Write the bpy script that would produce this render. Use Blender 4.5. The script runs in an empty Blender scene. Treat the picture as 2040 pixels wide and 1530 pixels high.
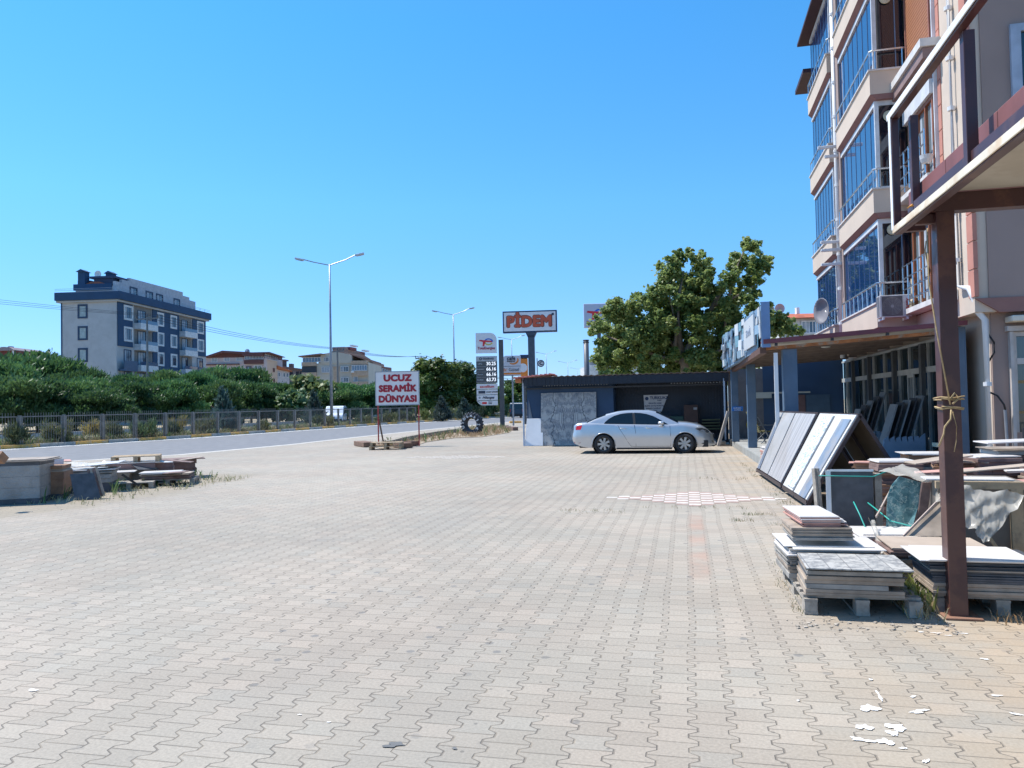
import bpy, math, random
import numpy as np
from mathutils import Matrix, Vector
rnd = random.Random(7)
D = bpy.data; SC = bpy.context.scene; COL = SC.collection
pi = math.pi; rad = math.radians
# ---------------------------------------------------------------- camera
F_PX, EYE = 1530.0, 1.7
YAW = math.atan(346/1530.0); ROLL = math.atan(0.02); PITCH = math.atan(41/1530.0)
cam_m = Matrix.Rotation(YAW, 4, 'Z') @ Matrix.Rotation(pi/2+PITCH, 4, 'X') @ Matrix.Rotation(-ROLL, 4, 'Z')
cd = D.cameras.new('camera'); cam = D.objects.new('camera', cd); COL.objects.link(cam)
cd.sensor_fit = 'HORIZONTAL'; cd.sensor_width = 36.0; cd.lens = F_PX*36.0/2040.0
cd.clip_start = 0.05; cd.clip_end = 3000
cam.matrix_world = Matrix.Translation((0, 0, EYE)) @ cam_m
SC.camera = cam
# ---------------------------------------------------------------- sky, sun, exposure
SUN_EL, SUN_AZ = rad(60), rad(8)
sdir = Vector((-math.cos(SUN_EL)*math.cos(SUN_AZ), math.cos(SUN_EL)*math.sin(SUN_AZ), math.sin(SUN_EL)))
w = D.worlds.new('World'); SC.world = w; w.use_nodes = True
nt = w.node_tree; bg = nt.nodes['Background']
sky = nt.nodes.new('ShaderNodeTexSky'); sky.sky_type = 'NISHITA'; sky.sun_disc = False
sky.sun_elevation = SUN_EL; sky.sun_rotation = math.atan2(sdir.x, sdir.y)
sky.air_density = 1.0; sky.dust_density = 0.25; sky.ozone_density = 2.5; sky.altitude = 0
# clear, deep summer air: the band above the horizon is held back a little and kept blue
tc = nt.nodes.new('ShaderNodeTexCoord'); sp_ = nt.nodes.new('ShaderNodeSeparateXYZ'); nt.links.new(tc.outputs['Generated'], sp_.inputs[0])
rp = nt.nodes.new('ShaderNodeValToRGB'); nt.links.new(sp_.outputs[2], rp.inputs[0])
for i_, (p_, c_) in enumerate([(0, (.36, .54, .92)), (.06, (.36, .54, .90)), (.13, (.36, .60, .88)), (.25, (.36, .74, .94)), (.45, (.29, .80, 1.06)), (.8, (.4, .85, 1.1))]):
    e_ = rp.color_ramp.elements[i_] if i_ < 2 else rp.color_ramp.elements.new(p_)
    e_.position = p_; e_.color = (*c_, 1)
hs = nt.nodes.new('ShaderNodeMix'); hs.data_type = 'RGBA'; hs.blend_type = 'MULTIPLY'; hs.inputs[0].default_value = 1
nt.links.new(sky.outputs[0], hs.inputs[6]); nt.links.new(rp.outputs[0], hs.inputs[7]); nt.links.new(hs.outputs[2], bg.inputs[0])
bg.inputs[1].default_value = 0.15
sl = D.lights.new('sun', 'SUN'); sl.energy = 4.4; sl.angle = rad(0.53); sl.color = (1, 0.955, 0.89)
so = D.objects.new('sun', sl); COL.objects.link(so); so.rotation_euler = sdir.to_track_quat('Z', 'Y').to_euler()
SC.view_settings.view_transform = 'Standard'; SC.view_settings.look = 'None'
SC.view_settings.exposure = 0.6; SC.view_settings.gamma = 1
SC.cycles.max_bounces = 6; SC.cycles.transparent_max_bounces = 8
# ---------------------------------------------------------------- helpers
cam3 = cam_m.to_3x3()
def P(px, py, X=None, Y=None, Z=0.0, Dp=None):
    """world point seen at a photo pixel, on a plane of known X, Y, height or depth"""
    v = cam3 @ Vector(((px-1020)/F_PX, -(py-765)/F_PX, -1))
    if X is not None: t = X/v.x
    elif Y is not None: t = Y/v.y
    elif Dp is not None: t = Dp
    else: t = (Z-EYE)/v.z
    return Vector((0, 0, EYE)) + v*t
class MB:
    def __init__(s): s.v = []; s.f = []; s.m = []; s.mi = 0
    def add(s, vs, fs):
        n = len(s.v); s.v += [tuple(p) for p in vs]
        s.f += [tuple(i+n for i in f) for f in fs]; s.m += [s.mi]*len(fs); return s
    def box(s, x0, x1, y0, y1, z0, z1, M=None):
        vs = [Vector((x, y, z)) for z in (z0, z1) for y in (y0, y1) for x in (x0, x1)]
        if M is not None: vs = [M @ p for p in vs]
        return s.add(vs, [(0, 2, 3, 1), (4, 5, 7, 6), (0, 1, 5, 4), (2, 6, 7, 3), (0, 4, 6, 2), (1, 3, 7, 5)])
    def prism(s, poly, y0, y1, M=None, ax='y'):
        """polygon in xz extruded along y (ax='z': polygon in xy extruded in z; 'x': polygon in yz along x)"""
        mk = {'y': lambda a, b, t: Vector((a, t, b)), 'z': lambda a, b, t: Vector((a, b, t)), 'x': lambda a, b, t: Vector((t, a, b))}[ax]
        n = len(poly); vs = [mk(a, b, y0) for a, b in poly]+[mk(a, b, y1) for a, b in poly]
        if M is not None: vs = [M @ p for p in vs]
        return s.add(vs, [tuple(range(n)), tuple(range(2*n-1, n-1, -1))]+[(i, i+n, (i+1) % n+n, (i+1) % n) for i in range(n)])
    def quad(s, a, b, c, d): return s.add([a, b, c, d], [(0, 1, 2, 3)])
    def tube(s, pts, r, n=6, r2=None, caps=True):
        pts = [Vector(p) for p in pts]; vs = []; fs = []
        for i, p in enumerate(pts):
            d = (pts[min(i+1, len(pts)-1)]-pts[max(i-1, 0)]).normalized()
            u = d.cross(Vector((0, 0, 1)));
            if u.length < 1e-3: u = Vector((1, 0, 0))
            u.normalize(); k = d.cross(u); rr = r if r2 is None else r+(r2-r)*i/(len(pts)-1)
            vs += [p+rr*(math.cos(2*pi*j/n+pi/4)*u+math.sin(2*pi*j/n+pi/4)*k) for j in range(n)]
        for i in range(len(pts)-1):
            for j in range(n): a = i*n+j; b = i*n+(j+1) % n; fs.append((a, b, b+n, a+n))
        if caps: fs += [tuple(range(n-1, -1, -1)), tuple(range(len(vs)-n, len(vs)))]
        return s.add(vs, fs)
    def bar(s, a, b, w, h=None):
        """square section bar from a to b"""
        a = Vector(a); b = Vector(b); h = h or w; d = (b-a).normalized(); u = d.cross(Vector((0, 0, 1)))
        if u.length < 1e-3: u = Vector((1, 0, 0))
        u.normalize(); k = u.cross(d)
        vs = [p+u*sx*w/2+k*sz*h/2 for p in (a, b) for sx, sz in ((-1, -1), (1, -1), (1, 1), (-1, 1))]
        return s.add(vs, [(3, 2, 1, 0), (4, 5, 6, 7), (0, 1, 5, 4), (1, 2, 6, 5), (2, 3, 7, 6), (3, 0, 4, 7)])
    def lathe(s, prof, c=(0, 0, 0), ax='z', n=24):
        """prof: list of (r, h) revolved round an axis"""
        vs = []; fs = []
        for r, h in prof:
            for j in range(n):
                a = 2*pi*j/n; x, y = r*math.cos(a), r*math.sin(a)
                p = (x, y, h) if ax == 'z' else ((x, h, y) if ax == 'y' else (h, x, y))
                vs.append(Vector(p)+Vector(c))
        for i in range(len(prof)-1):
            for j in range(n): a = i*n+j; b = i*n+(j+1) % n; fs.append((a, b, b+n, a+n))
        return s.add(vs, fs)
    def build(s, name, mats, parent=None, smooth=False, bevel=0, loc=None, rot=None):
        me = D.meshes.new(name); me.from_pydata(s.v, [], s.f)
        if not isinstance(mats, (list, tuple)): mats = [mats]
        for m in mats: me.materials.append(m)
        if len(mats) > 1: me.polygons.foreach_set('material_index', s.m)
        if smooth: me.polygons.foreach_set('use_smooth', [True]*len(s.f))
        me.update(); o = D.objects.new(name, me); COL.objects.link(o)
        if parent: o.parent = parent
        if loc is not None: o.location = loc
        if rot is not None: o.rotation_euler = rot
        if bevel:
            b = o.modifiers.new('bevel', 'BEVEL'); b.width = bevel; b.segments = 2; b.limit_method = 'ANGLE'
        return o
def tag(o, label=None, cat=None, group=None, kind=None):
    if label: o['label'] = label
    if cat: o['category'] = cat
    if group: o['group'] = group
    if kind: o['kind'] = kind
    return o
def empty(name, loc, rz=0, label=None, cat=None, group=None):
    o = D.objects.new(name, None); COL.objects.link(o); o.location = loc; o.rotation_euler = (0, 0, rz)
    o.empty_display_size = 0.2
    return tag(o, label, cat, group)
def struct(o): o['kind'] = 'structure'; return o
def kids(o): return [c for c in D.objects if c.parent == o]
def copy_tree(o, parent=None, top=True):
    c = o.copy(); COL.objects.link(c); c.parent = parent
    for ch in KID.get(o.name) or kids(o): copy_tree(ch, c, False)
    return c
KID = {}
def text(body, size, mat, parent, loc, rot=(pi/2, 0, 0), off=0.0, ext=0.004, sx=1.0, name='lettering', align='CENTER', shear=0.0, bold=None):
    bold = off*1.15 if bold is None else bold; off = 0
    cu = D.curves.new(name, 'FONT'); cu.body = body; cu.size = size; cu.extrude = ext; cu.offset = off; cu.shear = shear
    cu.space_character = 1.0+bold*.5/size*1.4; cu.align_x = align; cu.align_y = 'CENTER'; cu.resolution_u = 3
    t = D.objects.new(name, cu); COL.objects.link(t)
    dg = bpy.context.evaluated_depsgraph_get(); me = D.meshes.new_from_object(t.evaluated_get(dg))
    D.objects.remove(t); o = D.objects.new(name, me); COL.objects.link(o)
    me.materials.clear(); me.materials.append(mat)
    if bold:   # heavier strokes: the glyphs repeated round a small ring, each a hair in front of the last
        n = len(me.vertices); co = np.empty(n*3); me.vertices.foreach_get('co', co); co = co.reshape(-1, 3); fs = [tuple(p.vertices) for p in me.polygons]; V = []; Fs = []
        for k in range(9):
            dx, dy = (0, 0) if k == 8 else (bold*math.cos(k*pi/4), bold*math.sin(k*pi/4))
            V += [tuple(q) for q in co+np.array([dx, dy, .0011*k])]; Fs += [tuple(i+n*k for i in f) for f in fs]
        me = D.meshes.new(name); me.from_pydata(V, [], Fs); me.materials.append(mat); o.data = me
    o.parent = parent; o.location = loc; o.rotation_euler = rot; o.scale = (sx, 1, 1); return o
# ---------------------------------------------------------------- materials
class NT:
    def __init__(s, mat): s.t = mat.node_tree; s.l = s.t.links
    def n(s, typ, **k):
        x = s.t.nodes.new(typ)
        for a, b in k.items(): setattr(x, a, b)
        return x
    def inp(s, sock, v):
        if hasattr(v, 'is_output'): s.l.new(v, sock)
        elif isinstance(v, (tuple, list)) and len(v) == 3 and sock.type == 'RGBA': sock.default_value = (*v, 1)
        else: sock.default_value = v
    def m(s, op, a, b=0.0, c=0.0):
        x = s.n('ShaderNodeMath', operation=op); s.inp(x.inputs[0], a); s.inp(x.inputs[1], b); s.inp(x.inputs[2], c); return x.outputs[0]
    def mix(s, f, a, b, mode='MIX'):
        x = s.n('ShaderNodeMix', data_type='RGBA', blend_type=mode); s.inp(x.inputs[0], f); s.inp(x.inputs[6], a); s.inp(x.inputs[7], b); return x.outputs[2]
    def noise(s, vec, scale, det=3, rough=0.55):
        x = s.n('ShaderNodeTexNoise'); s.l.new(vec, x.inputs['Vector']); x.inputs['Scale'].default_value = scale
        x.inputs['Detail'].default_value = det; x.inputs['Roughness'].default_value = rough; return x.outputs[0]
    def ramp(s, v, a, b, lo=0.0, hi=1.0):
        x = s.n('ShaderNodeMapRange'); x.interpolation_type = 'SMOOTHSTEP'
        for i, q in enumerate((v, a, b, lo, hi)): s.inp(x.inputs[i], q)
        return x.outputs[0]
    def pos(s): return s.n('ShaderNodeNewGeometry').outputs['Position']
    def obj(s): return s.n('ShaderNodeTexCoord').outputs['Object']
    def xyz(s, v): x = s.n('ShaderNodeSeparateXYZ'); s.l.new(v, x.inputs[0]); return x.outputs
    def comb(s, a, b, c=0.0):
        x = s.n('ShaderNodeCombineXYZ'); s.inp(x.inputs[0], a); s.inp(x.inputs[1], b); s.inp(x.inputs[2], c); return x.outputs[0]
    def white(s, v): x = s.n('ShaderNodeTexWhiteNoise', noise_dimensions='3D'); s.l.new(v, x.inputs[0]); return x.outputs
    def bump(s, h, dist, strength=1.0):
        x = s.n('ShaderNodeBump'); s.inp(x.inputs['Height'], h); x.inputs['Distance'].default_value = dist; x.inputs['Strength'].default_value = strength; return x.outputs[0]
MATS = {}
def mk(name):
    m = D.materials.new(name); m.use_nodes = True; return m, NT(m), m.node_tree.nodes['Principled BSDF']
def mat(name, c, rough=0.7, metal=0.0, var=0.12, sc=3.0, c2=None, amt=0.5, bump=0.0, spec=0.5, coat=0.0, streak=0, emit=0.0):
    """principled surface whose colour wanders with two noises; c2 = stain colour"""
    if name in MATS: return MATS[name]
    m, N, b = mk(name); b.inputs['Roughness'].default_value = rough; b.inputs['Metallic'].default_value = metal
    b.inputs['Specular IOR Level'].default_value = spec; b.inputs['Coat Weight'].default_value = coat
    v = N.pos()
    if streak:
        x = N.xyz(v); v = N.comb(x[0], x[1], N.m('MULTIPLY', x[2], streak))
    n1 = N.noise(v, sc, 4); f = N.ramp(n1, 0.3, 0.7, 1-var, 1+var)
    col = N.mix(1.0, c, N.comb(f, f, f), 'MULTIPLY')
    if c2 is not None:
        n2 = N.noise(v, sc*0.6+0.7, 5, 0.65); col = N.mix(N.m('MULTIPLY', N.ramp(n2, 0.5, 0.62), amt), col, c2)
    N.inp(b.inputs['Base Color'], col)
    if bump: N.inp(b.inputs['Normal'], N.bump(N.noise(N.pos(), sc*8, 4), bump))
    if emit: N.inp(b.inputs['Emission Color'], c); b.inputs['Emission Strength'].default_value = emit
    MATS[name] = m; return m
def glass(name, c=(0.02, 0.05, 0.10), rough=0.03, spec=0.9):
    if name in MATS: return MATS[name]
    m, N, b = mk(name); b.inputs['Base Color'].default_value = (*c, 1); b.inputs['Roughness'].default_value = rough
    b.inputs['Specular IOR Level'].default_value = spec; b.inputs['IOR'].default_value = 1.6
    N.inp(b.inputs['Normal'], N.bump(N.noise(N.pos(), 0.7, 1), 0.004)); MATS[name] = m; return m
def leafmat(name, c, c2, tr=0.35):
    m, N, b = mk(name); b.inputs['Roughness'].default_value = 0.5
    a = N.n('ShaderNodeAttribute', attribute_name='tint').outputs['Fac']
    col = N.mix(a, c, c2); rn_ = N.n('ShaderNodeObjectInfo').outputs['Random']; kk = N.ramp(rn_, 0, 1, .62, 1.3); k2 = N.ramp(N.m('FRACT', N.m('MULTIPLY', rn_, 7.3)), 0, 1, .8, 1.25)
    col = N.mix(1.0, col, N.comb(N.m('MULTIPLY', kk, k2), kk, N.m('MULTIPLY', kk, .95)), 'MULTIPLY'); N.inp(b.inputs['Base Color'], col)
    t = N.n('ShaderNodeBsdfTranslucent'); N.inp(t.inputs[0], N.mix(0.5, col, c2)); x = N.n('ShaderNodeMixShader')
    x.inputs[0].default_value = tr; N.l.new(b.outputs[0], x.inputs[1]); N.l.new(t.outputs[0], x.inputs[2])
    N.l.new(x.outputs[0], N.t.nodes['Material Output'].inputs[0]); MATS[name] = m; return m
WHITE = mat('white paint', (.78, .78, .76), .5)
DARK = mat('dark metal', (.03, .032, .038), .45, var=.2)
GREY = mat('galvanised steel', (.33, .35, .37), .4, .6)
STEELP = mat('grey paint', (.22, .23, .25), .5)
BLACK = mat('black plastic', (.012, .012, .014), .5)
WOOD = mat('pallet wood', (.42, .31, .19), .8, sc=9, c2=(.22, .17, .12), amt=.6, bump=.002)
WOODG = mat('weathered wood', (.34, .30, .25), .85, sc=9, c2=(.17, .15, .13), amt=.6, bump=.002)
BROWNST = mat('brown painted steel', (.062, .022, .021), .45, c2=(.13, .055, .035), amt=.5, sc=3.5, coat=.15)
CREAM = mat('cream strip', (.72, .64, .5), .6, c2=(.55, .33, .16), amt=.5, sc=2)
RED = mat('red paint', (.42, .03, .03), .5, c2=(.25, .12, .08), sc=6)
# ---------------------------------------------------------------- ground
def paver_material():
    m, N, b = mk('interlocking pavers'); p = N.pos(); wv = N.noise(p, 0.35, 2)
    x, y, z = N.xyz(p)
    w2 = N.m('MULTIPLY', N.m('SUBTRACT', wv, 0.5), 0.10); X = N.m('ADD', x, w2); Y = N.m('ADD', y, N.m('MULTIPLY', w2, 0.7))
    W, L, A = 0.205, 0.165, 0.024
    e = N.m('ROUND', N.m('DIVIDE', X, W)); par = N.m('FLOORED_MODULO', e, 2.0)
    c = N.m('COSINE', N.m('MULTIPLY', Y, 2*pi/L)); c = N.m('MAXIMUM', N.m('MINIMUM', N.m('MULTIPLY', c, 1.7), 1.0), -1.0)
    t = N.m('MULTIPLY', N.m('MULTIPLY', c, A), N.m('SUBTRACT', 1.0, N.m('MULTIPLY', par, 2.0)))
    ex = N.m('ADD', N.m('MULTIPLY', e, W), t); d = N.m('SUBTRACT', X, ex); side = N.m('ABSOLUTE', d)
    col = N.m('ADD', e, N.m('GREATER_THAN', d, 0.0))
    v = N.m('ADD', N.m('DIVIDE', Y, L), N.m('MULTIPLY', N.m('FLOORED_MODULO', col, 2.0), 0.5))
    # columns with an even number have their wide part, and their joint, at whole multiples
    jd = N.m('MULTIPLY', N.m('ABSOLUTE', N.m('SUBTRACT', v, N.m('ROUND', v))), L)
    jd = N.m('ADD', jd, 0.0008); row = N.m('FLOOR', v)
    sidex = N.m('MULTIPLY', side, 0.72)
    gap = N.m('ADD', 0.0032, N.m('MULTIPLY', N.m('SUBTRACT', N.noise(p, 3.0, 3), 0.5), 0.010))
    dist = N.m('MINIMUM', sidex, jd)
    groove = N.ramp(dist, N.m('MULTIPLY', gap, 0.45), N.m('ADD', gap, 0.0028), 1.0, 0.0)
    rn = N.white(N.comb(col, row)); r1 = rn[0]
    base = N.mix(N.ramp(N.noise(p, 0.45, 3), .38, .62), (.345, .306, .248), (.352, .300, .240))
    rr = N.xyz(rn[1])
    base = N.mix(N.m('MULTIPLY', N.ramp(rr[0], .8, .95), .18), base, (.38, .30, .235))
    base = N.mix(N.m('MULTIPLY', N.ramp(rr[1], .8, .95), .4), base, (.31, .29, .245))
    k = N.ramp(r1, 0, 1, .94, 1.05); base = N.mix(1.0, base, N.comb(k, k, k), 'MULTIPLY')
    fine = N.noise(p, 55, 4, .7); kf = N.ramp(fine, .25, .75, .84, 1.14); base = N.mix(1.0, base, N.comb(kf, kf, kf), 'MULTIPLY')
    big = N.noise(p, 0.16, 4, .6); kb = N.ramp(big, .3, .7, .86, 1.1); base = N.mix(1.0, base, N.comb(kb, kb, kb), 'MULTIPLY')
    # orange earth washed out by the stacks, reddish courses
    so = N.m('MULTIPLY', N.ramp(N.m('ADD', x, N.m('MULTIPLY', wv, 1.4)), 0.9, 2.7), N.ramp(N.noise(p, 1.1, 4), .34, .62))
    base = N.mix(N.m('MULTIPLY', so, .42), base, (.44, .30, .17))
    st = N.m('MULTIPLY', N.ramp(N.m('ABSOLUTE', N.m('SUBTRACT', x, 0.09)), .07, .13, 1, 0), N.m('MULTIPLY', N.ramp(y, 7.2, 8.2), N.ramp(y, 11.2, 12.4, 1, 0)))
    base = N.mix(N.m('MULTIPLY', N.m('MULTIPLY', st, N.ramp(N.noise(p, 1.6, 3), .35, .65)), .42), base, (.42, .21, .14))
    # sandy earth blown under and round the stacks at the left
    edge = N.m('ADD', N.m('ADD', x, N.m('MULTIPLY', N.noise(p, .9, 5, .65), 2.2)), N.m('MULTIPLY', N.m('ABSOLUTE', N.m('SUBTRACT', y, 13.6)), .13))
    sand = N.m('MULTIPLY', N.ramp(edge, -9.6, -9.0, 1, 0), N.ramp(y, 17.5, 19, 1, 0))
    base = N.mix(N.m('MULTIPLY', sand, .85), base, N.mix(N.noise(p, 6, 4), (.34, .29, .21), (.24, .20, .15)))
    # tyre dust and faint long stains
    dz = N.ramp(N.noise(N.comb(N.m('MULTIPLY', x, .5), N.m('MULTIPLY', y, .12)), 1.3, 4, .6), .52, .72); base = N.mix(N.m('MULTIPLY', dz, .28), base, (.24, .225, .20))
    # oil drops and grime spots
    vo = N.n('ShaderNodeTexVoronoi', voronoi_dimensions='2D'); N.l.new(p, vo.inputs['Vector']); vo.inputs['Scale'].default_value = 2.3
    keep = N.ramp(N.xyz(vo.outputs['Color'])[0], .48, .52); zone = N.ramp(N.noise(p, .5, 2), .40, .55)
    spot = N.m('MULTIPLY', N.m('MULTIPLY', N.ramp(N.m('ADD', vo.outputs['Distance'], N.m('MULTIPLY', N.m('SUBTRACT', N.noise(p, 30, 3), .5), .06)), .05, .085, 1, 0), keep), zone)
    base = N.mix(N.m('MULTIPLY', spot, .6), base, (.13, .13, .13))
    vo2 = N.n('ShaderNodeTexVoronoi', voronoi_dimensions='2D'); N.l.new(p, vo2.inputs['Vector']); vo2.inputs['Scale'].default_value = 6.0
    sp2 = N.m('MULTIPLY', N.ramp(vo2.outputs['Distance'], .05, .08, 1, 0), N.ramp(N.xyz(vo2.outputs['Color'])[1], .90, .92))
    base = N.mix(N.m('MULTIPLY', sp2, .5), base, (.08, .075, .07))
    gcol = N.mix(N.ramp(N.noise(p, 4, 3), .4, .6), (.15, .125, .10), (.26, .215, .16))
    base = N.mix(N.m('MULTIPLY', groove, .72), base, gcol)
    N.inp(b.inputs['Base Color'], base); b.inputs['Roughness'].default_value = 0.88
    h = N.m('ADD', N.m('MULTIPLY', groove, -1.0), N.m('MULTIPLY', fine, .18))
    h = N.m('ADD', h, N.m('MULTIPLY', r1, .35))
    N.inp(b.inputs['Normal'], N.bump(h, 0.006, .8)); return m
def sheet(name, pts, z, m, parent=None):
    b = MB(); n = len(pts); b.add([(q[0], q[1], z) for q in pts], [tuple(range(n))]); o = b.build(name, m, parent)
    if o.data.polygons[0].normal.z < 0: o.data.flip_normals()
    return o
SOIL = mat('dry soil', (.33, .27, .18), .95, sc=1.2, c2=(.16, .15, .08), amt=.6, bump=.02, var=.25)
ASPH = mat('asphalt', (.165, .165, .17), .85, sc=2, c2=(.21, .205, .2), amt=.6, bump=.004, var=.1)
CONC = mat('concrete', (.42, .4, .36), .85, sc=4, c2=(.25, .23, .2), amt=.5, bump=.004)
struct(sheet('ground', [(-600, -60), (600, -60), (600, 1200), (-600, 1200)], -0.06, SOIL))
NEAR = [(-42, -3), (-27, 13.5), (-21.7, 22.7), (-19.2, 26.6), (-18.3, 33.8), (-18.4, 41), (-18.1, 56), (-17.2, 71), (-15, 90), (-9, 120), (18, 220)]
FAR = [(-42, 6), (-36.5, 20), (-33.1, 31.5), (-30.9, 42.5), (-29.1, 68.6), (-26.3, 90), (-22.5, 112), (-14, 145), (10, 225)]
struct(sheet('road', [(-60, -14)]+NEAR+[(60, 330), (42, 330)]+FAR[::-1]+[(-62, -6)], -0.016, ASPH))
PAV = paver_material()
pave = struct(sheet('pavement', [(-50, -12), (12, -12), (12, 60), (-9, 60), (-11.5, 66)]+[(-15.2, 84), (-17.2, 71), (-18.1, 56), (-18.4, 41), (-18.3, 33.8), (-19.2, 26.6), (-21.7, 22.7), (-27, 13.5), (-42, -3)], 0.0, PAV))
# pale lay-by edge line on both sides of the road
WLINE = mat('worn road paint', (.62, .62, .6), .8, c2=(.3, .3, .3), sc=3, amt=.7)
def strip(name, pl, off0, off1, z, m, parent=None):
    b = MB(); L = []
    for i, q in enumerate(pl):
        a = Vector(pl[max(i-1, 0)]); c = Vector(pl[min(i+1, len(pl)-1)]); t = (c-a).normalized(); nn = Vector((t.y, -t.x))
        L.append((Vector(q)+nn*off0, Vector(q)+nn*off1))
    for (a, b1), (c, d) in zip(L, L[1:]): b.quad((a.x, a.y, z), (b1.x, b1.y, z), (d.x, d.y, z), (c.x, c.y, z))
    o = b.build(name, m, parent); return o
struct(strip('edge_line', FAR, 0.05, 0.85, -0.011, WLINE))
struct(strip('edge_line', NEAR[:9], -0.55, -0.15, -0.011, mat('dusty verge', (.5, .47, .42), .9, c2=(.3, .29, .28), sc=2)))
# far kerb: painted stones, yellow and bare by turns, each its own stone in one run
def resample(pl, step):
    out = []; pl = [Vector(q) for q in pl]; d = 0; i = 0; cur = pl[0].copy(); out.append(cur.copy()); rem = step
    while i < len(pl)-1:
        seg = pl[i+1]-cur
        if seg.length >= rem: cur = cur+seg.normalized()*rem; out.append(cur.copy()); rem = step
        else: rem -= seg.length; i += 1; cur = pl[i].copy()
    return out
YEL = mat('yellow kerb paint', (.66, .36, .09), .8, c2=(.4, .36, .28), sc=5, amt=.6)
KST = mat('kerb stone', (.36, .345, .31), .85, sc=5, c2=(.2, .19, .17), amt=.4)
kb = MB(); kp = resample(FAR[1:], 1.0)
for i, (a, c) in enumerate(zip(kp, kp[1:])):
    t = (c-a).normalized(); a2 = a+t*.012; c2 = c-t*.012; nn = Vector((-t.y, t.x)); kb.mi = 1 if (i//2) % 2 == 0 and i < 100 else 0
    kb.prism([(a2.x, a2.y), (c2.x, c2.y), (c2.x+nn.x*.22, c2.y+nn.y*.22), (a2.x+nn.x*.22, a2.y+nn.y*.22)][::-1], -.05, .17, ax='z')
struct(tag(kb.build('kerb', [KST, YEL]), 'long far kerb of yellow painted and bare stones along the road'))
# central reserve and far carriageway behind the fence
struct(strip('central_reserve', FAR[1:], -.22, -4.4, 0.02, SOIL))
struct(strip('far_carriageway', FAR[1:], -4.9, -13.5, -0.02, ASPH))
for o_, h_ in ((-4.6, .3), (-13.7, .35)):
    b = MB(); pl = resample(FAR[1:], 4.0)
    for a, c in zip(pl, pl[1:]):
        t = (c-a).normalized(); nn = Vector((t.y, -t.x)); q = [a+nn*o_, c+nn*o_, c+nn*(o_-.3), a+nn*(o_-.3)]
        b.prism([(k.x, k.y) for k in q], -.05, h_, ax='z')
    struct(tag(b.build('kerb', CONC), 'low pale concrete edging %s' % ('behind the fence' if h_ < .33 else 'in front of the pine trees')))
# parking lot details: checker of red and white pavers
RB = mat('red paver', (.36, .25, .21), .85, c2=(.42, .33, .28), sc=8)
WB = mat('white painted paver', (.58, .53, .47), .8, c2=(.45, .4, .36), sc=9, amt=.5)
b = MB()
cx, cy, W2, L2 = 0.10, 13.84, 0.205, 0.165
for i in range(-7, 8):
    for j in range(-6, 7):
        if abs(i)/7.3+abs(j)/6.3 > 1: continue
        b.mi = (i+j) % 2; x0 = cx+(i-.5)*W2; y0 = cy+(j-.5)*L2
        b.add([(x0+.006, y0+.006, .004), (x0+W2-.006, y0+.006, .004), (x0+W2-.006, y0+L2-.006, .004), (x0+.006, y0+L2-.006, .004)], [(0, 1, 2, 3)])
struct(tag(b.build('paving_pattern', [RB, WB]), 'diamond of red and white checkered pavers in the lot'))
b = MB(); c0 = P(900, 911)
for i in range(-9, 10):
    for j in range(-4, 5):
        if abs(i)/9.5+abs(j)/4.5 > 1 or (i+j) % 2: continue
        x0 = c0.x+i*.2; y0 = c0.y+j*.17
        b.add([(x0, y0, .004), (x0+.18, y0, .004), (x0+.18, y0+.15, .004), (x0, y0+.15, .004)], [(0, 1, 2, 3)])
struct(tag(b.build('paving_pattern', WB), 'pale worn diamond of white pavers near the road'))
b = MB()
for i in range(26):
    x0 = -1.2+i*.21
    if rnd.random() < .25: continue
    b.add([(x0, 24.2+rnd.random()*.1, .004), (x0+.19, 24.2, .004), (x0+.19, 24.34, .004), (x0, 24.36, .004)], [(0, 1, 2, 3)])
struct(tag(b.build('paving_line', WB), 'broken white paver line in front of the silver car'))
# splashes of white paint
b = MB(); rs = random.Random(3)
def blob(px, py, w, h, a=0):
    c = P(px, py); n = 19; vs = []
    ph = [rs.uniform(0, 6.3) for _ in range(4)]; n = 34
    for k in range(n):
        t = 2*pi*k/n; r = .72+.22*math.sin(2*t+ph[0])+.16*math.sin(3*t+ph[1])+.12*math.sin(5*t+ph[2])+.07*math.sin(9*t+ph[3]); dx, dy = math.cos(t)*r*w, math.sin(t)*r*h
        vs.append((c.x+dx*math.cos(a)-dy*math.sin(a), c.y+dx*math.sin(a)+dy*math.cos(a), .005))
    b.add(vs, [tuple(range(n))])
for q in [(1732, 1412, .055, .07, .3), (1722, 1450, .05, .045, 1), (1716, 1475, .06, .03, -.3), (1752, 1388, .012, .09, 0), (1763, 1479, .055, .04, .6), (1785, 1450, .07, .05, .4), (1778, 1462, .03, .05, 0), (1826, 1420, .06, .018, .3), (1838, 1416, .045, .015, .4), (1819, 1389, .03, .012, .6), (1800, 1492, .025, .012, 0), (1845, 1518, .03, .015, 1), (1962, 1314, .035, .015, 0), (1985, 1387, .045, .012, 0), (2025, 1424, .05, .012, -.5), (1835, 1260, .03, .012, 0), (1865, 1262, .04, .01, 0), (1890, 1267, .03, .01, 0), (1920, 1263, .035, .012, 0), (66, 1376, .05, .02, 0), (1590, 1397, .012, .01, 0), (1735, 1355, .012, .02, 0), (597, 1425, .012, .01, 0), (655, 1440, .014, .008, 0)]: blob(*q)
struct(tag(b.build('paint_splash', mat('spilt white paint', (.82, .8, .77), .6, var=.05)), 'splashes of white paint on the pavers at lower right'))
b = MB()
for q in [(785, 1485, .07, .035, .2), (905, 1492, .02, .015, 0)]: blob(*q)
struct(tag(b.build('oil_stain', mat('oil', (.15, .145, .135), .6)), 'dark oily stain on the pavers at the bottom'))
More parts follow.
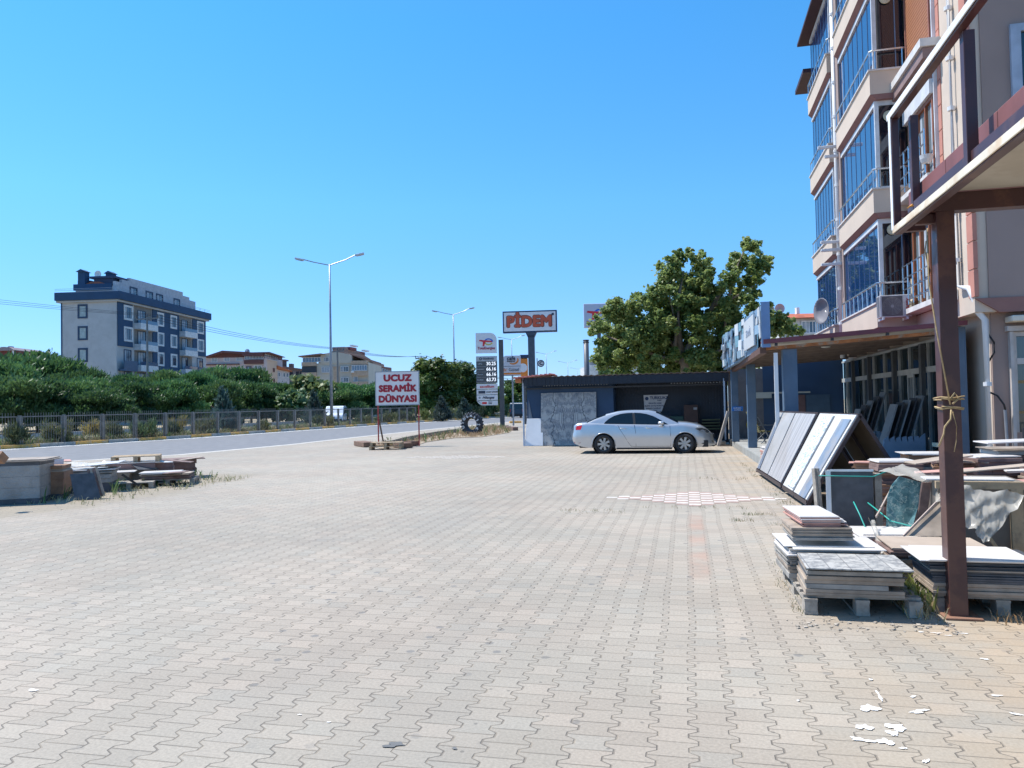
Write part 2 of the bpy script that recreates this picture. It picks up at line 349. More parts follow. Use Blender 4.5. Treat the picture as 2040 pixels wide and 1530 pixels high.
# verge island between lot and road
KI = [P(760, 893), P(790, 885), P(845, 872), P(905, 862), P(950, 866), P(1015, 858)]
isl = [(q.x, q.y) for q in (P(735, 888), P(760, 895), P(826, 889), P(850, 881), P(905, 873), P(960, 871), P(1015, 862), P(1022, 855), P(985, 849), P(935, 853), P(900, 862), P(845, 872), P(790, 880))]
struct(sheet('verge', isl, 0.02, mat('verge soil', (.33, .26, .18), .95, sc=3, c2=(.19, .15, .1), bump=.03, var=.3)))
b = MB(); kp = [P(772, 889), P(800, 881), P(845, 871.5), P(880, 865.5), P(905, 862)]
for a, c in zip(kp, kp[1:]): b.bar((a.x, a.y, .09), (c.x, c.y, .09), .3, .3)
struct(tag(b.build('kerb', mat('old kerb', (.3, .26, .2), .9, sc=4, c2=(.16, .13, .1))), 'raised worn kerb between the signboard and the tractor tyre'))
b = MB()
for px, py in ((1000, 855), (1035, 858)): pass
a, c = P(1010, 855), P(1027, 858); b.bar((a.x, a.y, .1), (c.x, c.y, .1), .35, .25)
struct(tag(b.build('kerb', mat('brown kerb', (.17, .11, .09), .9)), 'short brown kerb stone at the foot of the price sign'))
b = MB(); a, c = P(1015, 843), P(1038, 842.5); b.bar((a.x, a.y, .08), (c.x, c.y, .08), .9, .2)
struct(tag(b.build('kerb', YEL), 'short yellow painted kerb in front of the dark van'))
# ---------------------------------------------------------------- silver saloon
SILVER = mat('silver car paint', (.54, .545, .55), .28, .62, var=.02, coat=.7)
CARGL = glass('car glass', (.006, .012, .018), .03, .4)
TYRE = mat('tyre rubber', (.02, .02, .022), .75, var=.3)
ALLOY = mat('alloy', (.42, .41, .39), .35, .7)
def sm(xs, ys, x): return float(np.interp(x, xs, ys))
def wheel(parent, loc, r=.32, wd=.205, steer=0, side=-1):
    t = MB(); h = wd/2
    t.lathe([(r*.66, -h*.8), (r*.72, -h), (r*.93, -h), (r*.985, -h*.75), (r, -h*.4), (r, h*.4), (r*.985, h*.75), (r*.93, h), (r*.66, h)], ax='y', n=40)
    wh = t.build('wheel', TYRE, parent, smooth=True, loc=loc); wh.rotation_euler = (0, 0, steer)
    b = MB(); s = side
    b.mi = 1; b.lathe([(.001, -h*.1*-s), (r*.66, s*h*.15)], ax='y', n=32); b.mi = 0
    b.lathe([(r*.6, s*h*.55), (r*.68, s*h*.95), (r*.665, s*h*.6), (r*.6, s*h*.3)], ax='y', n=40)
    for k in range(7):
        a = 2*pi*k/7+.2; M = Matrix.Rotation(a, 4, 'Y')
        b.prism([(-.03, 0.03), (.03, .03), (.038, r*.63), (-.038, r*.63)], s*h*.62, s*h*.9, M)
    b.lathe([(.001, s*h*.95), (.045, s*h*.93), (.05, s*h*.6)], ax='y', n=16)
    b.build('rim', [ALLOY, BLACK], wh)
    return wh
XR, XF, RW = 1.07, 3.71, .325
def W_(x): return sm([0, .04, .12, .3, .7, 1.5, 3.0, 3.7, 4.1, 4.35, 4.5, 4.58, 4.64], [.70, .77, .82, .865, .888, .895, .895, .885, .86, .80, .70, .6, .45], x)
def zsh(x): return sm([0, .1, .5, 1.0, 2.0, 3.2, 3.7, 4.1, 4.4, 4.64], [.93, .97, 1.0, .985, .95, .905, .885, .83, .73, .60], x)
def deck(x): return sm([0, .1, .3, .5, 1.2, 2.9, 3.3, 3.48, 3.75, 4.0, 4.25, 4.42, 4.55, 4.64], [.965, 1.03, 1.055, 1.066, 1.0, .97, 1.0, 1.035, 1.015, .975, .91, .83, .73, .61], x)
def zlo(x):
    z = sm([0, .06, .25, .6, 1.6, 3.2, 4.2, 4.64], [.42, .33, .25, .2, .17, .17, .2, .24], x)
    for xa in (XR, XF):
        d = abs(x-xa)
        if d < .385: z = max(z, .30+math.sqrt(max(.385**2-d*d, 0))*1.02)
    return z
def ysurf(x, z):
    t = (z-.18)/(zsh(x)-.18); t = max(0, min(1, t))
    return W_(x)*(.945+.055*math.sin(pi*min(1, .12+t*.80))) - .012*math.exp(-((z-.40)/.05)**2)
def xend(x, z):
    """bumper and tail bulge: shift of x by height"""
    r = max(0, 1-x/.45); f = max(0, 1-(4.64-x)/.45)
    return x + r*sm([.2, .35, .5, .6, .75, .95, 1.05], [.14, .03, .0, .0, .04, .06, .07], z) + f*sm([.2, .3, .45, .6, .8], [.03, .03, .0, -.03, -.1], z)
def make_car():
    root = empty('parked_car', (-3.79, 26.52, 0), rad(0.6), 'silver four-door saloon parked side-on in front of the dark shed', 'car')
    xs = sorted(set([round(v, 4) for v in list(np.linspace(0, 4.64, 95))+[XR-.385, XR+.385, XF-.385, XF+.385, .015, .04, 4.62, 4.6]]))
    b = MB(); NS = 9; rings = []
    for x in xs:
        zl, zs, dk = zlo(x), zsh(x), deck(x); R = []
        for j in range(NS):
            z = zl+(zs-zl)*j/(NS-1); R.append((xend(x, z), ysurf(x, z), z))
        y1 = ysurf(x, zs)
        for fy, fz in ((.955, .42), (.86, .72), (.6, .93), (.3, .985), (0, 1)):
            R.append((xend(x, zs+(dk-zs)*fz), y1*fy, zs+(dk-zs)*fz))
        full = [(p[0], -p[1], p[2]) for p in R]+[(p[0], p[1], p[2]) for p in R[-2::-1]]
        rings.append(full)
    n = len(rings[0]); vs = [p for r in rings for p in r]; fs = []
    for i in range(len(rings)-1):
        for j in range(n-1): a = i*n+j; fs.append((a, a+n, a+n+1, a+1))
    fs += [tuple(range(n)), tuple(range(len(vs)-1, len(vs)-n-1, -1))]
    b.add(vs, fs)
    body = b.build('body', SILVER, root, smooth=True)
    # greenhouse
    def top(x): return sm([.36, .47, .8, 1.14, 1.53, 1.8, 2.05, 2.57, 2.83, 3.1, 3.3, 3.52], [1.03, 1.06, 1.205, 1.325, 1.41, 1.435, 1.44, 1.43, 1.37, 1.24, 1.135, 1.025], x)
    def gy(z): return .80-.47*(z-.95)
    g = MB(); rings = []; gx = list(np.linspace(.36, 3.52, 50))
    for x in gx:
        tz = top(x); zr = max(tz-.055, .93); R = [(x, gy(.90)+.01, .90)]
        for j in range(4): z = .93+(zr-.93)*j/3; R.append((x, gy(z), z))
        yr = gy(zr); R += [(x, yr*.955, zr+(tz-zr)*.5), (x, yr*.8, zr+(tz-zr)*.8), (x, yr*.45, tz-.004), (x, 0, tz)]
        rings.append([(p[0], -p[1], p[2]) for p in R]+[(p[0], p[1], p[2]) for p in R[-2::-1]])
    n = len(rings[0]); vs = [p for r in rings for p in r]; fs = []
    for i in range(len(rings)-1):
        for j in range(n-1): a = i*n+j; fs.append((a, a+n, a+n+1, a+1))
    g.add(vs, fs); g.build('roof', SILVER, root, smooth=True)
    for nm, x0, x1 in (('rear_window', .50, 1.13), ('windscreen', 2.80, 3.50)):
        q = MB(); xx = np.linspace(x0, x1, 8)
        for x, x2 in zip(xx, xx[1:]):
            row = []
            for k in (x, x2):
                tz = top(k)+.007; yr = gy(max(top(k)-.055, .93))
                row.append([(k, -yr*.985-.004, tz-.047), (k, -yr*.955-.003, tz-.0265), (k, -yr*.8, tz-.010), (k, -yr*.45, tz-.003), (k, 0, tz), (k, yr*.45, tz-.003), (k, yr*.8, tz-.01), (k, yr*.955+.003, tz-.0265), (k, yr*.985+.004, tz-.047)])
            for j in range(8): q.quad(row[0][j], row[1][j], row[1][j+1], row[0][j+1])
        q.build(nm, CARGL, root, smooth=True)
    win_r = [(1.08, .985), (1.13, 1.06), (1.25, 1.16), (1.42, 1.25), (1.62, 1.305), (1.82, 1.33), (2.01, 1.338), (2.06, .967)]
    win_f = [(2.13, .965), (2.10, 1.338), (2.3, 1.325), (2.48, 1.295), (2.7, 1.225), (2.92, 1.11), (3.2, .945)]
    for s in (-1, 1):
        for wpoly in (win_r, win_f):
            cxx = sum(p[0] for p in wpoly)/len(wpoly); cz = sum(p[1] for p in wpoly)/len(wpoly)
            q = MB(); bg_ = [(cxx+(x-cxx)*1.035, cz+(z-cz)*1.07) for x, z in wpoly]
            q.mi = 0; m_ = [(x, s*(gy(z)+.006), z) for x, z in wpoly]; q.add(m_, [tuple(range(len(m_)))])
            q.mi = 1; m2 = [(x, s*(gy(z)+.003), z) for x, z in bg_]; q.add(m2, [tuple(range(len(m2)))])
            q.build('side_window', [CARGL, BLACK], root)
    for s in (-1, 1):
        q = MB(); q.add([(x, s*(gy(z)+.0045), z) for x, z in ((2.04, .965), (2.0, 1.34), (2.11, 1.34), (2.14, .965))], [(0, 1, 2, 3)]); q.build('door_pillar', BLACK, root)
    # doors: seams, handles
    def line(pts, s, r=.0065):
        q = MB(); q.tube([(x, s*(ysurf(x, z)+.001), z) for x, z in pts], r, 4); return q
    seams = [[(1.55, .94), (1.62, .8), (1.78, .55), (1.86, .4), (1.97, .25), (2.1, .235)], [(2.09, .95), (2.13, .7), (2.135, .235)], [(3.24, .90), (3.26, .6), (3.25, .235)], [(2.1, .235), (2.6, .235), (3.25, .235)]]
    for s in (-1, 1):
        q = MB()
        for sg in seams: l = line(sg, s); q.add(l.v, l.f)
        q.build('door_seam', BLACK, root)
        for x in (1.72, 2.56):
            h = MB(); y = s*(ysurf(x, .84)+.022)
            h.tube([(x-.1, y-s*.018, .845), (x-.07, y, .845), (x+.07, y, .83), (x+.1, y-s*.018, .83)], .014, 8)
            h.build('door_handle', SILVER, root, smooth=True)
        mr = MB(); mr.lathe([(.001, -.12), (.05, -.11), (.078, -.05), (.08, .03), (.07, .07), (.001, .08)], ax='x', n=14)
        mo = mr.build('wing_mirror', [SILVER], root, smooth=True, loc=(2.98, s*.99, 1.0)); mo.scale = (.95, 1.1, .8)
        st = MB(); st.bar((3.02, s*.8, .945), (3.0, s*.98, .965), .05, .05); st.build('mirror_stalk', BLACK, root)
        tl = MB(); P1 = [(.10, .80), (.12, .93), (.34, .955), (.33, .90), (.29, .81)]
        tl.add([(xend(x, z), s*(ysurf(x, z)+.006), z) for x, z in P1], [tuple(range(5))])
        tl.add([(xend(.1, .80)-.012, s*W_(.1)*.98, .80), (xend(.1, .93)-.012, s*W_(.1)*.98, .93), (.055, s*.45, .95), (.04, s*.45, .79)], [(0, 1, 2, 3)])
        tl.build('tail_light', mat('red lamp', (.5, .012, .02), .15, var=.05, emit=.12), root)
        rf = MB(); rf.add([(xend(x, z), s*(ysurf(x, z)+.007), z) for x, z in ((.05, .36), (.05, .395), (.30, .385), (.24, .355))], [(0, 1, 2, 3)])
        rf.build('reflector', mat('dark red lamp', (.3, .01, .02), .2), root)
        hl = MB(); P2 = [(4.04, .80), (4.15, .745), (4.30, .69), (4.46, .655), (4.55, .675), (4.53, .735), (4.42, .79), (4.25, .825)]
        hl.add([(xend(x, z), s*(ysurf(x, z)+.008), z) for x, z in P2], [tuple(range(8))])
        hl.build('headlight', mat('headlamp glass', (.10, .11, .12), .08, .3), root)
        gr = MB(); gr.add([(xend(x, z)+.004, s*(ysurf(x, z)+.006), z) for x, z in ((4.22, .31), (4.36, .37), (4.58, .40), (4.6, .31), (4.4, .27))], [tuple(range(5))])
        gr.build('fog_light_grille', BLACK, root)
    und = MB(); und.box(.25, 4.45, -.80, .80, .2, .42); und.box(XR-.36, XR+.36, -.6, .6, .42, .62); und.box(XF-.36, XF+.36, -.6, .6, .42, .6)
    und.build('underbody', BLACK, root)
    gl = MB(); gl.box(4.60, 4.66, -.42, .42, .36, .60); gl.build('grille', BLACK, root)
    lp = MB(); lp.box(4.2, 4.66, -.6, .6, .205, .235); lp.build('front_lip', BLACK, root, bevel=.01)
    for s in (-1, 1):
        for xa in (XR, XF):
            ar = MB(); pts = [(xa+.388*math.cos(t), s*(ysurf(xa, .6)-.012), .30+.388*math.sin(t)*1.02) for t in np.linspace(-.15, pi+.15, 22)]
            ar.tube(pts, .014, 6); ar.build('arch_lip', SILVER, root, smooth=True)
            ws = MB(); ws.lathe([(.385, -.1), (.385, .1), (.001, .11)], c=(xa, s*.66, .30), ax='y', n=28); ws.build('wheel_housing', BLACK, root)
        wheel(root, (XR, s*.785, RW), side=s); wheel(root, (XF, s*.785, RW), steer=rad(-9), side=s)
    sk = MB(); sk.tube([(1.5, -.86, .17), (3.3, -.86, .17)], .03, 6); sk.build('sill', BLACK, root)
    return root
make_car()
# ---------------------------------------------------------------- vans on the road
def van(name, loc, rz, paint, label, glassm=None, L=4.9, Wd=1.9, H=1.95, hood=True):
    r = empty(name, loc, rz, label, 'van'); glassm = glassm or CARGL; h = Wd/2
    pr_ = [(0, .35), (0, 1.1), (.12, H-.15), (.35, H), (3.2, H), (3.55, H-.1), (4.15, 1.15), (4.75, .98), (L, .75), (L, .35)] if hood else [(0, .35), (.02, 1.1), (.1, H-.12), (.25, H), (3.9, H), (4.2, H-.1), (L-.15, 1.1), (L, .8), (L, .35)]
    b = MB(); b.prism(pr_, -h, h); b.build('body', paint, r, bevel=.07)
    xw = (3.45, H-.13, 4.1, 1.15) if hood else (4.12, H-.12, L-.2, 1.15)
    q = MB(); n_ = Vector((xw[1]-xw[3], 0, xw[2]-xw[0])).normalized()*.012
    q.quad(*[Vector(p)+n_ for p in ((xw[0], -h*.86, xw[1]), (xw[2], -h*.92, xw[3]), (xw[2], h*.92, xw[3]), (xw[0], h*.86, xw[1]))]); q.build('windscreen', glassm, r)
    q = MB(); q.quad((-.012, -h*.86, 1.12), (-.012, h*.86, 1.12), (.07, h*.8, H-.2), (.07, -h*.8, H-.2)); q.build('rear_window', glassm, r)
    for s in (-1, 1):
        for x0, x1, x2, x3 in ((2.75, 3.2, 3.85, 2.75), (1.5, 1.5, 2.65, 2.65), (.3, .45, 1.4, 1.4)):
            q = MB(); q.quad((x0, s*(h+.012), 1.12), (x1, s*(h+.012), H-.22), (min(x2, 3.35) if x0 > 2 else x2, s*(h+.012), H-.22), (x2 if x0 > 2 else x3, s*(h+.012), 1.12)); q.build('side_window', glassm, r)
        for x in (.95, L-1.0): wheel(r, (x, s*(h-.1), .33), r=.33, side=s)
        hl = MB(); hl.box(L-.04, L+.01, s*h*.6-.15, s*h*.6+.15, .72, .9); hl.build('headlight', WHITE, r)
        tl = MB(); tl.box(-.02, .03, s*h*.88-.06, s*h*.88+.06, .8, 1.15); tl.build('tail_light', RED, r)
        q = MB(); q.box(3.5, 3.68, s*(h+.02)-.08, s*(h+.02)+.08, 1.05, 1.25); q.build('wing_mirror', BLACK, r, bevel=.02)
    b = MB(); b.box(.02, L-.02, -h+.02, h-.02, .2, .5); b.box(L-.02, L+.04, -h*.9, h*.9, .32, .55); b.box(-.05, .02, -h*.9, h*.9, .3, .55); b.build('bumper', BLACK, r)
    return r
p = P(683, 842); van('white_van', (p.x, p.y-1.2, -.02), rad(-70), mat('white van paint', (.75, .77, .8), .3, coat=.5, var=.03), 'small white van driving behind the grey railing')
p = P(1029, 832.5); van('dark_van', (p.x, p.y, -.016), rad(82), mat('dark blue van paint', (.03, .06, .09), .3, coat=.5, var=.05), 'dark blue van seen from behind on the road beside the shed', hood=False)
# ---------------------------------------------------------------- street lamps
POLE = mat('lamp pole steel', (.30, .33, .37), .45, .35)
def street_lamp(px, ytop, D_, span, label, lx=None, base=None):
    t = P(px, ytop, Dp=D_); x, y, H = t
    if base is not None: x, y = base
    r = empty('street_lamp', (x, y, 0), YAW, label, 'street lamp', 'double-armed street lamps along the road')
    b = MB(); b.tube([(0, 0, -.05), (0, 0, H)], .15, 10, r2=.07); b.build('pole', POLE, r, smooth=True)
    b = MB(); b.tube([(0, 0, 0), (0, 0, .5)], .22, 8); b.build('base', POLE, r)
    for s in (-1, 1):
        e = MB(); w_ = span/2; zt = H+ (.75 if s > 0 else .45)*w_/2.7
        e.tube([(0, 0, H-.1), (s*w_*.5, 0, H+(zt-H)*.45), (s*w_*.82, 0, zt)], .05, 6); e.build('arm', POLE, r)
        hd = MB(); hd.box(-.42, .42, -.15, .15, -.07, .07)
        hd.prism([(-.42, -.07), (.40, -.11), (.30, -.14), (-.3, -.13)], -.12, .12)
        o = hd.build('lamp_head', mat('lamp head', (.55, .57, .6), .4), r, bevel=.03, loc=(s*w_*.93, 0, zt+.03)); o.rotation_euler = (0, -s*rad(12), 0)
    return r
b0 = P(661, 850); street_lamp(655, 525, b0.y*math.cos(YAW)-b0.x*math.sin(YAW)*1.0, 6.0, 'tallest and nearest street lamp, behind the railing', base=(b0.x, b0.y))
for a in [(903, 626, 117, 6.1, 'second nearest street lamp, rising beside the leafy trees left of the price sign'), (1019, 676, 180, 6.0, 'street lamp seen just behind the price sign, under the sign on the thick post'), (1088, 705, 236, 6.0, 'distant street lamp right of the thick sign post'), (1131, 723, 290, 7.0, 'most distant street lamp, small above the shed roof'), (1150, 735, 400, 7.0, 'tiny last street lamp behind the shed roof')]:
    street_lamp(*a)
# ---------------------------------------------------------------- utility poles and wires
ATT = []
def utility(px, ytop, D_, armpx, label, dz=0):
    t = P(px, ytop, Dp=D_); r = empty('utility_pole', (t.x, t.y, 0), YAW, label, 'utility pole', 'poles carrying the overhead wires')
    H = t.z; w_ = armpx*D_/F_PX/2; cm = mat('concrete pole', (.2, .2, .2), .8)
    b = MB(); b.tube([(0, 0, -.1), (0, 0, H)], .30*D_/150, 8, r2=.14*D_/120); b.build('pole', cm, r)
    b = MB(); b.bar((-w_, 0, H-.25), (w_, 0, H-.12), .16*D_/110, .16*D_/110); b.build('crossarm', cm, r)
    att = []
    for k in (-.95, .0, .95):
        q = MB(); q.lathe([(.04, 0), (.1, .1), (.12, .25), (.06, .5), (.001, .52)], (k*w_, 0, H-.12), n=8); q.build('insulator', mat('insulator', (.1, .09, .09), .3), r)
        att.append(Vector((t.x+math.cos(YAW)*k*w_, t.y+math.sin(YAW)*k*w_, H+.3)))
    ATT.append(att); return r
off = P(-330, 560, Dp=80); ATT.append([off+Vector((k*.7, 0, k*.2)) for k in (-1, 0, 1)])
utility(293, 632, 97, 44, 'utility pole standing in front of the blue and white apartment block')
utility(672, 698, 135, 26, 'utility pole close to the right of the tallest street lamp')
utility(839, 712, 175, 23, 'utility pole above the signboard with red lettering')
utility(1011, 757, 230, 22, 'small distant utility pole between price sign and shed')
WIRE = mat('wire', (.02, .02, .025), .6)
for i, (A, B) in enumerate(zip(ATT, ATT[1:])):
    for k in range(3):
        a, c = A[k], B[k]; n = 14; sag = .022*(c-a).length*(.7 if i else .5)
        pts = [a.lerp(c, t/n)-Vector((0, 0, sag*4*(t/n)*(1-t/n))) for t in range(n+1)]
        q = MB(); q.tube(pts, .022+.008*i, 4)
        tag(q.build('overhead_wire', WIRE), ['lower', 'middle', 'upper'][k]+' overhead wire '+['from the left edge to the pole by the blue and white block', 'from the blue and white block to the second pole', 'from the pole by the tall lamp to the pole over the signboard', 'running on behind the leafy trees and price sign'][i], 'wire', 'overhead wires')
# ---------------------------------------------------------------- railing in the central reserve
FL = [Vector(q) for q in FAR]
def fence_pt(px, off=.45):
    """where the vertical plane through a pixel column meets the railing line"""
    d = P(px, 830, Dp=50); d = Vector((d.x, d.y)).normalized(); best = None
    for a, c in zip(FL, FL[1:]):
        t = (c-a).normalized(); nn = Vector((-t.y, t.x)); a2, c2 = a+nn*off, c+nn*off; e = c2-a2
        den = d.x*e.y-d.y*e.x
        if abs(den) < 1e-9: continue
        u = (a2.y*d.x-a2.x*d.y)/-den if False else (d.y*a2.x-d.x*a2.y)/(d.x*e.y-d.y*e.x)
        if -.001 <= u <= 1.001:
            p = a2+e*u
            if p.dot(d) > 0 and (best is None or p.length < best.length): best = p
    return best
posts = [-75, -18, 39, 84, 127, 166, 204, 237, 269, 300, 329, 357, 384, 409, 433, 455, 476, 496, 515, 534, 553, 570, 587, 603, 618, 633, 647, 661, 674, 686, 697, 708, 719, 730, 741, 751, 760, 769, 777, 786, 795, 803, 811, 819, 828]
posts = [p for i, p in enumerate(posts) if i % 2 == 0]
FG = mat('railing paint', (.23, .21, .185), .5, .2, c2=(.14, .11, .09), amt=.4)
pp = [fence_pt(x) for x in posts]
rail = empty('metal_railing', (pp[3].x, pp[3].y, .02), 0, 'long grey picket railing behind the yellow and bare kerb', 'fence')
off0 = Vector((pp[3].x, pp[3].y))
for i, (a, c) in enumerate(zip(pp, pp[1:])):
    a = a-off0; c = c-off0; t = (c-a).normalized(); g = .14
    A, C_ = a+t*g, c-t*g; hh = 1.56; ln = (C_-A).length
    b = MB(); far = i > 14
    for z in (.12, hh): b.bar((A.x, A.y, z), (C_.x, C_.y, z), .05, .055)
    for q in (A, C_): b.bar((q.x, q.y, 0), (q.x, q.y, hh), .05, .055)
    if not far or True:
        nb = max(4, int(ln/ (.135 if i < 12 else .2))); 
        for k in range(1, nb):
            q = A.lerp(C_, k/nb); b.bar((q.x, q.y, .12), (q.x, q.y, hh+.20), .016, .016)
            if i < 9 and k % 1 == 0:
                m_ = A.lerp(C_, (k-.5)/nb); b.tube([(m_.x+t.x*.05*math.cos(w_), m_.y+t.y*.05*math.cos(w_), 1.12+.055*math.sin(w_)) for w_ in np.linspace(0, 2*pi, 9)], .010, 3, caps=False)
    b.build('picket_panel', FG, rail)
for a in pp:
    q = a-off0; b = MB(); b.bar((q.x, q.y, -.05), (q.x, q.y, 1.63), .13, .13); b.build('post', FG, rail)
# ---------------------------------------------------------------- UCUZ SERAMIK signboard
def frame_at(name, px, py, label, cat, rz=YAW, D_=None, z=0):
    p = P(px, py) if D_ is None else P(px, py, Dp=D_)
    return empty(name, (p.x, p.y, z), rz, label, cat)
s = frame_at('signboard', 794, 889.5, 'white signboard with red lettering on thin red legs', 'sign'); sc_ = P(794, 889.5); dd = 33.0; u = dd/F_PX
b = MB(); b.box(-43*u, 42*u, -.03, .03, 1.80, 3.20); b.build('board', mat('white board', (.70, .70, .70), .5, var=.04), s, bevel=.004)
b = MB()
for x0, x1, z0, z1 in ((-43*u-.03, 42*u+.03, 3.2, 3.235), (-43*u-.03, 42*u+.03, 1.765, 1.8), (-43*u-.03, -43*u, 1.8, 3.2), (42*u, 42*u+.03, 1.8, 3.2)): b.box(x0, x1, -.04, .04, z0, z1)
b.build('frame', GREY, s)
SR = mat('sign red', (.36, .012, .03), .5, var=.06); SO = mat('sign dark outline', (.05, .02, .04), .6)
for t_, z, sz in (('UCUZ', 2.93, .375), ('SERAMİK', 2.48, .375), ('DÜNYASI', 2.03, .375)):
    wx = 1.0 if t_ == 'UCUZ' else .90
    text(t_, sz, SR, s, (0, -.036, z), off=.021, sx=wx*1.12)
for x in (-40*u, 41*u):
    b = MB(); b.bar((x, .05, -.05 if x > 0 else .12), (x, .05, 2.0), .05, .05); b.build('leg', RED, s)
b = MB(); b.bar((-33*u, .5, .05), (-39*u, .08, 1.2), .045, .06); b.build('brace', mat('dark wood', (.13, .09, .06), .8), s)
def pallet(px, py, w_, d_, label, rz=0, loc=None, m=None, z=0, group='wooden pallets'):
    p = loc or P(px, py); r = empty('pallet', (p[0], p[1], z), rz, label, 'pallet', group); m = m or WOOD
    nb = 7
    for k in range(nb):
        b = MB(); y = d_*(k+.5)/nb; b.box(0, w_, y-.045, y+.045, .123, .145); b.build('top_board', m, r)
    for x in (0, w_/2-.05, w_-.1):
        b = MB(); b.box(x, x+.1, 0, d_, .1, .122); b.build('stringer', m, r)
        b = MB(); b.box(x, x+.1, 0, d_, 0, .02); b.build('bottom_board', m, r)
        for y in (0, d_/2-.07, d_-.14):
            b = MB(); b.box(x+.003, x+.097, y+.003, y+.14, .02, .1); b.build('block', m, r)
    return r
q = P(735, 897)
pallet(0, 0, 1.28, .8, 'lower of two pale pallets under the red-lettered signboard', YAW, (q.x, q.y, 0))
pallet(0, 0, 1.24, .75, 'upper of two pale pallets under the red-lettered signboard', YAW, (q.x+.03, q.y+.04, 0), z=.147)
BRW = mat('brown weathered board', (.2, .12, .08), .85, c2=(.1, .06, .05), sc=8)
for (x0, y0, x1, y1, lb) in ((716, 888, 736, 891, 'brown timber block left of the pale pallets'), (796, 892, 812, 893, 'brown timber block just right of the pale pallets'), (812, 889, 827, 888, 'brown timber block beside the right leg of the red-lettered signboard')):
    a, c = P(x0, y0), P(x1, y1); b = MB(); b.bar((a.x, a.y, .12), (c.x, c.y, .11), .5, .2); tag(b.build('timber_block', BRW, bevel=.01), lb, 'timber')
# ---------------------------------------------------------------- tractor tyre with painted letters
t0 = P(941, 866); ty = empty('tractor_tyre', (t0.x, t0.y, .62), YAW-rad(22), 'upright black tractor tyre painted with white letters in dry weeds', 'tyre')
b = MB(); b.lathe([(.36, -.19), (.44, -.22), (.56, -.23), (.62, -.17), (.63, 0), (.62, .17), (.56, .23), (.44, .22), (.36, .19), (.34, .1), (.34, -.1), (.36, -.19)], ax='y', n=48); b.build('carcass', mat('old tyre', (.035, .04, .05), .8, var=.3), ty, smooth=True)
b = MB()
for k in range(22):
    for s_ in (-1, 1):
        M = Matrix.Rotation(2*pi*(k+.25*s_)/22, 4, 'Y') @ Matrix.Rotation(s_*.45, 4, 'X'); b.box(-.03, .03, .0 if s_ > 0 else -.21, .21 if s_ > 0 else 0, .60, .68, M)
b.build('tread_lug', mat('old tyre', ()), ty)
for k, ch in enumerate('OTOLASTİK'):
    a = rad(200-k*29); text(ch, .21, mat('white tyre paint', (.7, .7, .68), .7), ty, (.49*math.cos(a), -.236, .49*math.sin(a)), rot=(pi/2, 0, 0), off=.012, name='painted_letter').rotation_euler = (pi/2, pi/2-a, 0)
# ---------------------------------------------------------------- fuel price totem
SW = mat('sign white', (.70, .70, .71), .35, var=.02); SG = mat('sign grey', (.075, .08, .085), .4); SLG = mat('sign light grey', (.42, .44, .46), .4)
LRED = mat('logo red', (.62, .02, .03), .4, var=.02); LBL = mat('logo blue', (.02, .13, .55), .4, var=.02); LOR = mat('logo orange', (.72, .22, .03), .4, var=.02)
LYE = mat('logo yellow green', (.55, .45, .08), .4); DTX = mat('sign dark text', (.04, .05, .08), .5); LET = mat('price digits', (.8, .85, .9), .4, emit=.7)
tt = P(1000, 851); D_t = 59.6; u = D_t/F_PX
tot = empty('price_sign', (tt.x, tt.y, 0), YAW, 'tall fuel price sign with white panels on a dark post', 'sign')
hz = 805.5
def Z(y, d, hz_=805.5): return EYE+(hz_-y)*d/F_PX
b = MB(); b.box(-.14, .22, .02, .3, 0, Z(678, D_t)); b.build('post', SG, tot, bevel=.01)
b = MB(); b.box(-.5, .5, -.3, .6, -.02, .12); b.build('base', mat('brown kerb', ()), tot)
x0, x1 = -48*u, -7*u
def panel(nm, y0, y1, m, round_=None):
    z0, z1 = Z(y1, D_t), Z(y0, D_t); poly = []
    for (x, z, key) in ((x0, z0, 'bl'), (x1, z0, 'br'), (x1, z1, 'tr'), (x0, z1, 'tl')):
        if key == round_:
            r_ = .5; cx_ = x+(r_ if key == 'bl' else -r_); cz_ = z+(r_ if key == 'bl' else -r_); a0 = pi if key == 'bl' else 0
            poly += [(cx_+r_*math.cos(a0+k*pi/12), cz_+r_*math.sin(a0+k*pi/12)) for k in range(7)]
        else: poly.append((x, z))
    b = MB(); b.prism(poly, -.12, .16); return b.build(nm, m, tot)
panel('logo_panel', 664.5, 704, SW, 'tr'); panel('header_panel', 710, 719.5, SLG)
panel('price_panel', 720, 762.5, SG)
for a_, b_ in ((764, 774), (775, 785), (786, 796)): panel('brand_panel', a_, b_, SW)
panel('brand_panel', 797, 806, SW, 'bl')
def energy_logo(par, cx_, cz_, s, y):
    b = MB(); R_ = lambda a0, a1, r0, r1, n=10: [(cx_+s*(.32+r1*math.cos(t)), cz_+s*r1*.75*math.sin(t)) for t in np.linspace(a0, a1, n)]+[(cx_+s*(.32+r0*math.cos(t)), cz_+s*r0*.75*math.sin(t)) for t in np.linspace(a1, a0, n)]
    b.mi = 0; b.prism([(cx_-s, cz_+s*.12), (cx_-s*.9, cz_+s*.28), (cx_+s*.75, cz_+s*.12), (cx_+s*.8, cz_-s*.06), (cx_-s*.12, cz_-s*.03), (cx_-s*.3, cz_-s*.6), (cx_-s*.5, cz_-s*.6), (cx_-s*.45, cz_)][::-1], y-.01, y)
    b.mi = 1; b.prism(R_(.0, 2.7, .42, .62), y-.008, y)
    b.mi = 2; b.prism(R_(3.4, 5.9, .42, .62), y-.008, y)
    b.build('logo', [LRED, LBL, LYE], par)
xm = (x0+x1)/2
energy_logo(tot, xm, Z(682, D_t), .56, -.125)
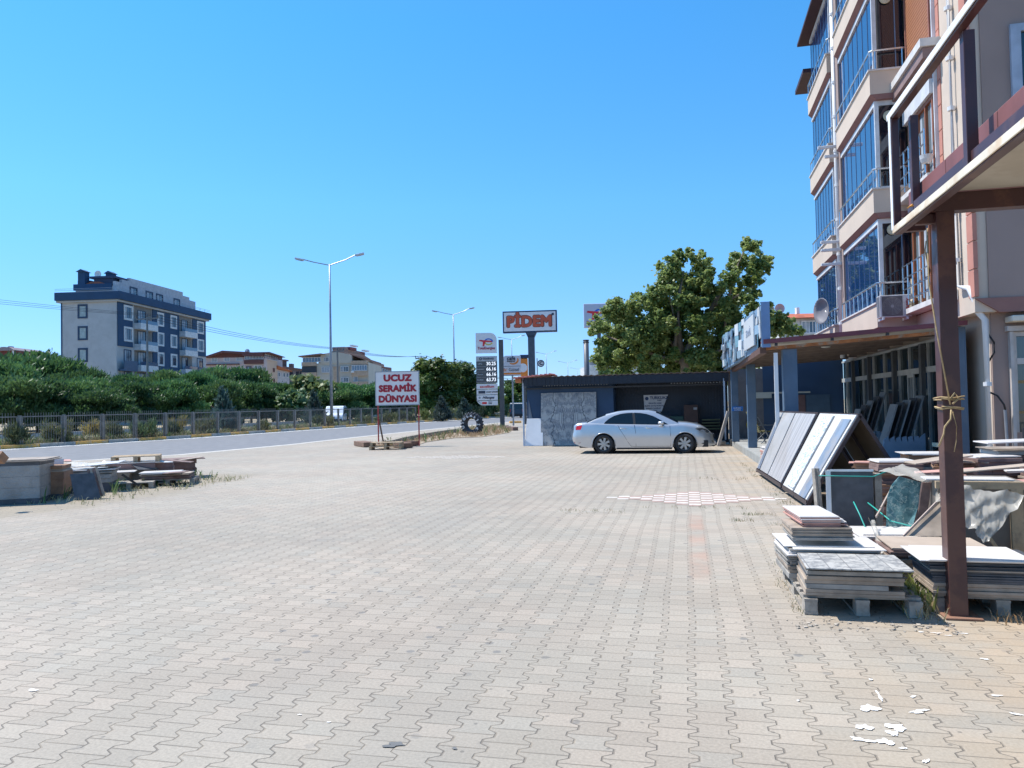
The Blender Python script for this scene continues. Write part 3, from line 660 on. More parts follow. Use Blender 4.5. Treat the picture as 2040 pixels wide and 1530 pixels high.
text('TotalEnergies', .27, mat('logo dark red', (.4, .02, .06), .5), tot, (xm, -.128, Z(694.5, D_t)), off=.008, sx=.86)
text('GüzelEnerji', .2, DTX, tot, (xm+.12, -.128, Z(715, D_t)), off=.004, sx=.9)
b = MB(); b.lathe([(.05, -.13), (.11, -.13), (.11, -.121)], (x0+.34, 0, Z(715, D_t)), ax='y', n=16); b.build('emblem', DTX, tot)
for k, pr_ in enumerate(('30.25', '66.16', '66.16', '63.73')):
    zc = Z(725+10.4*k, D_t)
    text(pr_, .36, LET, tot, (x1-.46, -.13, zc), off=.0035, sx=.92, name='price')
    text(('LPG', 'Kurşunsuz', 'Motorin', 'Excellium')[k], .19 if k == 0 else .12, SLG, tot, (x0+.30, -.13, zc), off=.004, name='price_label')
    b = MB(); b.box(x0, x1, -.126, -.12, zc-.215, zc-.20); b.build('divider', SLG, tot)
text('excellium', .27, LRED, tot, (xm, -.128, Z(769.5, D_t)), off=.006, sx=1.05)
b = MB(); b.box(x0+.14, x0+.66, -.126, -.12, Z(783, D_t), Z(777.5, D_t)); b.build('brand_block', DTX, tot)
text('SMART ÇÖZÜM', .12, DTX, tot, (x1-.43, -.128, Z(780.3, D_t)), off=.006)
text('Milangaz', .25, DTX, tot, (xm+.08, -.128, Z(791, D_t)), off=.008, shear=.25)
b = MB(); b.lathe([(.035, -.13), (.07, -.13), (.07, -.121)], (x0+.22, 0, Z(791, D_t)), ax='y', n=16); b.build('emblem', DTX, tot)
b = MB(); b.box(x0+.4, x0+.76, -.126, -.12, Z(803.5, D_t), Z(799.5, D_t)); b.build('brand_block', LRED, tot)
b = MB(); b.box(x0+.88, x0+1.16, -.126, -.12, Z(803.5, D_t), Z(802, D_t)); b.box(x0+.88, x0+1.14, -.126, -.12, Z(800.5, D_t), Z(799, D_t)); b.build('brand_block', DTX, tot)
# ---------------------------------------------------------------- PIDEM sign on a thick post
Dp_ = 52.0; u = Dp_/F_PX; q = P(1059, 700, Dp=Dp_); pid = empty('restaurant_sign', (q.x, q.y, 0), YAW-rad(6), 'large white sign with orange lettering on a thick dark post', 'sign')
NAVY = mat('navy sign frame', (.012, .035, .09), .4); h0 = 804.8
zt, zb = Z(619, Dp_, h0), Z(662, Dp_, h0); tilt = Matrix.Rotation(-rad(1.3), 4, 'Y')
b = MB(); b.box(-56*u, 52*u, -.22, .22, zb, zt); b.build('light_box', NAVY, pid)
b = MB(); b.box(-53.5*u, 49.5*u, -.235, -.221, zb+.09, zt-.09); b.build('face', mat('pidem white', (.74, .75, .77), .35, var=.03), pid)
PO = mat('orange lettering', (.55, .095, .04), .45); 
text('PİDEM', 1.0, mat('brown lettering', (.10, .03, .02), .5), pid, (-.10, -.24, (zb+zt)/2-.02), off=.075, sx=1.0)
text('PİDEM', 1.0, PO, pid, (-.10, -.252, (zb+zt)/2-.02), off=.048, sx=1.0)
b = MB(); b.lathe([(.001, -.25), (.09, -.25), (.09, -.236)], (44*u, 0, zt-.28), ax='y', n=16); b.build('registered_mark', DTX, pid)
b = MB(); b.box(-.22, .22, -.2, .2, -.05, zb-.15); b.prism([(-.22, zb-.35), (.22, zb-.35), (.38, zb), (-.38, zb)], -.2, .2); b.build('post', mat('sign post', (.05, .07, .10), .4), pid, bevel=.01)
# ---------------------------------------------------------------- café sign
Dc = 62.0; u = Dc/F_PX; q = P(1020, 700, Dp=Dc); cf = empty('cafe_sign', (q.x, q.y, 0), YAW, 'white café sign with orange crescent beside the price sign', 'sign')
zc = lambda y: Z(y, Dc, 805.3)
b = MB(); b.prism([(-20*u, zc(748)), (17*u, zc(748)), (17*u, zc(708)), (-13*u, zc(708)), (-17*u, zc(710)), (-20*u, zc(714))], -.1, .1); b.build('panel', mat('cafe white', (.62, .62, .66), .35, var=.02), cf)
b = MB(); b.box(-20*u, 17*u, -.108, -.1, zc(729.4), zc(728.6)); b.box(-20*u, 17*u, -.108, -.1, zc(748), zc(747)); b.build('divider', DTX, cf)
b = MB(); b.box(-20*u, 17*u, -.11, -.1, zc(745.5), zc(742)); b.build('orange_band', LOR, cf)
text('cafe', .42, DTX, cf, (-2*u, -.12, zc(713.5)), off=.012); text('bonjour', .20, DTX, cf, (-2*u, -.12, zc(719)), off=.006)
b = MB(); ts = np.linspace(-2.2, .35, 12); b.prism([(2*u+.44*math.cos(t), zc(717)+.36*math.sin(t)) for t in ts]+[(2*u-.07+.40*math.cos(t), zc(717)+.05+.30*math.sin(t)) for t in ts[::-1]], -.115, -.1); b.build('crescent', LOR, cf)
text('Bi’', .34, LOR, cf, (-14*u, -.12, zc(736.5)), off=.0); text('Güzel', .38, DTX, cf, (3*u, -.12, zc(736)), off=.0, sx=.95)
b = MB(); b.box(-.07, .07, .1, .24, 0, zc(748)); b.build('post', POLE, cf)
q = P(1044, 700, Dp=66.0); u = 66/F_PX
co = empty('orange_sign', (q.x, q.y, 0), YAW, 'orange sign box with dark cap tucked behind the café sign', 'sign')
b = MB(); b.box(-8*u, 7*u, -.2, .3, Z(750, 66), Z(714, 66)); b.build('box', LOR, co, bevel=.08)
b = MB(); b.box(-8.5*u, 8.5*u, -.25, .35, Z(713.5, 66), Z(707, 66)); b.build('cap', NAVY, co, bevel=.03)
b = MB(); b.lathe([(.001, -.215), (.38, -.215), (.38, -.2)], (-3*u, 0, Z(733, 66)), ax='y', n=20); b.build('badge', SW, co)
b = MB(); b.box(-.12, .12, -.05, .15, 0, Z(750, 66)); b.build('post', SG, co)
# round sign
q = P(1077, 724, Dp=72.0); u = 72/F_PX; rs_ = empty('round_sign', (q.x-.33, q.y, 0), YAW, 'small round white sign with dark ring on a thin pole', 'sign')
b = MB(); b.lathe([(.001, -.08), (.34, -.08), (.34, .08), (.001, .08)], (.35, 0, q.z), ax='y', n=28); b.build('disc', SW, rs_)
b = MB(); b.lathe([(.24, -.085), (.30, -.09), (.33, -.085)], (.35, 0, q.z), ax='y', n=28); b.build('ring', DTX, rs_)
text('C', .42, DTX, rs_, (.35, -.09, q.z), off=.03)
b = MB(); b.tube([(0, 0, 0), (0, 0, q.z+.5)], .05, 8); b.build('pole', POLE, rs_)
# second energy sign behind the plane tree and the capped dark column
Ds = 60.0; u = Ds/F_PX; q = P(1189, 640, Dp=Ds); es = empty('fuel_station_sign', (q.x, q.y, 0), YAW-rad(3), 'square pale fuel station sign half hidden by the plane tree', 'sign')
zs = lambda y: Z(y, Ds, 802.5)
b = MB(); b.box(-26*u, 26*u, -.2, .2, zs(653), zs(605)); b.build('light_box', mat('station sign', (.48, .50, .60), .35, var=.03), es, bevel=.05)
energy_logo(es, 0, zs(625), .8, -.205); text('TotalEnergies', .34, mat('logo dark red', ()), es, (0, -.21, zs(643)), off=.008, sx=.85)
b = MB(); b.box(-.0, .3, -.1, .2, 0, zs(653)); b.build('post', SG, es)
q = P(1168, 700, Dp=50.0); pc = empty('dark_column', (q.x, q.y, 0), 0, 'round dark steel column with collar rising behind the shed roof', 'column')
b = MB(); H = Z(677, 50, 803); b.tube([(0, 0, 0), (0, 0, H)], .17, 16); b.build('shaft', mat('column paint', (.10, .11, .13), .45), pc, smooth=True)
b = MB(); b.lathe([(.17, H-.2), (.2, H-.2), (.2, H-.14), (.17, H-.14), (.17, H-.06), (.2, H-.06), (.2, H), (.001, H)], n=18); b.build('collar', DARK, pc)
# ---------------------------------------------------------------- far buildings
PLW = mat('pale render', (.47, .465, .46), .85, var=.05, sc=.6, c2=(.38, .37, .36), amt=.3)
BLU = mat('blue render', (.022, .065, .135), .8, var=.08, sc=.6)
FRB = mat('dark blue frame', (.025, .05, .10), .6); FGL = glass('far window glass', (.03, .05, .08), .06, .8)
RTILE = mat('roof tiles red', (.30, .10, .06), .8, sc=2, c2=(.2, .08, .05)); CURT = mat('pale curtain', (.36, .40, .44), .7)
def window(par, fr, x0, x1, z0, z1, face, fm, gm=FGL, t=.14, mull=1, face_ax='y', curtain=None):
    """framed window proud of the wall; face = wall plane, facing -y (face_ax y) or +x / -x"""
    M = None
    if face_ax == 'x': M = Matrix.Translation((face, 0, 0)) @ Matrix.Rotation(pi/2, 4, 'Z')
    elif face_ax == '-x': M = Matrix.Translation((face, 0, 0)) @ Matrix.Rotation(-pi/2, 4, 'Z')
    else: M = Matrix.Translation((0, face, 0))
    if face_ax == '-x': x0, x1 = -x1, -x0
    b = MB()
    for a in ((x0-t, x1+t, z0-t, z0), (x0-t, x1+t, z1, z1+t), (x0-t, x0, z0, z1), (x1, x1+t, z0, z1)): b.box(a[0], a[1], -.07, -.002, a[2], a[3], M)
    o = b.build('window', fm, par)
    b = MB(); b.box(x0, x1, -.02, -.004, z0, z1, M); b.build('pane', gm, o)
    b = MB(); 
    for k in range(1, mull+1): xm_ = x0+(x1-x0)*k/(mull+1); b.box(xm_-.03, xm_+.03, -.04, -.021, z0, z1, M)
    b.build('mullion', fr, o)
    if curtain: b = MB(); b.box(x0+.06, x0+(x1-x0)*curtain, -.026, -.0205, z0+.05, z1-.03, M); b.build('curtain', CURT, o)
    return o
# blue and white block: corner at photo x 234, depth 102
def camg(px, D_):  # ground point at pixel column and depth
    p = P(px, 800, Dp=D_); return Vector((p.x, p.y, 0))
c0 = camg(233, 102); c1 = camg(411, 127); ex = (c1-c0).normalized(); rz = math.atan2(ex.y, ex.x)-pi/2
# local frame: +y runs along the long right face away from camera, the short end faces -y, right face is +x... built with x to the left negative
blk = empty('apartment_block', c0, rz, 'five-storey blue and white apartment block rising above the pines at left', 'building')
LL = (c1-c0).length; WW = 7.7; zf = lambda y: EYE+(817.5-y)*102/F_PX
b = MB(); b.box(-WW, 0, 0, LL, 0, 16.6); b.build('wall', PLW, blk)
b = MB(); b.box(-WW-.6, .75, -.6, LL+.6, 16.75, 17.85); b.build('roof_band', BLU, blk, bevel=.05)
b = MB(); b.box(-WW-.5, .45, -.35, LL+.4, 16.5, 16.74); b.build('soffit', PLW, blk)
# penthouse, set back
b = MB(); b.box(-WW+1, -1.4, 1.5, LL-1.5, 17.8, 18.9); b.build('penthouse', PLW, blk)
b = MB(); b.prism([(1.5, 17.85), (LL-1.4, 17.85), (LL-1.4, 19.6), (LL-3.4, 19.6), (LL-3.4, 20.05), (LL-5.5, 20.05), (LL-5.5, 20.6), (4.8, 20.45), (4.8, 19.95), (3.0, 19.95), (3.0, 19.5), (1.5, 19.5)], -1.4, -1.0, ax='x'); b.build('parapet_wall', mat('parapet', (.44, .45, .48), .85), blk)
b = MB(); b.box(-WW+.8, -1.5, 1.3, 1.6, 18.35, 19.2); b.build('roof_band', BLU, blk)
b = MB(); b.prism([(-WW+1, 18.9), (-1.5, 18.9), (-3.5, 19.55), (-WW+3, 19.55)], 1.7, LL-2); b.build('roof', RTILE, blk)
for (xx, yy, w_, h0_, h1) in ((-WW+1.9, 1.9, 1.0, 18.6, 20.9), (-2.6, 3.0, .9, 18.8, 20.75)):
    b = MB(); b.box(xx-w_/2, xx+w_/2, yy-.5, yy+.5, h0_, h1); b.prism([(xx-w_*.7, h1), (xx+w_*.7, h1), (xx, h1+.35)], yy-.7, yy+.7); b.build('chimney', BLU, blk)
b = MB(); b.box(-4.4, -1.7, 2.0, 5.5, 19.3, 20.0); b.box(-4.9, -1.3, 1.8, 5.8, 20.0, 20.3); b.box(-7.0, -5.1, 2.4, 5, 19.3, 19.85); b.build('stair_head', mat('dark blue sheet', (.03, .05, .1), .7), blk)
b = MB(); b.lathe([(.001, -.1), (.45, -.22), (.5, -.25)], (-4.0, 2.5, 20.65), ax='y', n=14); b.build('satellite_dish', WHITE, blk)
q = MB()
for z in (18.1, 18.3): q.tube([(-WW-.6, -.45, z), (.6, -.45, z), (.6, LL+.4, z)], .025, 4)
for y in np.arange(-.4, LL, 1.6): q.tube([(.6, y, 17.85), (.6, y, 18.3)], .025, 4)
q.build('roof_railing', GREY, blk)
FZ = [14.6, 11.68, 8.75, 5.8]
for z in FZ: window(blk, FRB, -5.15, -4.25, z, z+1.4, 0, FRB, mat('pale blind', (.35, .42, .42), .5), t=.24, mull=0)
b = MB(); b.box(-WW-.05, -WW+.12, -.05, -.01, 0, 16.5); b.build('trim', BLU, blk)
# right face (+x): bands of blue with white framed windows, balconies
fa = lambda t: t*LL   # fraction along the face
def pf(px):  # photo column -> distance along right face
    d = P(px, 800, Dp=100); d = Vector((d.x, d.y)); e = Vector((ex.x, ex.y)); o = Vector((c0.x, c0.y)); den = d.x*e.y-d.y*e.x
    return (d.y*o.x-d.x*o.y)/den
for a_ in (277, 308, 328, 362):
    y_ = (pf(a_)+pf(a_+8))/2; window(blk, FRB, y_-.75, y_+.75, 17.95, 19.1, -.998, FRB, FGL, t=.2, mull=1, face_ax='x', curtain=.5)
bl = [(234.6, 264, 10.6, 16.5), (304, 357, 0, 16.5), (384, 410, 10.6, 16.5)]
for a_, c_, z0, z1 in bl:
    b = MB(); b.box(.004, .12, pf(a_), pf(c_), z0, z1); b.build('blue_panel', BLU, blk)
WFR = mat('white frame', (.62, .63, .64), .6)
for (a_, c_, zz) in ((248, 261, FZ), (314.5, 324, FZ), (340.5, 350, FZ), (393.5, 404, FZ)):
    for i, z in enumerate(zz):
        white = not (a_ in (248, 393.5) and i >= 2)
        window(blk, FRB, pf(a_), pf(c_), z-.1, z+1.4, .12 if white else .0, WFR if white else FRB, mull=2, t=.26 if white else .10, face_ax='x', curtain=.35)
for a_, c_ in ((268, 303), (358, 383)):
    y0, y1 = pf(a_), pf(c_)
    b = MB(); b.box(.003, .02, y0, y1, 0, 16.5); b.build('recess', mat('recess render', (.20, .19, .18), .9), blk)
    for i, z in enumerate(FZ):
        b = MB(); b.box(.02, 1.0, y0, y1, z-1.4, z-.55); b.build('balcony', WFR, blk)
        b = MB(); b.box(.9, .96, y0+.05, y1-.05, z-.55, z-.05); b.build('balcony_glass', glass('balcony glass', (.03, .08, .16), .05), blk)
        window(blk, FRB, y0+(y1-y0)*.2, y0+(y1-y0)*.62, z-.6, z+1.3, .022, FRB, mull=2, t=.06, face_ax='x', curtain=.6)
for a_, c_, zz in ((236, 263, FZ[2:]), (385, 408, FZ[2:])):
    for z in zz:
        y0, y1 = pf(a_), pf(c_); b = MB(); b.box(.02, .9, y0, y1, z-1.5, z-1.25); b.box(.8, .9, y0, y1, z-1.25, z-.1); b.build('balcony', mat('blue balcony', (.02, .06, .13), .3), blk)
# ---- generic far house: facade along photo columns at a depth
def house(name, px0, px1, D_, ytop, wallm, label, dep=10, turn=0.0, cat='building'):
    a, c = camg(px0, D_), camg(px1, D_+turn); e = (c-a); wd = e.length; r = empty(name, a, math.atan2(e.y, e.x), label, cat)
    H = EYE+(horiz((px0+px1)/2)-ytop)*(D_+turn/2)/F_PX
    b = MB(); b.box(0, wd, 0, dep, 0, H); b.build('wall', wallm, r)
    r['wd'] = wd; return r, wd, H, lambda px: (px-px0)*wd/(px1-px0), lambda y: EYE+(horiz((px0+px1)/2)-y)*(D_+turn/2)/F_PX
def horiz(px): return 799.0-(px-1366)*0.02
PINK = mat('pink render', (.52, .44, .44), .85, var=.06, sc=.5); ORG = mat('peach render', (.60, .45, .34), .85, var=.05, sc=.5)
MAR = mat('maroon render', (.13, .055, .05), .8); BEI = mat('beige render', (.55, .50, .42), .85, var=.06, sc=.5); TAN = mat('tan render', (.50, .37, .27), .85)
def glazing(par, x0, x1, z0, z1, y, n):
    b = MB(); b.box(x0, x1, y-.05, y, z0, z1); g = b.build('glazed_balcony', glass('balcony pane', (.08, .14, .22), .08), par)
    b = MB()
    for k in range(n+1): x = x0+(x1-x0)*k/n; b.box(x-.04, x+.04, y-.09, y-.052, z0, z1)
    b.box(x0, x1, y-.1, y-.052, z1-.06, z1+.06); b.box(x0, x1, y-.1, y-.052, z0-.06, z0+.06); b.build('mullion', WFR, g)
D2 = 150
r, wd, H, X_, Z_ = house('pink_house', 411, 527, D2, 712, PINK, 'low pink house with maroon gable behind the pines', dep=12)
b = MB(); b.prism([(X_(406), Z_(708.6)), (X_(418), Z_(708)), (X_(448), Z_(698.5)), (X_(488), Z_(701.5)), (X_(527), Z_(704.8)), (X_(527), Z_(711)), (X_(489), Z_(710)), (X_(486), Z_(706)), (X_(448), Z_(703)), (X_(418), Z_(711)), (X_(406), Z_(711))][::-1], -1.2, 12); b.build('roof', MAR, r)
b = MB(); b.prism([(X_(413), Z_(712)), (X_(419), Z_(710)), (X_(448), Z_(702)), (X_(488), Z_(705.5)), (X_(488), Z_(712))][::-1], -.1, 0.3); b.build('gable', MAR, r)
for a_, c_, y0, y1 in ((423, 433, 709.5, 719.5), (448, 458, 707, 718.5), (472, 483, 709, 718.5)): window(r, WFR, X_(a_), X_(c_), Z_(y1), Z_(y0), -.02, WFR, CURT, t=.12, curtain=.5)
glazing(r, X_(490), X_(526), Z_(716), Z_(706), -.3, 12)
b = MB(); b.box(X_(489), X_(526.5), -.7, 0, Z_(725.5), Z_(718)); b.box(X_(411), X_(478), -.5, 0, Z_(726.5), Z_(724.5)); b.build('balcony', MAR, r)
window(r, WFR, X_(508), X_(521), Z_(745), Z_(729), -.02, WFR, CURT, t=.15, curtain=.7); window(r, WFR, X_(492), X_(501), Z_(740), Z_(731), -.02, MAR, FGL, t=.1)
window(r, WFR, X_(510), X_(520), Z_(760), Z_(752.5), -.02, WFR, FGL, t=.15, curtain=.5)
b = MB(); b.box(X_(509), X_(521), -.6, -.1, Z_(746.5), Z_(745.5)); b.box(X_(509), X_(521), -.6, -.55, Z_(745.5), Z_(740)); b.build('balcony_rail', FRB, r)
b = MB(); b.lathe([(.001, 0), (.5, .2)], (X_(479), 4, Z_(697)), ax='y', n=12); b.build('satellite_dish', GREY, r)
r2, wd, H, X_, Z_ = house('peach_house', 526.5, 553.5, D2, 709, ORG, 'tall peach end wall joined to the pink house', dep=9, turn=8)
glazing(r2, X_(527), X_(552), Z_(717), Z_(708), -.08, 7)
b = MB(); b.prism([(X_(524), Z_(704.3)), (X_(556), Z_(708.5)), (X_(556), Z_(709.6)), (X_(524), Z_(706.6))][::-1], -1.4, 9); b.build('roof', MAR, r2)
for y in (733, 754): window(r2, WFR, X_(544), X_(547), Z_(y+7), Z_(y), -.02, MAR, FGL, t=.06, mull=0)
r3, wd, H, X_, Z_ = house('small_house', 551, 577, 158, 735, mat('lilac render', (.52, .50, .50), .85), 'small pale house with bright orange tiled roof', dep=8, turn=4)
b = MB(); b.prism([(X_(549), Z_(729)), (X_(578), Z_(738.5)), (X_(578), Z_(740)), (X_(549), Z_(736))][::-1], -.6, 8); b.build('roof', mat('orange tiles', (.50, .15, .05), .8), r3)
for a_ in (555, 565, 571.5): window(r3, WFR, X_(a_), X_(a_+2.6), Z_(750), Z_(743), -.02, WFR, FGL, t=.08, mull=0)
r4, wd, H, X_, Z_ = house('brown_house', 577, 604, 165, 735, mat('mauve render', (.30, .24, .22), .85), 'brown-roofed house with open balconies and dark chimney', dep=10)
b = MB(); b.prism([(X_(552), Z_(727)), (X_(604), Z_(735)), (X_(604), Z_(737.5)), (X_(552), Z_(733))][::-1], -.4, 10); b.build('roof', mat('brown tiles', (.24, .14, .11), .85), r4)
b = MB(); b.box(X_(573.5), X_(580), 1, 2.5, Z_(731), Z_(723.5)); b.box(X_(553), X_(564), 1, 3, Z_(732), Z_(717)); b.box(X_(551), X_(567), .6, 3.4, Z_(717.5), Z_(715)); b.build('chimney', mat('chimney brick', (.16, .11, .1), .9), r4)
for a_ in (578, 590.5, 598): b = MB(); b.box(X_(a_), X_(a_+6), -.06, 0, Z_(752), Z_(740)); b.build('balcony_opening', mat('dark recess', (.03, .03, .04), .6), r4)
r5, wd, H, X_, Z_ = house('beige_block', 603, 735, 140, 723, BEI, 'beige and tan apartment block behind the tallest lamp post', dep=14)
b = MB(); b.prism([(X_(640), Z_(724)), (X_(640), Z_(705.5)), (X_(672), Z_(701)), (X_(697), Z_(706)), (X_(702), Z_(709.5)), (X_(702), Z_(724))][::-1], -.15, 13.5); b.build('gable', BEI, r5)
b = MB(); b.prism([(X_(598), Z_(708.2)), (X_(643), Z_(703.8)), (X_(650), Z_(705.5)), (X_(640), Z_(707)), (X_(598), Z_(709.8))][::-1], -1.0, 10); b.prism([(X_(640), Z_(704.5)), (X_(672), Z_(700)), (X_(705), Z_(707.5)), (X_(735), Z_(716)), (X_(735), Z_(720)), (X_(705), Z_(709.5)), (X_(672), Z_(702)), (X_(640), Z_(706.5))][::-1], .3, 13.8); b.build('roof', mat('brown tiles', ()), r5)
glazing(r5, X_(605), X_(640), Z_(720), Z_(711), -.1, 6)
b = MB(); b.box(X_(603), X_(632), -.5, 0, Z_(728), Z_(720.5)); b.box(X_(603), X_(632), -.5, 0, Z_(748), Z_(741)); b.box(X_(702), X_(734.5), -.5, 0, Z_(726.5), Z_(719.5)); b.box(X_(702), X_(734.5), -.5, 0, Z_(750), Z_(740)); b.box(X_(703), X_(734.5), -.5, 0, Z_(771), Z_(761)); b.box(X_(665), X_(677), -.06, 0, 0, Z_(730)); b.box(X_(642), X_(702), -.19, -.151, Z_(731), Z_(729.8)); b.build('tan_band', TAN, r5)
b = MB(); b.box(X_(603), X_(632), -.3, -.05, Z_(741), Z_(729)); b.build('balcony_opening', mat('dark green recess', (.04, .05, .06), .6), r5)
glazing(r5, X_(703), X_(733), Z_(739), Z_(728.5), -.45, 6)
for a_, c_, y0, y1, gm in ((648, 656, 712, 719, FGL), (643, 657, 731, 741, CURT), (681, 695, 731, 740, FGL), (681, 695, 753, 761, FGL), (706, 713, 751, 760, FGL)): window(r5, WFR, X_(a_), X_(c_), Z_(y1), Z_(y0), -.16, WFR, gm, t=.1, mull=2, curtain=.4)
b = MB(); b.box(X_(702.5), X_(707.5), -1.0, -.5, Z_(743.5), Z_(740)); b.build('air_conditioner', WHITE, r5)
r6, wd, H, X_, Z_ = house('beige_wing', 735, 748, 141, 722, mat('pale beige', (.54, .50, .42), .85), 'narrow lit side wing of the beige apartment block', dep=9, turn=14)
for y in (726, 752): window(r6, WFR, X_(737), X_(739), Z_(y+7), Z_(y), -.02, BEI, FGL, t=.05, mull=0); window(r6, WFR, X_(743), X_(745), Z_(y+8), Z_(y+1), -.02, BEI, FGL, t=.05, mull=0)
r7, wd, H, X_, Z_ = house('terrace_row', 696, 781, 172, 727, mat('brick row', (.22, .11, .085), .85), 'long brown terrace row stepping down behind the beige block', dep=3.5, turn=30)
b = MB(); b.prism([(X_(693), Z_(700)), (X_(712), Z_(702)), (X_(740), Z_(715)), (X_(740), Z_(727)), (X_(693), Z_(727))][::-1], .5, 3.4); b.prism([(X_(738), Z_(718)), (X_(762), Z_(723)), (X_(762), Z_(728)), (X_(738), Z_(728))][::-1], -.3, 3.6); b.build('roof', mat('faded tiles', (.34, .22, .18), .85), r7)
b = MB(); b.box(X_(699), X_(710), 0, 3, Z_(704), Z_(699)); b.box(X_(717), X_(733), 1, 4, Z_(712), Z_(702.5)); b.build('dormer', mat('maroon sheet', (.2, .04, .05), .7), r7)
for a_, y in ((700, 695), (721, 700)):
    b = MB(); b.box(X_(a_), X_(a_+9), -.5, .3, Z_(y+2.5), Z_(y)); b.build('water_heater', WHITE, r7)
for k in range(6): window(r7, WFR, X_(748+5.4*k), X_(751+5.4*k), Z_(738), Z_(729+k), -.02, WFR, FGL, t=.06, mull=0)
b = MB(); b.box(X_(792), X_(801), 1, 3, Z_(742), Z_(735)); b.build('roof_shed', PLW, r7)
r8, wd, H, X_, Z_ = house('red_house', -30, 30, 165, 697, mat('dark red house', (.16, .05, .05), .85), 'dark red house with grey roof at the far left edge', dep=10)
b = MB(); b.prism([(X_(-34), Z_(694)), (X_(24), Z_(692)), (X_(33), Z_(697.5)), (X_(33), Z_(699)), (X_(-34), Z_(699))][::-1], -1, 10); b.box(X_(10), X_(16), 1, 2, Z_(693), Z_(689)); b.box(X_(-4), X_(3), 1, 2, Z_(693), Z_(690)); b.build('roof', mat('grey tiles', (.28, .23, .24), .85), r8)
b = MB(); b.box(X_(30), X_(31), -.9, -.5, 0, Z_(698)); b.build('porch_post', WFR, r8)
r9, wd, H, X_, Z_ = house('white_house', 1560, 1660, 62, 634, mat('house white', (.55, .55, .54), .85), 'white house with red roof glimpsed between plane tree and balconies', dep=8)
b = MB(); b.add([(X_(1548), -.5, Z_(633)), (X_(1670), -.5, Z_(633)), (X_(1670), 3.5, Z_(614.5)), (X_(1560), 3.5, Z_(614.5)), (X_(1548), -.5, Z_(635)), (X_(1670), -.5, Z_(635))], [(0, 1, 2, 3), (4, 5, 1, 0)]); b.box(X_(1558), X_(1670), 3.5, 4, Z_(640), Z_(614.7)); b.build('roof', mat('red tiles bright', (.42, .11, .05), .8, sc=2), r9)
b = MB(); b.box(X_(1600), X_(1606), .8, 1.2, Z_(622), Z_(609)); b.build('chimney', WHITE, r9)
window(r9, WFR, X_(1603), X_(1630), Z_(662), Z_(641), -.02, WFR, FGL, t=.12, mull=3, curtain=.5)
for px, rr in ((1563, .28), (1581.5, .42)):
    b = MB(); b.lathe([(.001, .12), (rr*.6, .06), (rr, -.02)], (X_(px), 2.6, Z_(605.5)), ax='y', n=18); b.tube([(X_(px), 2.7, Z_(605)), (X_(px), 2.7, Z_(617))], .03, 5); b.build('satellite_dish', mat('dish pink grey', (.42, .38, .38), .5), r9)
ra, wd, H, X_, Z_ = house('white_shop', 1172, 1290, 75, 726, mat('shop white', (.62, .62, .6), .7), 'white building with grey roof plant half hidden behind the plane tree', dep=8)
b = MB(); b.box(X_(1178), X_(1200), 1, 3, Z_(726), Z_(713)); b.build('roof_plant', STEELP, ra)
# ---------------------------------------------------------------- foliage
def leaf_mesh(name, blobs, n, size, seed, flat=0.25, up=.35, aspect=1.0, shell=.55, spiky=False, tlo=0., thi=1.):
    """leaf faces scattered in lumpy blobs [(cx,cy,cz,rx,ry,rz)]"""
    g = np.random.default_rng(seed); B = np.array(blobs, float); vol = (B[:, 3]*B[:, 4]*B[:, 5])**.75; idx = g.choice(len(B), n, p=vol/vol.sum())
    d = g.normal(size=(n, 3)); d /= np.linalg.norm(d, axis=1)[:, None]; rad_ = shell+(1-shell)*g.random(n)**.7
    rad_ *= 1+g.normal(size=n)*np.where(g.random(n) < .3, .26, .10)
    lump = 1+.18*np.sin(d[:, 0]*5+idx)*np.cos(d[:, 2]*6+idx*2.1); c = B[idx, :3]+d*B[idx, 3:]*(rad_*lump)[:, None]
    nrm = d*(1-up)+g.normal(size=(n, 3))*.55+np.array([0, 0, up]); nrm /= np.linalg.norm(nrm, axis=1)[:, None]
    t = g.normal(size=(n, 3));
    if spiky: t = np.array([0, 0, 1.])+g.normal(size=(n, 3))*.35+d*.4
    if spiky: u = t/np.linalg.norm(t, axis=1)[:, None]; v = np.cross(u, nrm)
    else: u = np.cross(nrm, t); u /= np.linalg.norm(u, axis=1)[:, None]; v = np.cross(nrm, u)
    v /= np.linalg.norm(v, axis=1)[:, None]+1e-9; v *= (.42 if spiky else 1.0); s = size*(.6+.8*g.random(n))[:, None]
    a, b_ = u*s*aspect, v*s*.5
    V = np.stack([c-a*.5-b_*.25, c-b_*.9+a*.05, c+a*.62, c+b_*.9+a*.05], 1).reshape(-1, 3)
    me = D.meshes.new(name); me.vertices.add(4*n); me.vertices.foreach_set('co', V.ravel()); me.loops.add(4*n); me.loops.foreach_set('vertex_index', np.arange(4*n))
    me.polygons.add(n); me.polygons.foreach_set('loop_start', np.arange(n)*4); me.polygons.foreach_set('loop_total', np.full(n, 4))
    at = me.attributes.new('tint', 'FLOAT', 'FACE'); at.data.foreach_set('value', (tlo+(thi-tlo)*np.clip(g.random(n)*.75+.25*np.sin(idx*1.7), 0, 1)).astype('f'))
    me.update(); me.validate(); return me
def leafobj(name, me, m, parent, loc=(0, 0, 0)):
    if not me.materials: me.materials.append(m)
    o = D.objects.new(name, me); COL.objects.link(o); o.parent = parent; o.location = loc; return o
PINE = leafmat('pine needles', (.03, .09, .032), (.125, .235, .075), .35); PINEB = leafmat('blue spruce needles', (.05, .085, .075), (.10, .15, .13), .3)
BARK = mat('bark', (.13, .09, .065), .9, sc=6, c2=(.07, .05, .04), bump=.01); PBARK = mat('plane bark', (.24, .19, .14), .85, sc=4, c2=(.12, .1, .07), bump=.01)
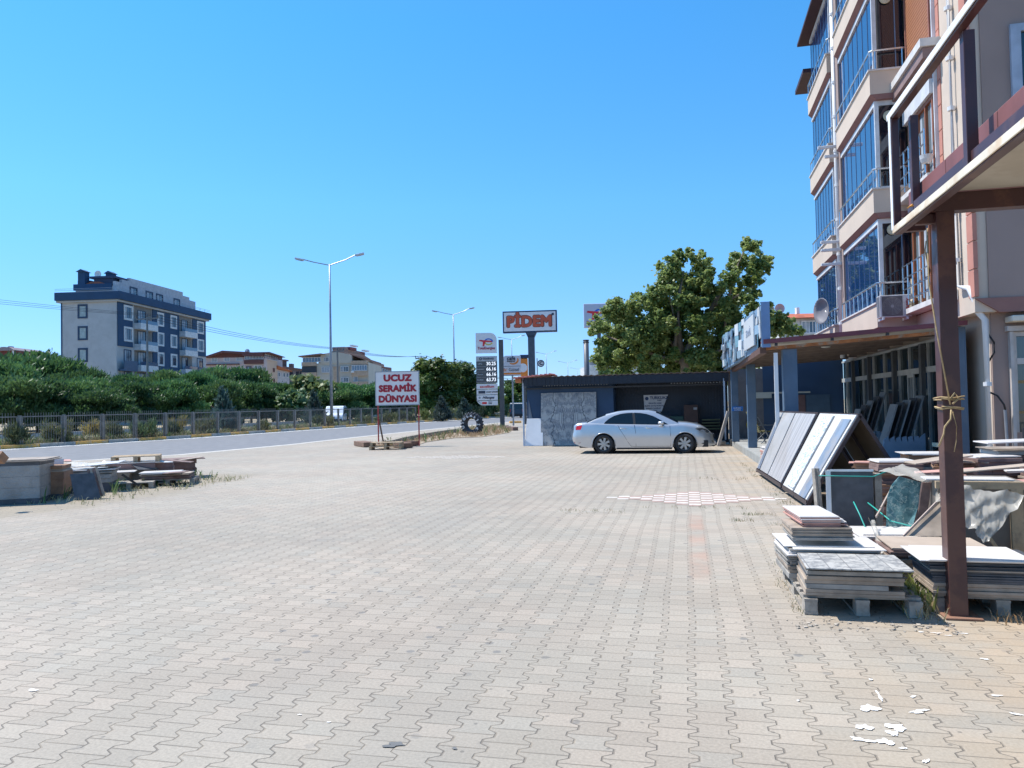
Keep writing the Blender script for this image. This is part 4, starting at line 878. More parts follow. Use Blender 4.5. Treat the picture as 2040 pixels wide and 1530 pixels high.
PLANE = leafmat('plane leaves', (.075, .165, .035), (.40, .50, .17), .45); BROAD = leafmat('broad leaves', (.04, .09, .018), (.17, .25, .06), .42)
FIG = leafmat('fig leaves', (.04, .10, .02), (.22, .30, .12), .3); OLE = leafmat('oleander leaves', (.06, .09, .03), (.20, .22, .11), .3); DRY = leafmat('dry weeds', (.30, .22, .11), (.50, .40, .24), .3); GRN = leafmat('green weeds', (.07, .13, .03), (.22, .28, .10), .3)
def crown_blobs(R, H, z0, n, rs, squash=.8):
    out = []
    for k in range(n):
        a = rs.uniform(0, 2*pi); f = math.sqrt(rs.random()); z = z0+H*rs.uniform(.12, .9); lim = R*(1-((z-z0-H*.38)/(H*.66))**2 if z > z0+H*.38 else 1)**.5 if z < z0+H*1.03 else .3
        q = rs.uniform(.22, .38)*R; out.append((math.cos(a)*f*lim*.85, math.sin(a)*f*lim*.85, z, q, q, q*squash))
    return out
pines = []
def MZ(me):
    co = np.empty(len(me.vertices)*3); me.vertices.foreach_get('co', co); return float(np.percentile(co[2::3], 99.7))
rs = random.Random(11)
for k in range(5):
    rt = D.objects.new('x', None); pines.append(leaf_mesh('pine_crown', crown_blobs(3.4, 5.6, 1.0, 34, rs), 27000, .31, 100+k, up=.5, aspect=1.25, spiky=True))
def tree(name, loc, me, m, h, sc, label, group, cat='tree', trunk_r=.16, rz=0, bark=BARK):
    r = empty(name, loc, rz, label, cat, group); r.scale = sc
    b = MB(); b.tube([(0, 0, -.2), (.08, .03, h*.4), (-.05, .05, h*.8)], trunk_r, 8, r2=trunk_r*.4)
    for k in range(5):
        a = k*1.3+rz; b.tube([(0, 0, h*(.25+.08*k)), (math.cos(a)*h*.22, math.sin(a)*h*.22, h*(.42+.08*k))], trunk_r*.45, 5, r2=trunk_r*.15)
    b.build('trunk', bark, r, smooth=True); leafobj('crown', me, m, r); return r
# (photo column, photo row of the top, depth, width factor)
PIN = [(-20, 722, 70, 1.3), (40, 702, 82, 1.35), (98, 708, 84, 1.2), (150, 738, 78, 1.1), (20, 752, 62, 1.1), (75, 757, 64, 1.05), (128, 762, 66, 1.0), (185, 752, 72, 1.1), (228, 750, 80, 1.1), (208, 775, 66, .9), (262, 762, 74, 1.0), (305, 741, 82, 1.1), (345, 756, 78, 1.0), (385, 744, 86, 1.05), (418, 741, 92, 1.1), (452, 733, 98, 1.1), (440, 760, 82, .95), (484, 736, 100, 1.1), (500, 762, 88, 1.0), (530, 768, 94, 1.0), (556, 764, 96, 1.05), (700, 766, 96, 1.2), (735, 768, 100, 1.1), (768, 765, 104, 1.2), (800, 762, 110, 1.2), (830, 768, 104, 1.1), (672, 775, 92, 1.0), (650, 770, 100, 1.0)]
wh = ['above the left end of the railing', 'highest of the row, under the red house', 'left of the blue and white block', 'against the corner of the blue and white block', 'in front at the far left, dark', 'low front pine below the highest one', 'low front pine left of the white end wall', 'under the four stacked blue-framed windows', 'under the corner of the blue and white block', 'low pine by the fifth railing post', 'below the blue balconies', 'just right of the utility pole by the blue and white block', 'under the right end of the blue and white block', 'between the blue and white block and the pink house', 'in front of the left end of the pink house', 'tallest pine before the pink house', 'low pine in front of the pink house', 'below the maroon balcony of the pink house', 'below the peach end wall', 'below the small orange-roofed house', 'left of the large-leaved fig tree', 'behind the white van', 'immediately left of the red-lettered signboard', 'hidden low behind the signboard, left part', 'hidden low behind the signboard, right part', 'just right of the signboard at the railing end', 'just right of the tallest lamp post', 'behind the tallest lamp post']
for i, (px, yt, D_, wf) in enumerate(PIN):
    p = camg(px, D_); zt = EYE+(horiz(px)-yt)*D_/F_PX; s_ = zt/MZ(pines[i % 5]); wv_ = wf*1.12
    tree('pine_tree', (p.x, p.y, 0), pines[i % 5], PINE, 5.5, (wv_*max(s_, .85), wv_*max(s_, .85), s_), 'green pine '+wh[i], 'pines behind the far carriageway', rz=i*1.1)
# leafier trees
bm_ = [leaf_mesh('broad_crown', crown_blobs(3.0, 7.5, .9, 40, rs, .9), 16000, .30, 300+k, up=.4, shell=.4) for k in range(2)]
for i, (px, yt, D_, wf, m_, lb) in enumerate([(868, 716, 100, 1.15, BROAD, 'tall leafy tree between the signboard and the price sign, left of the lamp post'), (922, 722, 104, 1.05, BROAD, 'leafy tree right behind the second nearest lamp post'), (845, 742, 98, .8, BROAD, 'leafy tree touching the right side of the red-lettered signboard'), (965, 758, 108, 1.2, BROAD, 'low leafy tree behind the price sign'), (1040, 755, 135, 1.5, BROAD, 'leafy tree seen under the café sign'), (1012, 772, 120, 1.2, BROAD, 'dark low tree right of the price sign post')]):
    p = camg(px, D_); zt = EYE+(horiz(px)-yt)*D_/F_PX; s_ = zt/MZ(bm_[i % 2])
    tree('leafy_tree', (p.x, p.y, 0), bm_[i % 2], m_, 7, (wf*s_*1.1, wf*s_*1.1, s_), lb, 'leafy trees along the road', rz=i*2.)
fg = leaf_mesh('fig_crown', crown_blobs(2.8, 4.4, .4, 26, rs, .8), 4200, .55, 77, up=.5, shell=.5)
for i, (px, yt, D_, lb) in enumerate([(585, 775, 88, 'broad-leaved fig tree with pale shiny leaves'), (625, 748, 95, 'tall pale green tree left of the tallest lamp post'), (648, 764, 92, 'round green tree directly behind the tallest lamp post')]):
    p = camg(px, D_); zt = EYE+(horiz(px)-yt)*D_/F_PX; tree('fig_tree', (p.x, p.y, 0), fg, FIG, 3.6, (zt/MZ(fg)*.95,)*2+(zt/MZ(fg),), lb, 'broad-leaved trees near the tall lamp', rz=i*1.7)
# blue spruces
def spruce_blobs(): return [(rs.uniform(-.15, .15), rs.uniform(-.15, .15), .5+.28*k, .95-.085*k, .95-.085*k, .32) for k in range(11)]
sp = leaf_mesh('spruce_crown', spruce_blobs(), 2600, .26, 55, up=.1, aspect=1.5, shell=.3, spiky=True)
for px, yt, D_, lb in [(445, 773, 56, 'blue-grey spruce behind the railing below the pink house'), (626, 780, 70, 'blue-grey spruce behind the railing left of the tallest lamp post'), (880, 790, 86, 'blue-grey spruce left of the second lamp post'), (925, 793, 90, 'blue-grey spruce right of the second lamp post')]:
    p = camg(px, D_); zt = EYE+(horiz(px)-yt)*D_/F_PX; tree('blue_spruce', (p.x, p.y, 0), sp, PINEB, 3.2, (1.25, 1.25, zt/MZ(sp)), lb, 'blue spruces of the central reserve', trunk_r=.08)
# oleanders and shrubs in the central reserve
ol = [leaf_mesh('shrub_leaves', [(rs.uniform(-.5, .5), rs.uniform(-.5, .5), rs.uniform(.35, .95), .35, .35, .35) for _ in range(9)], 900, .15, 500+k, up=.3, shell=.2, spiky=True, aspect=1.6) for k in range(3)]
def shrub(loc, s_, m_, lb, i, gp='shrubs of the central reserve'):
    r = empty('shrub', loc, i*1.9, lb, 'shrub', gp); r.scale = (s_, s_, s_)
    b = MB()
    for k in range(5): b.tube([(0, 0, 0), (math.cos(k*1.3)*.3, math.sin(k*1.3)*.3, .8)], .015, 4)
    b.build('stem', BARK, r); me = ol[i % 3].copy(); me.materials.clear(); me.materials.append(m_); leafobj('leaves', me, m_, r)
ORD = ['first', 'second', 'third', 'fourth', 'fifth', 'sixth', 'seventh', 'eighth', 'ninth', 'tenth', 'eleventh', 'twelfth', 'thirteenth', 'fourteenth', 'fifteenth', 'sixteenth', 'seventeenth', 'eighteenth', 'nineteenth', 'twentieth', 'twenty-first']
for i, px in enumerate([30, 108, 118, 228, 282, 292, 350, 405, 520, 640, 655, 715, 740, 758, 772, 800, 815]):
    q = fence_pt(px, 1.3 if i % 2 else .9); 
    if q is None: continue
    n_ = min(range(len(posts)), key=lambda k: abs(posts[k]-px)); r_ = shrub((q.x, q.y, 0), rs.uniform(.8, 1.15), OLE, ['grey-green','dusty','pinkish'][i%3]+' low oleander behind the railing, '+('just right' if px > posts[n_] else 'just left')+' of its %s visible post' % ORD[max(0, n_-2)]+(' (far side)' if i % 2 else ''), i)
for i, (px, D_, s_, m_, lb) in enumerate([(843, 92, 1.1, GRN, 'small green bush just right of the signboard'), (868, 84, 1.2, GRN, 'green bush left of the second lamp post base'), (896, 92, 1.3, OLE, 'pinkish bush at the second lamp post base'), (916, 96, 1.2, GRN, 'green bush just left of the tractor tyre'), (948, 100, 1.5, OLE, 'reddish bush above the tractor tyre'), (966, 104, 1.2, GRN, 'small bush between tyre and price sign'), (984, 104, 1.6, GRN, 'bright green bush touching the price sign post'), (1009, 112, 1.5, OLE, 'pinkish bush right of the price sign post'), (1020, 116, 1.4, OLE, 'pinkish bush beside the dark van')]):
    q = fence_pt(px, 1.0) or camg(px, D_); shrub((q.x, q.y, 0), s_*1.05, m_, lb, i, None)
yb = fence_pt(345, 3.5); shrub((yb.x, yb.y, 0), 1.15, leafmat('yellow reeds', (.24, .2, .05), (.38, .33, .1)), 'yellowing reeds behind the seventh railing panel', 1, None)
yb = fence_pt(190, 3.5); shrub((yb.x, yb.y, 0), 1.15, MATS['yellow reeds'], 'yellowing reeds behind the fourth railing panel', 2, None)
# dry grass of the reserve and verge: uncountable
def tufts(name, spots, n, size, m_, seed, h=.3, lb=None):
    g = random.Random(seed); vs = []; fs = []
    for k in range(n):
        s_ = spots(g)
        for j in range(3):
            a = g.uniform(0, 2*pi); L = size*g.uniform(.5, 1.3); w_ = .012*L/.25; x, y = s_[0]+g.uniform(-.06, .06), s_[1]+g.uniform(-.06, .06); dx, dy = math.cos(a)*L*.6, math.sin(a)*L*.6
            i = len(vs); z = s_[2]; vs += [(x-w_, y, z), (x+w_, y, z), (x+dx*.5+w_*.6, y+dy*.5, z+L*.7), (x+dx, y+dy, z+L*g.uniform(.7, 1.1)), (x+dx*.5-w_*.6, y+dy*.5, z+L*.7)]; fs.append((i, i+1, i+2, i+3, i+4))
    me = D.meshes.new(name); me.from_pydata(vs, [], fs); at = me.attributes.new('tint', 'FLOAT', 'FACE'); at.data.foreach_set('value', [g.random() for _ in fs])
    me.materials.append(m_); o = D.objects.new(name, me); COL.objects.link(o); o['kind'] = 'stuff'
    if lb: o['label'] = lb
    return o
def on_reserve(g):
    i = g.choice([1, 2, 2, 3, 3, 4, 5]); a, c = FL[i], FL[i+1]; t = (c-a).normalized(); q = a.lerp(c, g.random())+Vector((-t.y, t.x))*g.uniform(.35, 4); return (q.x, q.y, .02)
tufts('dry_grass', on_reserve, 5000, .38, DRY, 5, lb='dry grass of the central reserve behind the railing')
tufts('green_weeds', on_reserve, 1400, .45, GRN, 6, lb='green weeds of the central reserve behind the railing')
def in_poly(g, poly, z=.02):
    xs_ = [q[0] for q in poly]; ys_ = [q[1] for q in poly]
    while True:
        x, y = g.uniform(min(xs_), max(xs_)), g.uniform(min(ys_), max(ys_)); ins = False
        for (x1, y1), (x2, y2) in zip(poly, poly[1:]+poly[:1]):
            if (y1 > y) != (y2 > y) and x < (x2-x1)*(y-y1)/(y2-y1)+x1: ins = not ins
        if ins: return (x, y, z)
tufts('dry_grass', lambda g: in_poly(g, isl), 900, .20, DRY, 8, lb='dry weeds on the verge under signboard, tyre and price sign')
tufts('green_weeds', lambda g: in_poly(g, isl), 120, .32, GRN, 9, lb='green weeds on the verge around the tyre')
# ---------------------------------------------------------------- big plane tree behind the shed
DP = 43.0
def bl_(px, py, r_, dd=0): p = P(px, py, Dp=DP+dd); q = r_*DP/F_PX; return (p.x, p.y, p.z, q, q*.95, q*.85)
g_ = random.Random(21); blobs = []
for px, py, r_ in [(1225, 625, 34), (1190, 650, 22), (1230, 670, 42), (1215, 715, 36), (1265, 610, 30), (1285, 655, 48), (1270, 705, 45), (1310, 590, 32), (1335, 550, 38), (1355, 512, 20), (1372, 502, 12), (1395, 530, 26), (1412, 545, 16), (1395, 507, 10), (1340, 620, 45), (1380, 580, 42), (1420, 590, 34), (1330, 690, 46), (1385, 645, 30), (1450, 640, 42), (1430, 690, 42), (1395, 715, 30), (1480, 690, 36), (1455, 555, 26), (1475, 520, 28), (1495, 490, 20), (1485, 480, 10), (1512, 530, 28), (1495, 560, 26), (1530, 520, 12), (1505, 585, 16), (1465, 595, 28), (1500, 620, 26), (1530, 625, 22), (1545, 650, 26), (1570, 655, 22), (1590, 660, 14), (1560, 630, 12), (1520, 660, 26), (1500, 720, 30), (1345, 725, 30), (1300, 735, 26), (1240, 740, 24), (1390, 735, 24), (1430, 730, 26), (1330, 655, 30), (1365, 690, 24), (1400, 672, 30), (1290, 690, 30), (1310, 640, 30), (1440, 735, 30), (1470, 735, 26), (1415, 640, 28), (1375, 610, 30), (1400, 560, 20), (1460, 655, 26), (1215, 690, 30), (1180, 660, 10)]:
    blobs.append(bl_(px, py, r_*.74, g_.uniform(-1.2, 1.6)))
    for _ in range(int(6+r_/5)):
        a = g_.uniform(0, 2*pi); q = r_*g_.uniform(.45, .95); blobs.append(bl_(px+q*math.cos(a)*1.04, py+q*math.sin(a)*.95, max(4.5, r_*g_.uniform(.17, .36)), g_.uniform(-1.8, 2.4)))
tb = P(1367, 745, Dp=DP); base = Vector((tb.x, tb.y, 0)); pt = empty('plane_tree', base, 0, 'large spreading plane tree behind the shed, its top blown to the right', 'tree')
blobs = [(a-base.x, b2-base.y, c, d, e, f) for a, b2, c, d, e, f in blobs]
pm = leaf_mesh('plane_leaves', blobs, 125000, .15, 9, up=.55, shell=.12, aspect=1.0); leafobj('crown', pm, PLANE, pt)
def lp_(px, py, dd=0): p = P(px, py, Dp=DP+dd); return (p.x-base.x, p.y-base.y, p.z)
b = MB(); b.tube([(0, 0, -.1), (0, 0, 2), lp_(1366, 728), lp_(1358, 705)], .36, 10, r2=.26); b.build('trunk', PBARK, pt, smooth=True)
for pts, r1, r2 in (([lp_(1362, 712), lp_(1345, 690, .5), lp_(1325, 672, .9), lp_(1290, 655, 1)], .2, .06), ([lp_(1362, 715), lp_(1372, 692), lp_(1392, 660, .3), lp_(1420, 610, .5), lp_(1450, 555, .4), lp_(1470, 520, .3)], .24, .05), ([lp_(1358, 705), lp_(1352, 660), lp_(1350, 600), lp_(1362, 540)], .2, .05), ([lp_(1345, 690, -.5), lp_(1348, 650), lp_(1335, 600), lp_(1330, 560)], .12, .04), ([lp_(1420, 610, .5), lp_(1450, 600), lp_(1500, 570)], .1, .03), ([lp_(1440, 690), lp_(1450, 600), lp_(1465, 540), lp_(1482, 500)], .1, .03), ([lp_(1362, 722), lp_(1400, 715), lp_(1450, 690), lp_(1540, 660)], .14, .04), ([lp_(1362, 722), lp_(1320, 712), lp_(1260, 690), lp_(1210, 670)], .14, .04)):
    b = MB(); b.tube(pts, r1, 7, r2=r2); b.build('branch', PBARK, pt, smooth=True)
# ---------------------------------------------------------------- apartment building at right
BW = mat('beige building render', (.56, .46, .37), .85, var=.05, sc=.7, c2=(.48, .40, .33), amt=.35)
BD = mat('shade-darkened building render', (.30, .22, .19), .85, var=.05, sc=.7); SOF = mat('dusty rose soffit', (.26, .13, .11), .85, var=.06)  # BD: render darkened in colour for the walls that lie in shade
QUO = mat('rose quoin', (.46, .20, .15), .8, var=.06); LOUV = mat('brown louvre', (.34, .14, .065), .6, var=.05)
BG = glass('blue balcony glazing', (.012, .045, .13), .02, 1.0); CHR = mat('steel rail', (.52, .56, .60), .22, .85); ALU = mat('white aluminium', (.62, .63, .64), .4)
BRF = mat('brown window frame', (.25, .08, .03), .5); DKG = glass('dark glass', (.008, .012, .02), .03, .8)
XB, XF_ = 4.75, 5.65
bld = empty('apartment_building', (XF_, 16.9, 0), 0, 'tall beige apartment building with glazed blue balconies at right', 'building')
ox, oy = XF_, 16.9
def B_(nm, boxes, m, par=bld, bevel=0):
    b = MB()
    for q in boxes: b.box(q[0]-ox, q[1]-ox, q[2]-oy, q[3]-oy, q[4], q[5])
    return b.build(nm, m, par, bevel=bevel)
SL = [4.08, 6.98, 10.0, 12.95]      # balcony slab tops
TOP = 16.2
B_('wall', [(XF_, 14, 16.9, 31.5, 3.35, TOP), (XF_+.35, 14, 17.2, 31.5, 0, 3.35)], BW)
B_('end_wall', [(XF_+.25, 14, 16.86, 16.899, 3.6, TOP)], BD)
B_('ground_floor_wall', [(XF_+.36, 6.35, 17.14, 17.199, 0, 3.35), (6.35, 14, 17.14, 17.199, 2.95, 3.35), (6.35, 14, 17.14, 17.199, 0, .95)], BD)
# chamfered soffit under the upper floors at the near end
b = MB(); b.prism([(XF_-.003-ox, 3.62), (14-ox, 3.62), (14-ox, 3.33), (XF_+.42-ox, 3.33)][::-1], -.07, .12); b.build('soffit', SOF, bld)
B_('cornice', [(XF_+.6, 14, 16.75, 17.13, 3.13, 3.25)], mat('cream cornice', (.6, .55, .46), .7), bevel=.02)
# rose quoins at the corner, one column, joints cut
for k in range(22):
    z = 3.66+k*.56
    B_('quoin', [(XF_-.02, XF_+.06, 16.83, 17.16, z, z+.535)], QUO)
for k in range(22): B_('quoin', [(XF_-.02, XF_-.001, 18.42, 18.62, 3.66+k*.56, 3.66+k*.56+.535)], QUO) if k > 0 else None
# balconies
def balcony(y0, y1, zt, near=True, full=True, dark=False):
    h = .62
    B_('balcony_slab', [(XB, XF_, y0, y1, zt-h, zt-.03)], BW); B_('slab_coping', [(XB-.04, XF_, y0-.04, y1+.03, zt-.03, zt+.01)], mat('coping', (.6, .57, .54), .6))
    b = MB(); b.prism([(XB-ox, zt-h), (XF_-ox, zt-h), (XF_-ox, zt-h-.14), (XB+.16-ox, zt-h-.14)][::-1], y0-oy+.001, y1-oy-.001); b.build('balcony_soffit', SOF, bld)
    hb = SL[min(SL.index(zt)+1, 3)]-h-.16 if zt != SL[3] else zt+2.2
    z1 = hb
    # glass front, fixed in panes with thin edges
    gx = XB+.16; b = MB(); b.box(gx-ox, gx+.015-ox, y0+.16-oy, y1-.02-oy, zt+.02, z1-.10); g = b.build('balcony_glazing', BG, bld)
    b = MB(); n = 7
    for k in range(n+1):
        y = y0+.16+(y1-.18-y0)*k/n; b.box(gx-.012-ox, gx-.001-ox, y-.005-oy, y+.005-oy, zt+.02, z1-.1)
    b.build('pane_edge', mat('pane edge', (.16, .22, .32), .3), g)
    B_('glazing_track', [(gx-.05, gx+.05, y0+.12, y1, z1-.10, z1+.02), (gx-.04, gx+.04, y0+.12, y1, zt+.012, zt+.07), (gx-.05, gx+.05, y0+.10, y0+.17, zt+.07, z1-.1)], ALU)
    if near:
        b = MB(); b.box(gx+.06-ox, XF_-.06-ox, y0+.15-oy, y0+.165-oy, zt+.07, z1-.1); g2 = b.build('side_glazing', DKG, bld)
        b = MB(); xm = gx+.5; b.box(xm-.012-ox, xm+.012-ox, y0+.135-oy, y0+.149-oy, zt+.07, z1-.1); b.build('pane_edge', mat('pane edge', ()), g2)
        B_('glazing_track', [(gx+.05, XF_, y0+.12, y0+.2, z1-.1, z1+.02)], ALU); B_('glazing_track', [(gx+.05, XF_, y0+.12, y0+.2, zt+.012, zt+.07)], ALU)
    # steel railing
    b = MB(); rx = XB+.03
    b.tube([(rx-ox, y1-oy, zt+.5), (rx-ox, y0+.08-oy, zt+.5), (rx+.05-ox, y0+.03-oy, zt+.5), (XF_-.03-ox, y0+.03-oy, zt+.5)], .028, 8)
    n = 8
    for k in range(n+1):
        y = y0+.1+(y1-.1-y0)*k/n; b.tube([(rx-ox, y-oy, zt), (rx-ox, y-oy, zt+.5)], .016, 6)
    for x in (XF_-.12, rx+.12): b.tube([(x-ox, y0+.03-oy, zt), (x-ox, y0+.03-oy, zt+.5)], .02, 6)
    b.build('railing', CHR, bld)
for i, z in enumerate(SL):
    balcony(20.85, 25.3, z); balcony(26.5, 30.4, z, near=True)
# things seen inside the glass-fronted rooms: ceiling lamp discs on the side panes
for i, z in enumerate(SL[:3]):
    b = MB(); b.lathe([(.001, -.03), (.13, -.02), (.14, 0)], (XB+.45-ox, 21.02-.06-oy, z+1.85), ax='y', n=16); b.build('ceiling_lamp', mat('lamp glass', (.55, .5, .35), .4), bld)
# recess walls between balconies
B_('pier', [(XB+.1, XF_, 25.31, 25.65, 3.4, TOP)], BD)
B_('roof_eave', [(4.5, 6, 26.2, 30.9, 15.2, 15.30)], mat('maroon eave', (.045, .014, .017), .6))
B_('roof_eave', [(4.62, 6, 30.45, 32.6, 14.0, 14.15)], mat('maroon eave', ()))
# facade between balcony stack and corner: louvres above, brown framed window below
yL0, yL1 = 18.75, 20.8
B_('facade_panel', [(XF_-.012, XF_-.002, 18.65, 20.9, 3.7, TOP)], SOF)
lv = MB(); 
for k in range(64):
    z = 9.75+k*.088; lv.box(XF_-.05-ox, XF_-.014-ox, 18.98-oy, 20.72-oy, z, z+.072)
lv.build('louvre_shutter', LOUV, bld)
B_('louvre_frame', [(XF_-.07, XF_-.013, 18.9, 18.96, 9.7, TOP), (XF_-.07, XF_-.013, 20.74, 20.8, 9.7, TOP)], mat('louvre frame', (.3, .12, .08), .6))
B_('white_trim', [(XF_-.09, XF_-.013, 18.64, 18.69, 3.7, TOP)], ALU)
B_('window_ledge', [(XF_-.42, XF_-.013, 18.35, 21.3, 9.42, 9.60)], mat('coping', ()))
B_('window_ledge', [(XF_-.36, XF_-.014, 18.40, 21.2, 9.18, 9.41)], mat('ledge under', (.24, .16, .15), .7))
def brown_window(z0, z1):
    o = B_('brown_window', [(XF_-.09, XF_-.02, 18.75, 18.84, z0, z1), (XF_-.09, XF_-.02, 20.56, 20.66, z0, z1), (XF_-.09, XF_-.02, 18.75, 20.66, z1, z1+.09), (XF_-.09, XF_-.02, 19.3, 19.37, z0, z1), (XF_-.11, XF_-.02, 19.9, 20.0, z0, z1)], BRF)
    b = MB(); b.box(XF_-.03-ox, XF_-.021-ox, 18.8-oy, 20.6-oy, z0, z1); b.build('pane', glass('window grey glass', (.16, .20, .22), .08), o)
    b = MB(); b.box(XF_-.16-ox, XF_-.02-ox, 18.72-oy, 20.9-oy, z1+.1, z1+.42); b.build('shutter_box', ALU, o)
    for k in range(4): b = MB(); b.box(XF_-.035-ox, XF_-.0315-ox, 18.9+k*.42-oy, 19.1+k*.42-oy, z0, z1-.05*k); b.build('curtain', mat('pale curtain', ()), o)
    b = MB()
    for z in (z0+.12, z0+.4, z0+.68, z0+.98): b.tube([(XF_-.28-ox, 18.75-oy, z), (XF_-.28-ox, 20.85-oy, z)], .018, 6)
    for k in range(6): b.tube([(XF_-.28-ox, 18.75+k*.42-oy, z0), (XF_-.28-ox, 18.75+k*.42-oy, z0+1.0)], .018, 6)
    b.build('window_rail', CHR, o)
brown_window(6.72, 8.4); brown_window(3.95, 5.75)
B_('window_sill', [(XF_-.35, XF_-.013, 18.4, 20.95, 6.5, 6.62)], mat('coping', ())); B_('window_sill', [(XF_-.35, XF_-.013, 18.4, 20.95, 3.72, 3.84)], mat('coping', ()))
# white stacked mouldings near the corner (pipe casing)
B_('white_casing', [(XF_-.10, XF_-.013, 17.95, 18.2, 3.95, 6.3), (XF_-.14, XF_-.013, 18.05, 18.1, 3.95, 6.3), (XF_-.2, XF_-.013, 17.8, 18.35, 3.72, 3.95)], WHITE)
# end-wall shop window with dark glass
B_('shop_window_frame', [(6.35, 6.43, 17.08, 17.14, .95, 2.95), (6.43, 14, 17.08, 17.14, 2.86, 2.95), (6.43, 14, 17.07, 17.14, 2.30, 2.42), (6.25, 14, 17.0, 17.139, 2.96, 3.06), (6.3, 6.36, 17.02, 17.139, .5, 2.95), (9.3, 9.4, 17.07, 17.14, .95, 2.86)], mat('taupe frame', (.44, .40, .37), .6))
B_('shop_window_glass', [(6.43, 14, 17.15, 17.165, .95, 2.9)], glass('grey green glass', (.035, .05, .05), .06))
B_('shop_window_bar', [(6.45, 14, 17.142, 17.149, 1.92, 1.98), (6.45, 14, 17.142, 17.149, 1.32, 1.37)], mat('ochre bar', (.25, .16, .06), .6))
B_('upper_window', [(6.42, 6.6, 16.78, 16.859, 6.4, 9.0), (6.6, 8.2, 16.78, 16.859, 8.85, 9.0)], mat('pale blue frame', (.33, .38, .46), .6)); B_('upper_window_glass', [(6.6, 8.2, 16.84, 16.858, 6.4, 8.85)], DKG)
# downpipes
PIPE = mat('white plastic pipe', (.66, .66, .66), .4, var=.03)
def pipe(name, pts, r, label, cat='downpipe', m=None):
    b = MB(); b.tube(pts, r, 10); o = tag(b.build(name, m or PIPE, smooth=True), label, cat)
    for i in range(len(pts)-1):
        a, c = Vector(pts[i]), Vector(pts[i+1]); n = int((c-a).length/1.1)
        for k in range(1, n+1):
            p = a.lerp(c, k/(n+.5)); q = MB(); d = (c-a).normalized()*.04; q.tube([p-d, p+d], r*1.18, 10); q.build('pipe_collar', m or PIPE, o)
    return o
pipe('downpipe', [(4.82, 25.75, 2.95), (4.82, 25.75, 15.5)], .075, 'tall white downpipe between the two columns of glazed balconies')
pipe('downpipe', [(4.95, 25.55, 3.0), (4.95, 25.55, 15.5)], .03, 'thin grey cable conduit beside the tall white downpipe', m=mat('beige conduit', (.45, .38, .3), .6), cat='conduit')
pipe('downpipe', [(5.56, 17.55, 13), (5.56, 17.55, 3.98), (5.63, 17.1, 3.86), (5.72, 17.02, 3.55), (5.72, 17.02, 3.4), (5.86, 17.0, 3.2), (5.86, 17.0, .0)], .065, 'white downpipe with a double bend at the near building corner')
for i, (y, z) in enumerate([(25.6, 9.55), (25.6, 6.55), (25.6, 9.25), (25.6, 3.65+2.2), (25.6, 6.3)][:5]):
    lb = ['upper white lamp bracket on the tall downpipe', 'white lamp bracket at second-floor height on the tall downpipe', 'short bracket just below the upper lamp bracket', 'white lamp bracket at first-floor height on the tall downpipe', 'short bracket with black tip below the second-floor one'][i]
    b = MB(); b.box(4.25 if i % 3 != 2 else 4.45, 4.85, y-.05, y+.05, z, z+.09); tag(b.build('floodlight', ALU, bevel=.015), lb, 'floodlight')
# satellite dish on the far balcony
q = P(1632, 630, Y=27.0); dsh_s = .82; dsh = empty('satellite_dish', (4.55, 26.9, 4.6), rad(-66), 'large grey satellite dish fixed beside the far first-floor balcony', 'satellite dish')
b = MB(); b.lathe([(.001, .16), (.25, .13), (.42, .05), (.52, -.04), (.53, -.03)], (-.25, 0, 0), ax='y', n=26); b.build('reflector', mat('dish grey', (.20, .19, .20), .6), dsh, smooth=True)
b = MB(); b.tube([(-.25, .16, 0), (.2, .2, -.4)], .025, 6); b.tube([(-.25, 0, -.5), (.25, -.35, -.55)], .015, 5); b.build('arm', GREY, dsh)
dsh.scale = (dsh_s,)*3
# air conditioner on the first balcony's side
ac = empty('air_conditioner', (4.72, 20.45, 3.66), 0, 'white air conditioner unit with round fan grille under the first balcony', 'air conditioner')
b = MB(); b.box(0, .74, 0, .3, 0, .55); b.build('casing', mat('ac casing', (.52, .50, .50), .5, c2=(.35, .3, .28)), ac, bevel=.012)
b = MB(); b.box(.05, .52, -.006, -.001, .03, .52); b.build('fan_recess', mat('ac fan dark', (.10, .085, .09), .6), ac)
b = MB()
for k in range(1, 7): b.lathe([(.035*k, -.012), (.035*k+.006, -.014), (.035*k+.008, -.010)], (.285, 0, .275), ax='y', n=24)
for k in range(12): a = k*pi/6; b.bar((.285+.03*math.cos(a), -.011, .275+.03*math.sin(a)), (.285+.225*math.cos(a), -.011, .275+.225*math.sin(a)), .005, .005)
b.lathe([(.001, -.02), (.035, -.018), (.035, -.008)], (.285, 0, .275), ax='y', n=12); b.build('fan_grille', mat('ac grille', (.3, .28, .28), .5), ac)
b = MB()
for k in range(16): b.box(-.012, -.001, .02, .28, .04+k*.031, .055+k*.031)
b.build('side_louvres', STEELP, ac)
text('AIRFEL', .10, mat('ac red text', (.35, .03, .03), .5), ac, (.63, -.006, .3), rot=(pi/2, pi/2, 0), off=.003)
b = MB(); b.box(.05, .09, -.05, .55, -.06, -.003); b.box(.6, .64, -.05, .55, -.06, -.003); b.build('bracket', ALU, ac)
cb = MB()
for k in range(4): cb.tube([(5.52+.10*math.cos(t)*(1+.1*k), 20.38+.012*k, 3.95+.17*math.sin(t)*(1+.06*k)) for t in np.linspace(0, 2*pi, 18)], .012, 5)
cb.tube([(5.5, 20.4, 3.75), (5.47, 20.5, 4.2), (5.5, 20.6, 4.6)], .02, 6)
tag(cb.build('cable_coil', mat('beige cable', (.5, .42, .3), .6)), 'coil of pale cable hanging beside the air conditioner', 'cable')
